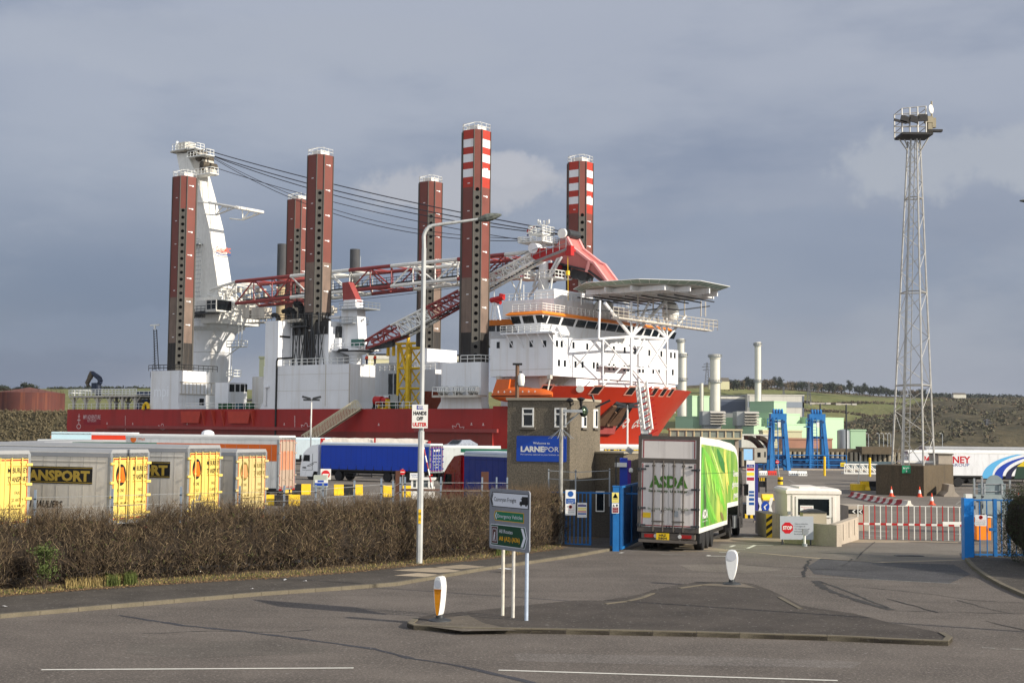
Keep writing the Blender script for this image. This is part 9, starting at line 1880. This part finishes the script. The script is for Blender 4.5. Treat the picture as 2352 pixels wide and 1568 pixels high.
# chimneys
def chimney(label,xc,yt,yb,wpx,Y,rings=(),z0=-4,f=G6,mt=M_CH,flare=0,darktop=0,name='chimney',group='power station chimneys',collar=True):
 p=at(*f(xc,yt),Y); o=thing(name,label,'chimney',(p[0],Y,z0),group=group); h=p[2]-z0; r=wpx*f(1,0)[0]*0+wpx*(f(1,0)[0]-f(0,0)[0])*Y/F/2
 m=MB(); m.cyl((0,0,0),(0,0,h-(3 if collar else 0)),r*1.0,n=22); m.build('shaft',mt,o,smooth='a')
 if collar: m=MB(); m.lathe((0,0,h-3),[(r*1.0,0),(r*1.12,.2),(r*1.12,2.6),(r*.98,3.0),(r*.8,3.0)],22); m.build('cap',mt,o,smooth='a')
 for y in rings:
  z=at(*f(xc,y),Y)[2]-z0; m=MB(); q=[(r*1.4*math.cos(2*math.pi*i/16),r*1.4*math.sin(2*math.pi*i/16),z) for i in range(17)]; m.lathe((0,0,z-.2),[(r,0),(r*1.45,0),(r*1.45,.3),(r,.3)],16); m.rail(q,1.3,.1,2.5); m.build('gallery',M_GREYM,o)
 m=MB();
 for d in(-.4,.4): m.cyl((r*1.12,d,2),(r*1.12,d,h-4),.1,n=4)
 m.build('ladder',M_GREYM,o)
 if darktop: m=MB(); m.cyl((0,0,h-darktop),(0,0,h+.02),r*1.01,n=22); m.build('dark_top',mat('chimney_dark_top',(62,62,64),.8,var=.3,sc=.2,streak=.4,sc_col=(120,112,96)),o,smooth='a')
 return o
chimney('slender tallest white chimney on the right of the power station',625,143,560,40,820,(163,400),z0=-4); chimney('thick white chimney with louvred cooler at its foot',348,221,575,64,780,(238,402)); chimney('white chimney partly behind the ship bow',136,211,580,52,770,(235,390)); chimney('pale chimney with orange dome just right of the ship bridge',126,121,230,44,860,(140,))
chimney('small silver stack on the green block roof',260,409,490,24,792,z0=10,collar=False)
DD=lambda x,y:(x,y)
M_TAN=mat('chimney_tan',(166,146,112),.8,var=.15,sc=.1,streak=.4,sc_col=(90,84,76))
for lab,x,yt in (('dark topped tall chimney right of the second leg',815.5,573),('dark topped tall chimney mostly behind the far stern leg',649,561)):
 chimney(lab,x,yt,800,23,800,z0=5,f=DD,mt=M_TAN,darktop=22 if x>700 else 26,group='dark topped chimneys behind the ship',collar=False)
# cream hall behind the ship and the dark green-grey silo block
def halls(o,w,h):
 m=MB(); m.b2((w*.3,-.3,h-7),(w,-.1,h-3.2)); m.build('strip_window',mat('strip_window',(88,88,84),.5,var=.2,sc=.3),o); m=MB(); m.b2((0,-.3,h-2.6),(w,-.2,h)); m.build('white_fascia',M_CH,o)
block('long cream turbine hall behind the middle of the ship',846,1062,813,900,650,M_CREAM,depth=40,z0=5,parts=halls,f=DD); block('lower cream hall left part behind the auxiliary crane',740,846,836,900,645,M_CREAM,depth=40,z0=5,f=DD)
block('grey green silo block with dark base seen between winch house and casing',596,607,818,900,560,mat('silo_green',(120,126,106),.8,var=.08,sc=.1),depth=20,z0=5,f=DD)
# louvred coolers
def cooler(label,x0,x1,y0,y1,Y):
 a=at(*G6(x0,y1),Y); b=at(*G6(x1,y0),Y); o=thing('louvred_cooler',label,'cooler',(a[0],Y,-4),group='louvred coolers'); w=b[0]-a[0]; z0=a[2]+4; z1=b[2]+4; m=MB(); m.b2((-4,.5,z0),(w-1,14,z1)); m.b2((-3,2,0),(w-2,12,z0)); m.build('housing',mat('cooler_grey',(150,152,150),.6,var=.06),o)
 for k in range(5): z=z0+(z1-z0)*k/5; m=MB(); m.add([(0,.5,z+(z1-z0)/5*.95),(w,.5,z+(z1-z0)/5*.95),(w,-2.4,z+.4),(0,-2.4,z+.4),(0,.5,z+.4),(w,.5,z+.4)],[(0,3,2,1),(0,4,3),(1,2,5)]); m.build('louvre',mat('louvre_pale',(186,180,168),.6,var=.06),o)
cooler('left louvred cooler beside the thick chimney',316,415,590,680,728); cooler('right louvred cooler left of the left blue tower',538,632,592,684,728)
o=thing('storage_tank','small silver storage tank in front of the green hall','tank',(at(*G6(1180,750),700)[0],700,-4)); m=MB(); r=40*.354*700/F; h=hz(*G6(1180,716),700)+4; m.cyl((0,0,0),(0,0,h),r,n=24); m.build('shell',M_GREYM,o,smooth='a'); m=MB(); m.lathe((0,0,h),[(r,0),(r*.5,.6),(.1,.8)],24); m.build('roof',M_GREYM,o)
# rusty tank on the left shore
Y=490; a=at(60,948,Y); o=thing('rusty_tank','huge rusty brown storage tank on the far left shore','tank',(at(66,948,Y)[0],Y,hz(66,950,Y)-1)); r=78*Y/F; h=hz(66,902,Y)-o.location[2]
M_RT=mat('rust_tank',(82,44,38),.85,var=.3,sc=.15,streak=.8,sc_col=(136,80,52),zs=.05); m=MB(); m.cyl((0,0,0),(0,0,h),r,n=40); m.build('shell',M_RT,o,smooth='a'); m=MB(); m.lathe((0,0,h),[(r*1.0,-.05),(r*.5,.9),(.1,hz(66,893,Y)-hz(66,902,Y)+.6)],40); m.build('roof',mat('rust_roof',(104,62,52),.85,var=.15,sc=.2),o,smooth='a'); m=MB(); q=[(r*math.cos(t),-abs(r*math.sin(t)),h) for t in [math.pi*k/16 for k in range(17)]]; m.rail(q,1.0,.05,3); m.build('railing',M_RUST,o)
# pylons
def pylon(label,x,yb,yt,Y,f=G6):
 b=at(*f(x,yb),Y); h=hz(*f(x,yt),Y)-b[2]; o=thing('pylon',label,'pylon',b,group='electricity pylons on the hill'); m=MB(); w=h*.1
 mt=mat('pylon_steel',(98,100,104),.7,.2,var=.05)
 for sx in(-1,1):
  for sy in(-1,1): m.cyl((sx*w,sy*w,0),(sx*w*.15,sy*w*.15,h),.22,n=4)
 n=8
 for k in range(n):
  f0=1-.85*k/n; f1=1-.85*(k+1)/n
  for s in(-1,1): m.cyl((-w*f0*s,-w*f0,h*k/n),(w*f1*s,-w*f1,h*(k+1)/n),.14,n=4)
 m.build('lattice_body',mt,o); m=MB()
 for z,l in((.66,.2),(.8,.24),(.92,.16)):
  m.cyl((-h*l,0,h*z),(h*l,0,h*z),.2,n=4); m.cyl((-h*l,0,h*z),(0,0,h*(z+.07)),.12,n=4); m.cyl((h*l,0,h*z),(0,0,h*(z+.07)),.12,n=4)
 m.build('cross_arm',mt,o)
pylon('pylon on the skyline left of the thick white chimney',297,420,275,1300); pylon('pylon in front of the green field right of the hangar',957,555,408,1150); pylon('pylon standing low on the scrubby slope at the right',2113,790,640,1050); pylon('small pylon above the hangar roof',793,490,430,1450)
# tall thin quay lamp masts
for x,yb,yt,lab in ((1200,790,545,'thin twin headed mast behind the right blue tower'),(1030,620,540,'short twin headed mast behind the right blue tower top')):
 p=at(*G6(x,yb),300); o=thing('light_mast',lab,'lamp post',(p[0],300,-4.8)); h=hz(*G6(x,yt),300)+4.8; m=MB(); m.cyl((0,0,0),(0,0,h),.18,n=6); m.build('column',M_STEEL,o); m=MB(); m.box((0,0,h),(4.2,.3,.25)); m.box((-1.8,0,h),(1,.6,.4)); m.box((1.8,0,h),(1,.6,.4)); m.build('lamp_head',M_SWD,o)
for k,x in enumerate((1343,1413,1441,1468,1488,1823)):
 p=at(*G6(x,790),640); o=thing('shore_lamp',['first','second','third','fourth','fifth','sixth'][k]+' small lamp column on the far shore road counted from the left','lamp post',(p[0],640,-3),group='shore road lamps'); h=hz(*G6(x,738),640)+3; m=MB(); m.cyl((0,0,0),(0,0,h),.14,n=5); m.tube([(0,0,h),(-.8,0,h+.3)],.1,4); m.build('column',M_GREYM,o); m=MB(); m.box((-.9,0,h+.3),(.9,.3,.2)); m.build('lamp_head',M_UPVC,o)
# farmhouse
p=at(*G6(1942,497),2000); o=thing('farmhouse','small white farmhouse on the right hill skyline','house',(p[0],p[1],p[2]-2)); m=MB(); m.b2((-11,0,0),(8,9,5)); m.build('wall',M_CH,o); m=MB(); m.add([(-11,0,5),(8,0,5),(8,9,5),(-11,9,5),(-11,4.5,8),(8,4.5,8)],[(0,1,5,4),(2,3,4,5),(0,4,3),(1,2,5)]); m.build('roof',M_SILL,o)
p=at(*G6(390,430),1350); o=thing('farmhouse','cream farm buildings on the skyline left of the tall chimney','house',(p[0],p[1],p[2]-3)); m=MB(); m.b2((-12,0,0),(8,9,8)); m.build('wall',M_CREAM,o); m=MB(); m.add([(-12,0,8),(8,0,8),(8,9,8),(-12,9,8),(-12,4.5,12),(8,4.5,12)],[(0,1,5,4),(2,3,4,5),(0,4,3),(1,2,5)]); m.build('roof',M_SILL,o)
# ---- trees: trunk with limbs, crown of many small leaf clumps
def crown(n,rx,rz,leaf,seed,flat=0,gaps=.25):
 r=np.random.default_rng(seed); nc=max(5,int(n/60)); cs=r.normal(size=(nc,3)); cs/=np.linalg.norm(cs,axis=1)[:,None]; cs*=r.uniform(.25,.85,(nc,1)); cs*=np.array([rx,rx,rz]);
 if flat: cs[:,2]=np.abs(cs[:,2])*.6
 sz=r.uniform(.25,.5,nc)*min(rx,rz); idx=r.integers(0,nc,n); p=cs[idx]+r.normal(size=(n,3))*sz[idx][:,None]*.6
 a=r.normal(size=(n,3)); a/=np.linalg.norm(a,axis=1)[:,None]; b=np.cross(a,r.normal(size=(n,3))); b/=np.linalg.norm(b,axis=1)[:,None]; s=r.uniform(.5,1.3,(n,1))*leaf
 v=np.stack([p-a*s-b*s*.5,p+a*s-b*s*.4,p+a*s*.8+b*s*.6,p-a*s*.7+b*s*.5],1).reshape(-1,3); return v
def quadmesh(name,v,mt,parent=None):
 n=len(v)//4; me=bpy.data.meshes.new(name); me.vertices.add(len(v)); me.vertices.foreach_set('co',v.astype(np.float32).ravel()); me.loops.add(n*4); me.loops.foreach_set('vertex_index',np.arange(n*4)); me.polygons.add(n); me.polygons.foreach_set('loop_start',np.arange(n)*4)
 try: me.polygons.foreach_set('loop_total',np.full(n,4))
 except Exception: pass
 me.materials.append(mt); me.update(); me.validate(); o=bpy.data.objects.new(name,me); COL.objects.link(o); o.parent=parent; return o
M_FO=[mat('foliage_dark',(50,56,42),.9,var=.35,sc=.3),mat('foliage_olive',(88,84,62),.9,var=.25,sc=.3),mat('foliage_brown',(98,86,66),.9,var=.25,sc=.3)]; M_TRUNK=mat('bark',(70,60,48),.9,var=.2)
def mktree(name,label,kind,seed,rx,rz,th,group,n=700,leaf=.5,cat='tree'):
 o=thing(name,label,cat,group=group); m=MB(); m.cyl((0,0,-1),(0,0,th),.5*rx/5,.3*rx/5,n=6)
 r=random.Random(seed)
 for k in range(5): a=r.random()*6.28; m.cyl((0,0,th*.7),(math.cos(a)*rx*.5,math.sin(a)*rx*.5,th+rz*.5),.2*rx/5,.08,n=4)
 m.build('trunk',M_TRUNK,o); c=quadmesh('crown',crown(n,rx,rz,leaf,seed)+np.array([0,0,th+rz*.6]),M_FO[kind],o); return o
protos=[mktree('broad_tree','',0,1,6.5,4.6,2.2,'x',1000,.6),mktree('broad_tree','',2,2,7,4.2,2,'x',800,.6),mktree('conifer_tree','',0,3,4,6.5,2.5,'x',900,.6)]
used=[False]*3
def plant(label,x,yb,Y,kind,s,group,f=G6,sz=1):
 p=at(*f(x,yb),Y); o=protos[kind] if not used[kind] else dup(protos[kind]); used[kind]=True
 o.location=p; o.rotation_euler=(0,0,random.random()*6.28); o.scale=(s*sz,s*sz,s); o['label']=label; o['group']=group; o['category']='tree'; return o
GR='trees along the hill skyline'; k=0
xs=[(410,452,1380,1),(440,452,1400,1),(470,448,1400,0),(492,444,1410,0),(512,440,1410,1),(535,444,1420,0),(560,440,1430,2),(580,436,1430,0),(598,440,1430,0),(645,440,1440,1),(668,440,1450,1),(690,438,1450,1),(712,438,1460,1),(735,440,1460,2),(756,440,1470,0),(770,442,1480,2),(795,444,1490,1),(820,446,1500,1),(845,446,1510,1),(868,448,1520,0),(890,450,1530,0),(915,452,1540,0),(940,454,1550,1),(965,456,1560,0),(990,458,1570,0),(1015,460,1580,1),(1040,462,1590,0),(1085,464,1600,0),(1110,466,1610,0),(1145,468,1620,1),(1170,470,1640,0),(1220,474,1660,2),(1285,478,1690,0),(1305,480,1700,0),(1320,476,1700,2),(1350,482,1710,0),(1375,486,1720,0),(1410,488,1740,0),(1430,488,1750,2),(1460,490,1760,0),(1485,492,1770,0),(1520,494,1790,0),(1560,496,1810,1),(1640,500,1840,1),(1680,500,1860,0)]
side={0:'dark evergreen',1:'bare brown',2:'pointed dark'}
def where(x):
 return ('left of the tall chimney' if x<600 else 'just right of the tall chimney' if x<800 else 'above the hangar roof' if x<950 else 'above the green fields' if x<1250 else 'left of the lattice tower' if x<1540 else 'behind the lattice tower')
cnt={}
for x,y,Y,kd in xs:
 cnt[(kd,where(x))]=c_=cnt.get((kd,where(x)),0)+1
 lab='%s %s skyline tree from the left %s'%(['first','second','third','fourth','fifth','sixth','seventh','eighth','ninth','tenth'][c_-1],side[kd],where(x)); plant(lab,x,y,Y,kd,random.uniform(.8,1.2)*Y/1500,'%s skyline trees %s'%(side[kd],where(x)),sz=1.0)
for x,y,s,lab in ((12,903,1.0,'small round tree at the left edge above the rusty tank'),(40,903,.8,'smaller round tree left of the largest one on the left skyline'),(68,903,1.25,'broadest dark tree above the rusty tank')): plant(lab,x,y,900,0,s*.62 if x!=68 else .8,'trees above the rusty tank',f=DD,sz=1.15)
# hedgerow and wood masses far away (nobody could count them)
v=[]; r=np.random.default_rng(5)
def scatter(n,fx,fy,leaf,hgt):
 out=[]
 for i in range(n):
  px,py,Y=fx(i); p=at(px,py,Y); out.append(crown(18,hgt,hgt*.7,leaf,int(r.integers(1e9)))+np.array(p)+np.array([0,0,hgt*.35]))
 return np.concatenate(out)
def row(pts,n):
 def f(i):
  u=(i+r.random())/n*(len(pts)-1); k=int(min(u,len(pts)-2)); t=u-k; a,b=pts[k],pts[k+1]; return (a[0]+(b[0]-a[0])*t,a[1]+(b[1]-a[1])*t+r.normal()*.4,a[2]+(b[2]-a[2])*t)
 return f
def ridge_row(x0,x1,n):
 def f(i):
  x=x0+(x1-x0)*(i+r.random())/n; Y=interp(x,[(1500,1450),(1900,1750),(2352,2200),(3300,2800)]); return (x,interp(x,RIDGE)+1.0+r.normal()*.6,Y-5)
 return f
def ter(x,fr):
 rr=right_rows(x); k=fr*39; i=int(min(k,38)); t=k-i; return rr[i][0]*(1-t)+rr[i+1][0]*t, rr[i][1]*(1-t)+rr[i+1][1]*t
def onter(x,fr):
 Y,z=ter(x,fr); return np.array([at(x,990,Y)[0],Y,z])
tag(quadmesh('ridge_wood',scatter(380,ridge_row(2090,2500,380),None,1.6,7),M_FO[0]),kind='stuff'); bpy.data.objects['ridge_wood']['label']='long dark wood along the right hand ridge'; bpy.data.objects['ridge_wood']['category']='wood'
out=[]
for pts in ([(1840,.5),(1950,.46),(2060,.42),(2140,.36)],[(1830,.72),(1900,.68),(1990,.62),(2080,.6)],[(1640,.9),(1800,.93),(2000,.95)],[(2120,.9),(2220,.88),(2352,.86)]):
 for i in range(150):
  u=r.random()*(len(pts)-1); k=int(min(u,len(pts)-2)); t=u-k; x=pts[k][0]*(1-t)+pts[k+1][0]*t; fr=pts[k][1]*(1-t)+pts[k+1][1]*t+r.normal()*.003; out.append(crown(14,2.6,1.8,.9,int(r.integers(1e9)))+onter(x,fr)+np.array([0,0,1.2]))
for i in range(2100):
 x=r.uniform(1780,2480); lim=interp(x,[(1400,.1),(1800,.15),(1950,.3),(2050,.42),(2110,.6),(2200,.78),(2352,.95)]); fr=r.uniform(.02,lim*.96)
 if math.sin(x*.05+fr*30)+math.sin(x*.021-fr*17)<-.5: continue
 s=r.uniform(.6,1.3)*(1+fr); out.append(crown(16,3.4*s,1.9*s,1.1,int(r.integers(1e9)))+onter(x,fr)+np.array([0,0,1.2]))
V=np.concatenate(out); h=len(V)//8*4
a=quadmesh('scrub_bushes',V[:h],M_FO[2]); tag(a,'brown scrub and hedges on the lower slopes of the hill','scrub',kind='stuff'); a=quadmesh('scrub_bushes',V[h:],M_FO[1]); tag(a,'olive scrub spread over the right hand slopes','scrub',kind='stuff')
out=[]
for i in range(900):
 x=r.uniform(-60,175) if i<700 else r.uniform(560,620); Y=r.uniform(432,462); z=interp(Y,[(432,-3.5),(440,0),(455,hz(60,950,455))]); out.append(crown(40,1.6,1.0,.26,int(r.integers(1e9)))+np.array([at(x,990,Y)[0],Y,z+.3]))
V=np.concatenate(out); a=quadmesh('bank_bushes',V,mat('bush_greybrown',(102,92,68),.9,var=.3,sc=.4)); tag(a,'grey brown winter bushes on the bank below the rusty tank','bushes',kind='stuff')
out=[]
for i in range(160): x=r.uniform(110,345); out.append(crown(10,3.5,2.5,1.2,int(r.integers(1e9)))+np.array(at(x,interp(x,RIDGE)+.8,1480)))
a=quadmesh('ridge_hedge',np.concatenate(out),M_FO[0]); tag(a,'thin dark hedge along the left hand ridge','hedge',kind='stuff')
# ================================================================ HEDGES, GRASS, LITTER NEAR THE VIEWER
def twigs(n,path,width,hfun,seed,rad=(.004,.012),ln=(.18,.55),base=.12,upb=1.3,skipf=None):
 """n thin curved twigs, each two tapered three-sided pieces, filling a hedge volume along a path"""
 r=np.random.default_rng(seed); P=np.array([[p[0],p[1]] for p in path]); seg=np.linalg.norm(np.diff(P,axis=0),axis=1); cum=np.r_[0,np.cumsum(seg)]; s=r.uniform(0,cum[-1],n); k=np.clip(np.searchsorted(cum,s)-1,0,len(seg)-1); t=(s-cum[k])/seg[k]
 c=P[k]+(P[k+1]-P[k])*t[:,None]; d=(P[k+1]-P[k])/seg[k][:,None]; nn=np.stack([-d[:,1],d[:,0]],1); H=np.array([hfun(v) for v in s]); u=r.beta(.8,.8,n); w=(u-.5)*width; zz=r.random(n)**.8
 # denser towards the faces and the top
 z=base+zz*(H-base)*(1-.12*np.abs(w/width*2)**3); prof=.86+.14*np.sin(s*1.7)+.06*np.sin(s*5.1); w=w*prof*(.8+.3*np.sin(np.pi*np.clip(zz,0,1)**.7)); p=np.stack([c[:,0]+nn[:,0]*w,c[:,1]+nn[:,1]*w,z],1)
 dr=r.normal(size=(n,3)); dr[:,2]=np.abs(dr[:,2])*.7+upb*r.random(n); dr/=np.linalg.norm(dr,axis=1)[:,None]; L=r.uniform(*ln,n)[:,None]; mid=p+dr*L*.5; d2=dr+r.normal(size=(n,3))*.45; d2/=np.linalg.norm(d2,axis=1)[:,None]; end=mid+d2*L*.5
 a=np.cross(dr,r.normal(size=(n,3))); a/=np.linalg.norm(a,axis=1)[:,None]; b=np.cross(dr,a); R=r.uniform(*rad,n)[:,None]
 if skipf is not None: keep=skipf(s,w,z,r); p,mid,end,a,b,R=[q[keep] for q in(p,mid,end,a,b,R)]
 n=len(p); rings=[]
 for q,kk in((p,1.),(mid,.75),(end,.25)): rings+= [q+a*R*kk,q-a*R*kk*.5+b*R*kk*.87,q-a*R*kk*.5-b*R*kk*.87]
 v=np.stack(rings,1).reshape(-1,3); base_=np.arange(n)[:,None,None]*9; f=np.array([[0,1,4,3],[1,2,5,4],[2,0,3,5],[3,4,7,6],[4,5,8,7],[5,3,6,8]])[None]+base_; return v,f.reshape(-1,4)
def fmesh(name,v,f,mt,parent=None):
 me=bpy.data.meshes.new(name); n=len(f); me.vertices.add(len(v)); me.vertices.foreach_set('co',v.astype(np.float32).ravel()); me.loops.add(n*4); me.loops.foreach_set('vertex_index',f.ravel().astype(np.int32)); me.polygons.add(n); me.polygons.foreach_set('loop_start',(np.arange(n)*4).astype(np.int32)); me.materials.append(mt); me.update(); o=bpy.data.objects.new(name,me); COL.objects.link(o); o.parent=parent; return o
def core(path,width,hfun,mt,parent,k=.8,name='inner_growth'):
 m=MB(); rings=[]; P=[Vector((p[0],p[1])) for p in path]; s=0; cum=[0]
 for a,b in zip(P,P[1:]): cum.append(cum[-1]+(b-a).length)
 n=int(cum[-1]/.35)
 for i in range(n+1):
  s=cum[-1]*i/n; j=max(0,min(len(P)-2,int(np.searchsorted(cum,s)-1))); t=(s-cum[j])/(cum[j+1]-cum[j]); c=P[j].lerp(P[j+1],t); d=(P[j+1]-P[j]).normalized(); nv=Vector((-d[1],d[0])); h=hfun(s)*k; w=width/2*k
  rings.append([(c[0]+nv[0]*x*w*random.uniform(.75,1.0),c[1]+nv[1]*x*w*random.uniform(.75,1.0),z*h+random.uniform(-.05,.05)) for x,z in((-.7,.24),(-1,.45),(-.9,.85),(-.4,.97),(.4,.97),(.9,.85),(1,.45),(.7,.24))])
 m.loft(rings); return m.build(name,mt,parent)
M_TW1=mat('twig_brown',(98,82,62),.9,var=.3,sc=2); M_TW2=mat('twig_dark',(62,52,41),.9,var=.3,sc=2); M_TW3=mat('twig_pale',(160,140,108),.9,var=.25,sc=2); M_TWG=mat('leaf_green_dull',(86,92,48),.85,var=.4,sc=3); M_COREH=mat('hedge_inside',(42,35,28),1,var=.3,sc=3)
hp_px=[(0,1366),(200,1352),(400,1339),(640,1322),(800,1312),(963,1297),(1100,1282),(1200,1272),(1296,1258)]
hpts=[gp(x,y)+Vector((-.55,.75,0)) for x,y in hp_px]; d0=(hpts[0]-hpts[1]).normalized(); hpts=[hpts[0]+d0*9]+hpts
tops=[(0,1182),(60,1176),(130,1180),(210,1184),(300,1184),(345,1180),(420,1163),(520,1158),(640,1156),(800,1150),(960,1143),(1100,1136),(1200,1128),(1296,1122)]
cumh=[0];
for a,b in zip(hpts,hpts[1:]): cumh.append(cumh[-1]+(b-a).length)
hx=[-300]+[p[0] for p in hp_px]
def hfun(s):
 j=max(0,min(len(hpts)-2,int(np.searchsorted(cumh,s)-1))); t=(s-cumh[j])/(cumh[j+1]-cumh[j]); p=hpts[j].lerp(hpts[j+1],t); px=hx[j]+(hx[j+1]-hx[j])*t; return max(1.2,hz(px,interp(px,tops),p[1])-.02+.07*math.sin(s*2.3)+.05*math.sin(s*6.1)+.05*math.sin(s*11.7+1)+(.1*math.sin(s*3.7)+.08*math.sin(s*1.3) if s<19 else 0)-.17)
hg=thing('hedge','long bare brown clipped hedge behind the footpath','hedge')
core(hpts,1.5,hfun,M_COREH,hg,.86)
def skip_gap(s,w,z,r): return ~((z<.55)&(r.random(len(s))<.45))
for k,(n,mt,rad,ln) in enumerate(((62000,M_TW1,(.004,.009),(.15,.42)),(42000,M_TW2,(.004,.01),(.15,.45)),(15000,M_TW3,(.0035,.008),(.15,.4)),(5000,M_TWG,(.008,.018),(.05,.12)))):
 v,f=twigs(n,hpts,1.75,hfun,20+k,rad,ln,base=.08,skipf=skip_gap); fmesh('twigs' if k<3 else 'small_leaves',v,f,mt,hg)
v,f=twigs(2600,hpts,1.6,lambda s:.7,33,(.008,.026),(.5,1.2),base=.02,upb=2.2); fmesh('stems',v,f,M_TW2,hg)
v,f=twigs(7000,hpts,1.5,lambda s:hfun(s)+.24,35,(.003,.006),(.25,.5),base=1.9,upb=2.4); fmesh('top_shoots',v,f,M_TW1,hg)
# right-hand hedge in the corner
rh=[Vector((at(2326,1280,52.5)[0]+.6,52.5,0)),Vector((at(2330,1280,49)[0]+1.5,49,0)),Vector((23,43,0))]; rhf=lambda s:3.0+.1*math.sin(s*3)
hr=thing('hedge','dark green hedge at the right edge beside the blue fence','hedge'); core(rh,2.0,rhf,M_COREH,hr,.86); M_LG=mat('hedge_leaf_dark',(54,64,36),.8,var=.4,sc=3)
v,f=twigs(26000,rh,2.3,rhf,50,(.006,.016),(.06,.16),base=.1,upb=.6); fmesh('leaves',v,f,M_LG,hr); v,f=twigs(9000,rh,2.3,rhf,51,(.004,.01),(.2,.5),base=.1); fmesh('twigs',v,f,M_TW2,hr)
# green bush growing in the hedge, tall grass tufts, verge grass, dead leaves
def blades(n,cfun,h,seed,w=.008,lean=.35):
 r=np.random.default_rng(seed); c=np.array([cfun(r) for _ in range(n)]); a=r.uniform(0,6.28,n); d=np.stack([np.cos(a),np.sin(a),np.zeros(n)],1); sd_=np.stack([-np.sin(a),np.cos(a),np.zeros(n)],1); H=(r.uniform(.4,1.1,n)*h)[:,None]; up_=np.array([0,0,1.]); W_=w*(1+.5*r.random((n,1)))
 v=np.stack([c-sd_*W_,c+sd_*W_,c+up_*H*.6+d*H*lean*.3+sd_*W_*.7,c+up_*H*.6+d*H*lean*.3-sd_*W_*.7,c+up_*H*.6+d*H*lean*.3-sd_*W_*.7,c+up_*H*.6+d*H*lean*.3+sd_*W_*.7,c+up_*H+d*H*lean+sd_*.001,c+up_*H+d*H*lean-sd_*.001],1).reshape(-1,3); return v
def backline(px):
 xs_=[p[0] for p in B_]; y=interp(px,B_); return y
def vg(pxr,dy0,dy1,zz=.12):
 def f(r):
  px=r.uniform(*pxr); p=gp(px,backline(px)+r.uniform(dy0,dy1)); return (p[0],p[1],zz)
 return f
M_GRS=mat('grass_green',(78,88,38),.85,var=.4,sc=3); M_GRD=mat('grass_dry',(142,124,78),.9,var=.3,sc=3)
a=quadmesh('verge_grass',blades(2600,vg((0,1290),-14,-1),.07,60),M_GRD); tag(a,'dry grass and weeds between the footpath and the hedge','grass',kind='stuff')
a=quadmesh('verge_grass',blades(1500,vg((0,1290),-12,-1),.07,61),M_GRS); tag(a,'short green grass between the footpath and the hedge','grass',kind='stuff')
def tuft(label,px0,px1,h,n,seed,mt,dy=(-16,-3)): o=quadmesh('grass_tuft',blades(n,vg((px0,px1),*dy),h,seed,.011),mt); tag(o,label,'grass'); return o
tuft('bright green grass tuft, right of the two at the foot of the left hedge',284,312,.34,420,62,M_GRS); tuft('bright green grass tuft, left of the two at the foot of the left hedge',244,275,.3,420,63,M_GRS); tuft('dry straw coloured grass under the left hedge',150,290,.26,900,64,M_GRD,(-26,-5)); tuft('small green tuft below the direction sign',1140,1165,.3,300,65,M_GRS)
gb=gp(97,1366); o=thing('green_bush','small green leafy bush growing in the left part of the hedge','bush',(gb[0],gb[1]+.1,.1)); vv=crown(1300,.36,.6,.03,70)+np.array([0,0,.85]); quadmesh('foliage',vv,mat('bush_green',(72,84,38),.8,var=.45,sc=4),o); m=MB();
for k in range(6): a=k; m.cyl((0,0,0),(.3*math.cos(a),.3*math.sin(a),1.2),.02,.008,n=4)
m.build('stem',M_TRUNK,o)
p=gp(2088,1276); o=thing('drain_cover','dark rectangular drain grate in the road before the barrier gate','drain cover',(p[0],p[1],p[2]+.012)); m=MB(); m.box((0,0,0),(1.1,.4,.012)); m.build('grate_frame',M_STEEL,o); m=MB()
for k in range(8): m.box((-.42+k*.12,0,.008),(.05,.34,.008))
m.build('grate_bar',M_BLK,o)
# fallen leaves and litter
r=np.random.default_rng(80); n=6500; c=np.array([vg((0,1295),-14,1.5,.118)(r) for _ in range(n)]); a=r.uniform(0,6.28,n); d=np.stack([np.cos(a),np.sin(a),r.normal(size=n)*.25],1)*.035; e=np.stack([-np.sin(a),np.cos(a),r.normal(size=n)*.25],1)*.02; v=np.stack([c-d,c-e,c+d,c+e],1).reshape(-1,3); v[:,2]=np.maximum(v[:,2],.112)
o=quadmesh('dead_leaves',v,mat('dead_leaf',(124,98,68),.9,var=.4,sc=5)); tag(o,'dead leaves scattered along the foot of the hedge','leaves',kind='stuff')
M_LIT=mat('litter_white',(206,206,204),.6,var=.1)
for x,y,s,lab in ((1160,1306,.3,'flat white scrap lying on the footpath beyond the direction sign'),(655,1331,.09,'pale scrap at the foot of the hedge right of middle'),(700,1334,.07,'small pale scrap in the verge left of the street lamp'),(408,1352,.06,'tiny white scrap on the verge below the second trailer'),(10,1392,.08,'white scrap at the far left foot of the hedge'),(578,1352,.05,'small white scrap on the verge near the middle of the hedge')):
 p=gp(x,y,.12); o=thing('litter_scrap',lab,'litter',p,random.random()*6); m=MB(); m.add([(-s,-s*.4,0),(s*.2,-s*.5,.02),(s,-.1*s,.01),(s*.6,s*.5,.03),(-s*.5,s*.45,.01)],[(0,1,2,3,4)]); m.build('scrap',M_LIT,o)
# ================================================================ thin air between the viewer and the far hills
hm=bpy.data.materials.new('haze_air'); hm.use_nodes=True; nt=hm.node_tree; nt.nodes.remove(nt.nodes['Principled BSDF']); pv=nt.nodes.new('ShaderNodeVolumePrincipled'); pv.inputs['Color'].default_value=(.82,.88,1,1); pv.inputs['Density'].default_value=.00004; pv.inputs['Anisotropy'].default_value=.2; nt.links.new(pv.outputs[0],nt.nodes['Material Output'].inputs['Volume'])
hzb=MB().b2((-4600,-350,-12),(4600,4300,140)).build('haze',hm); tag(hzb,kind='stuff')
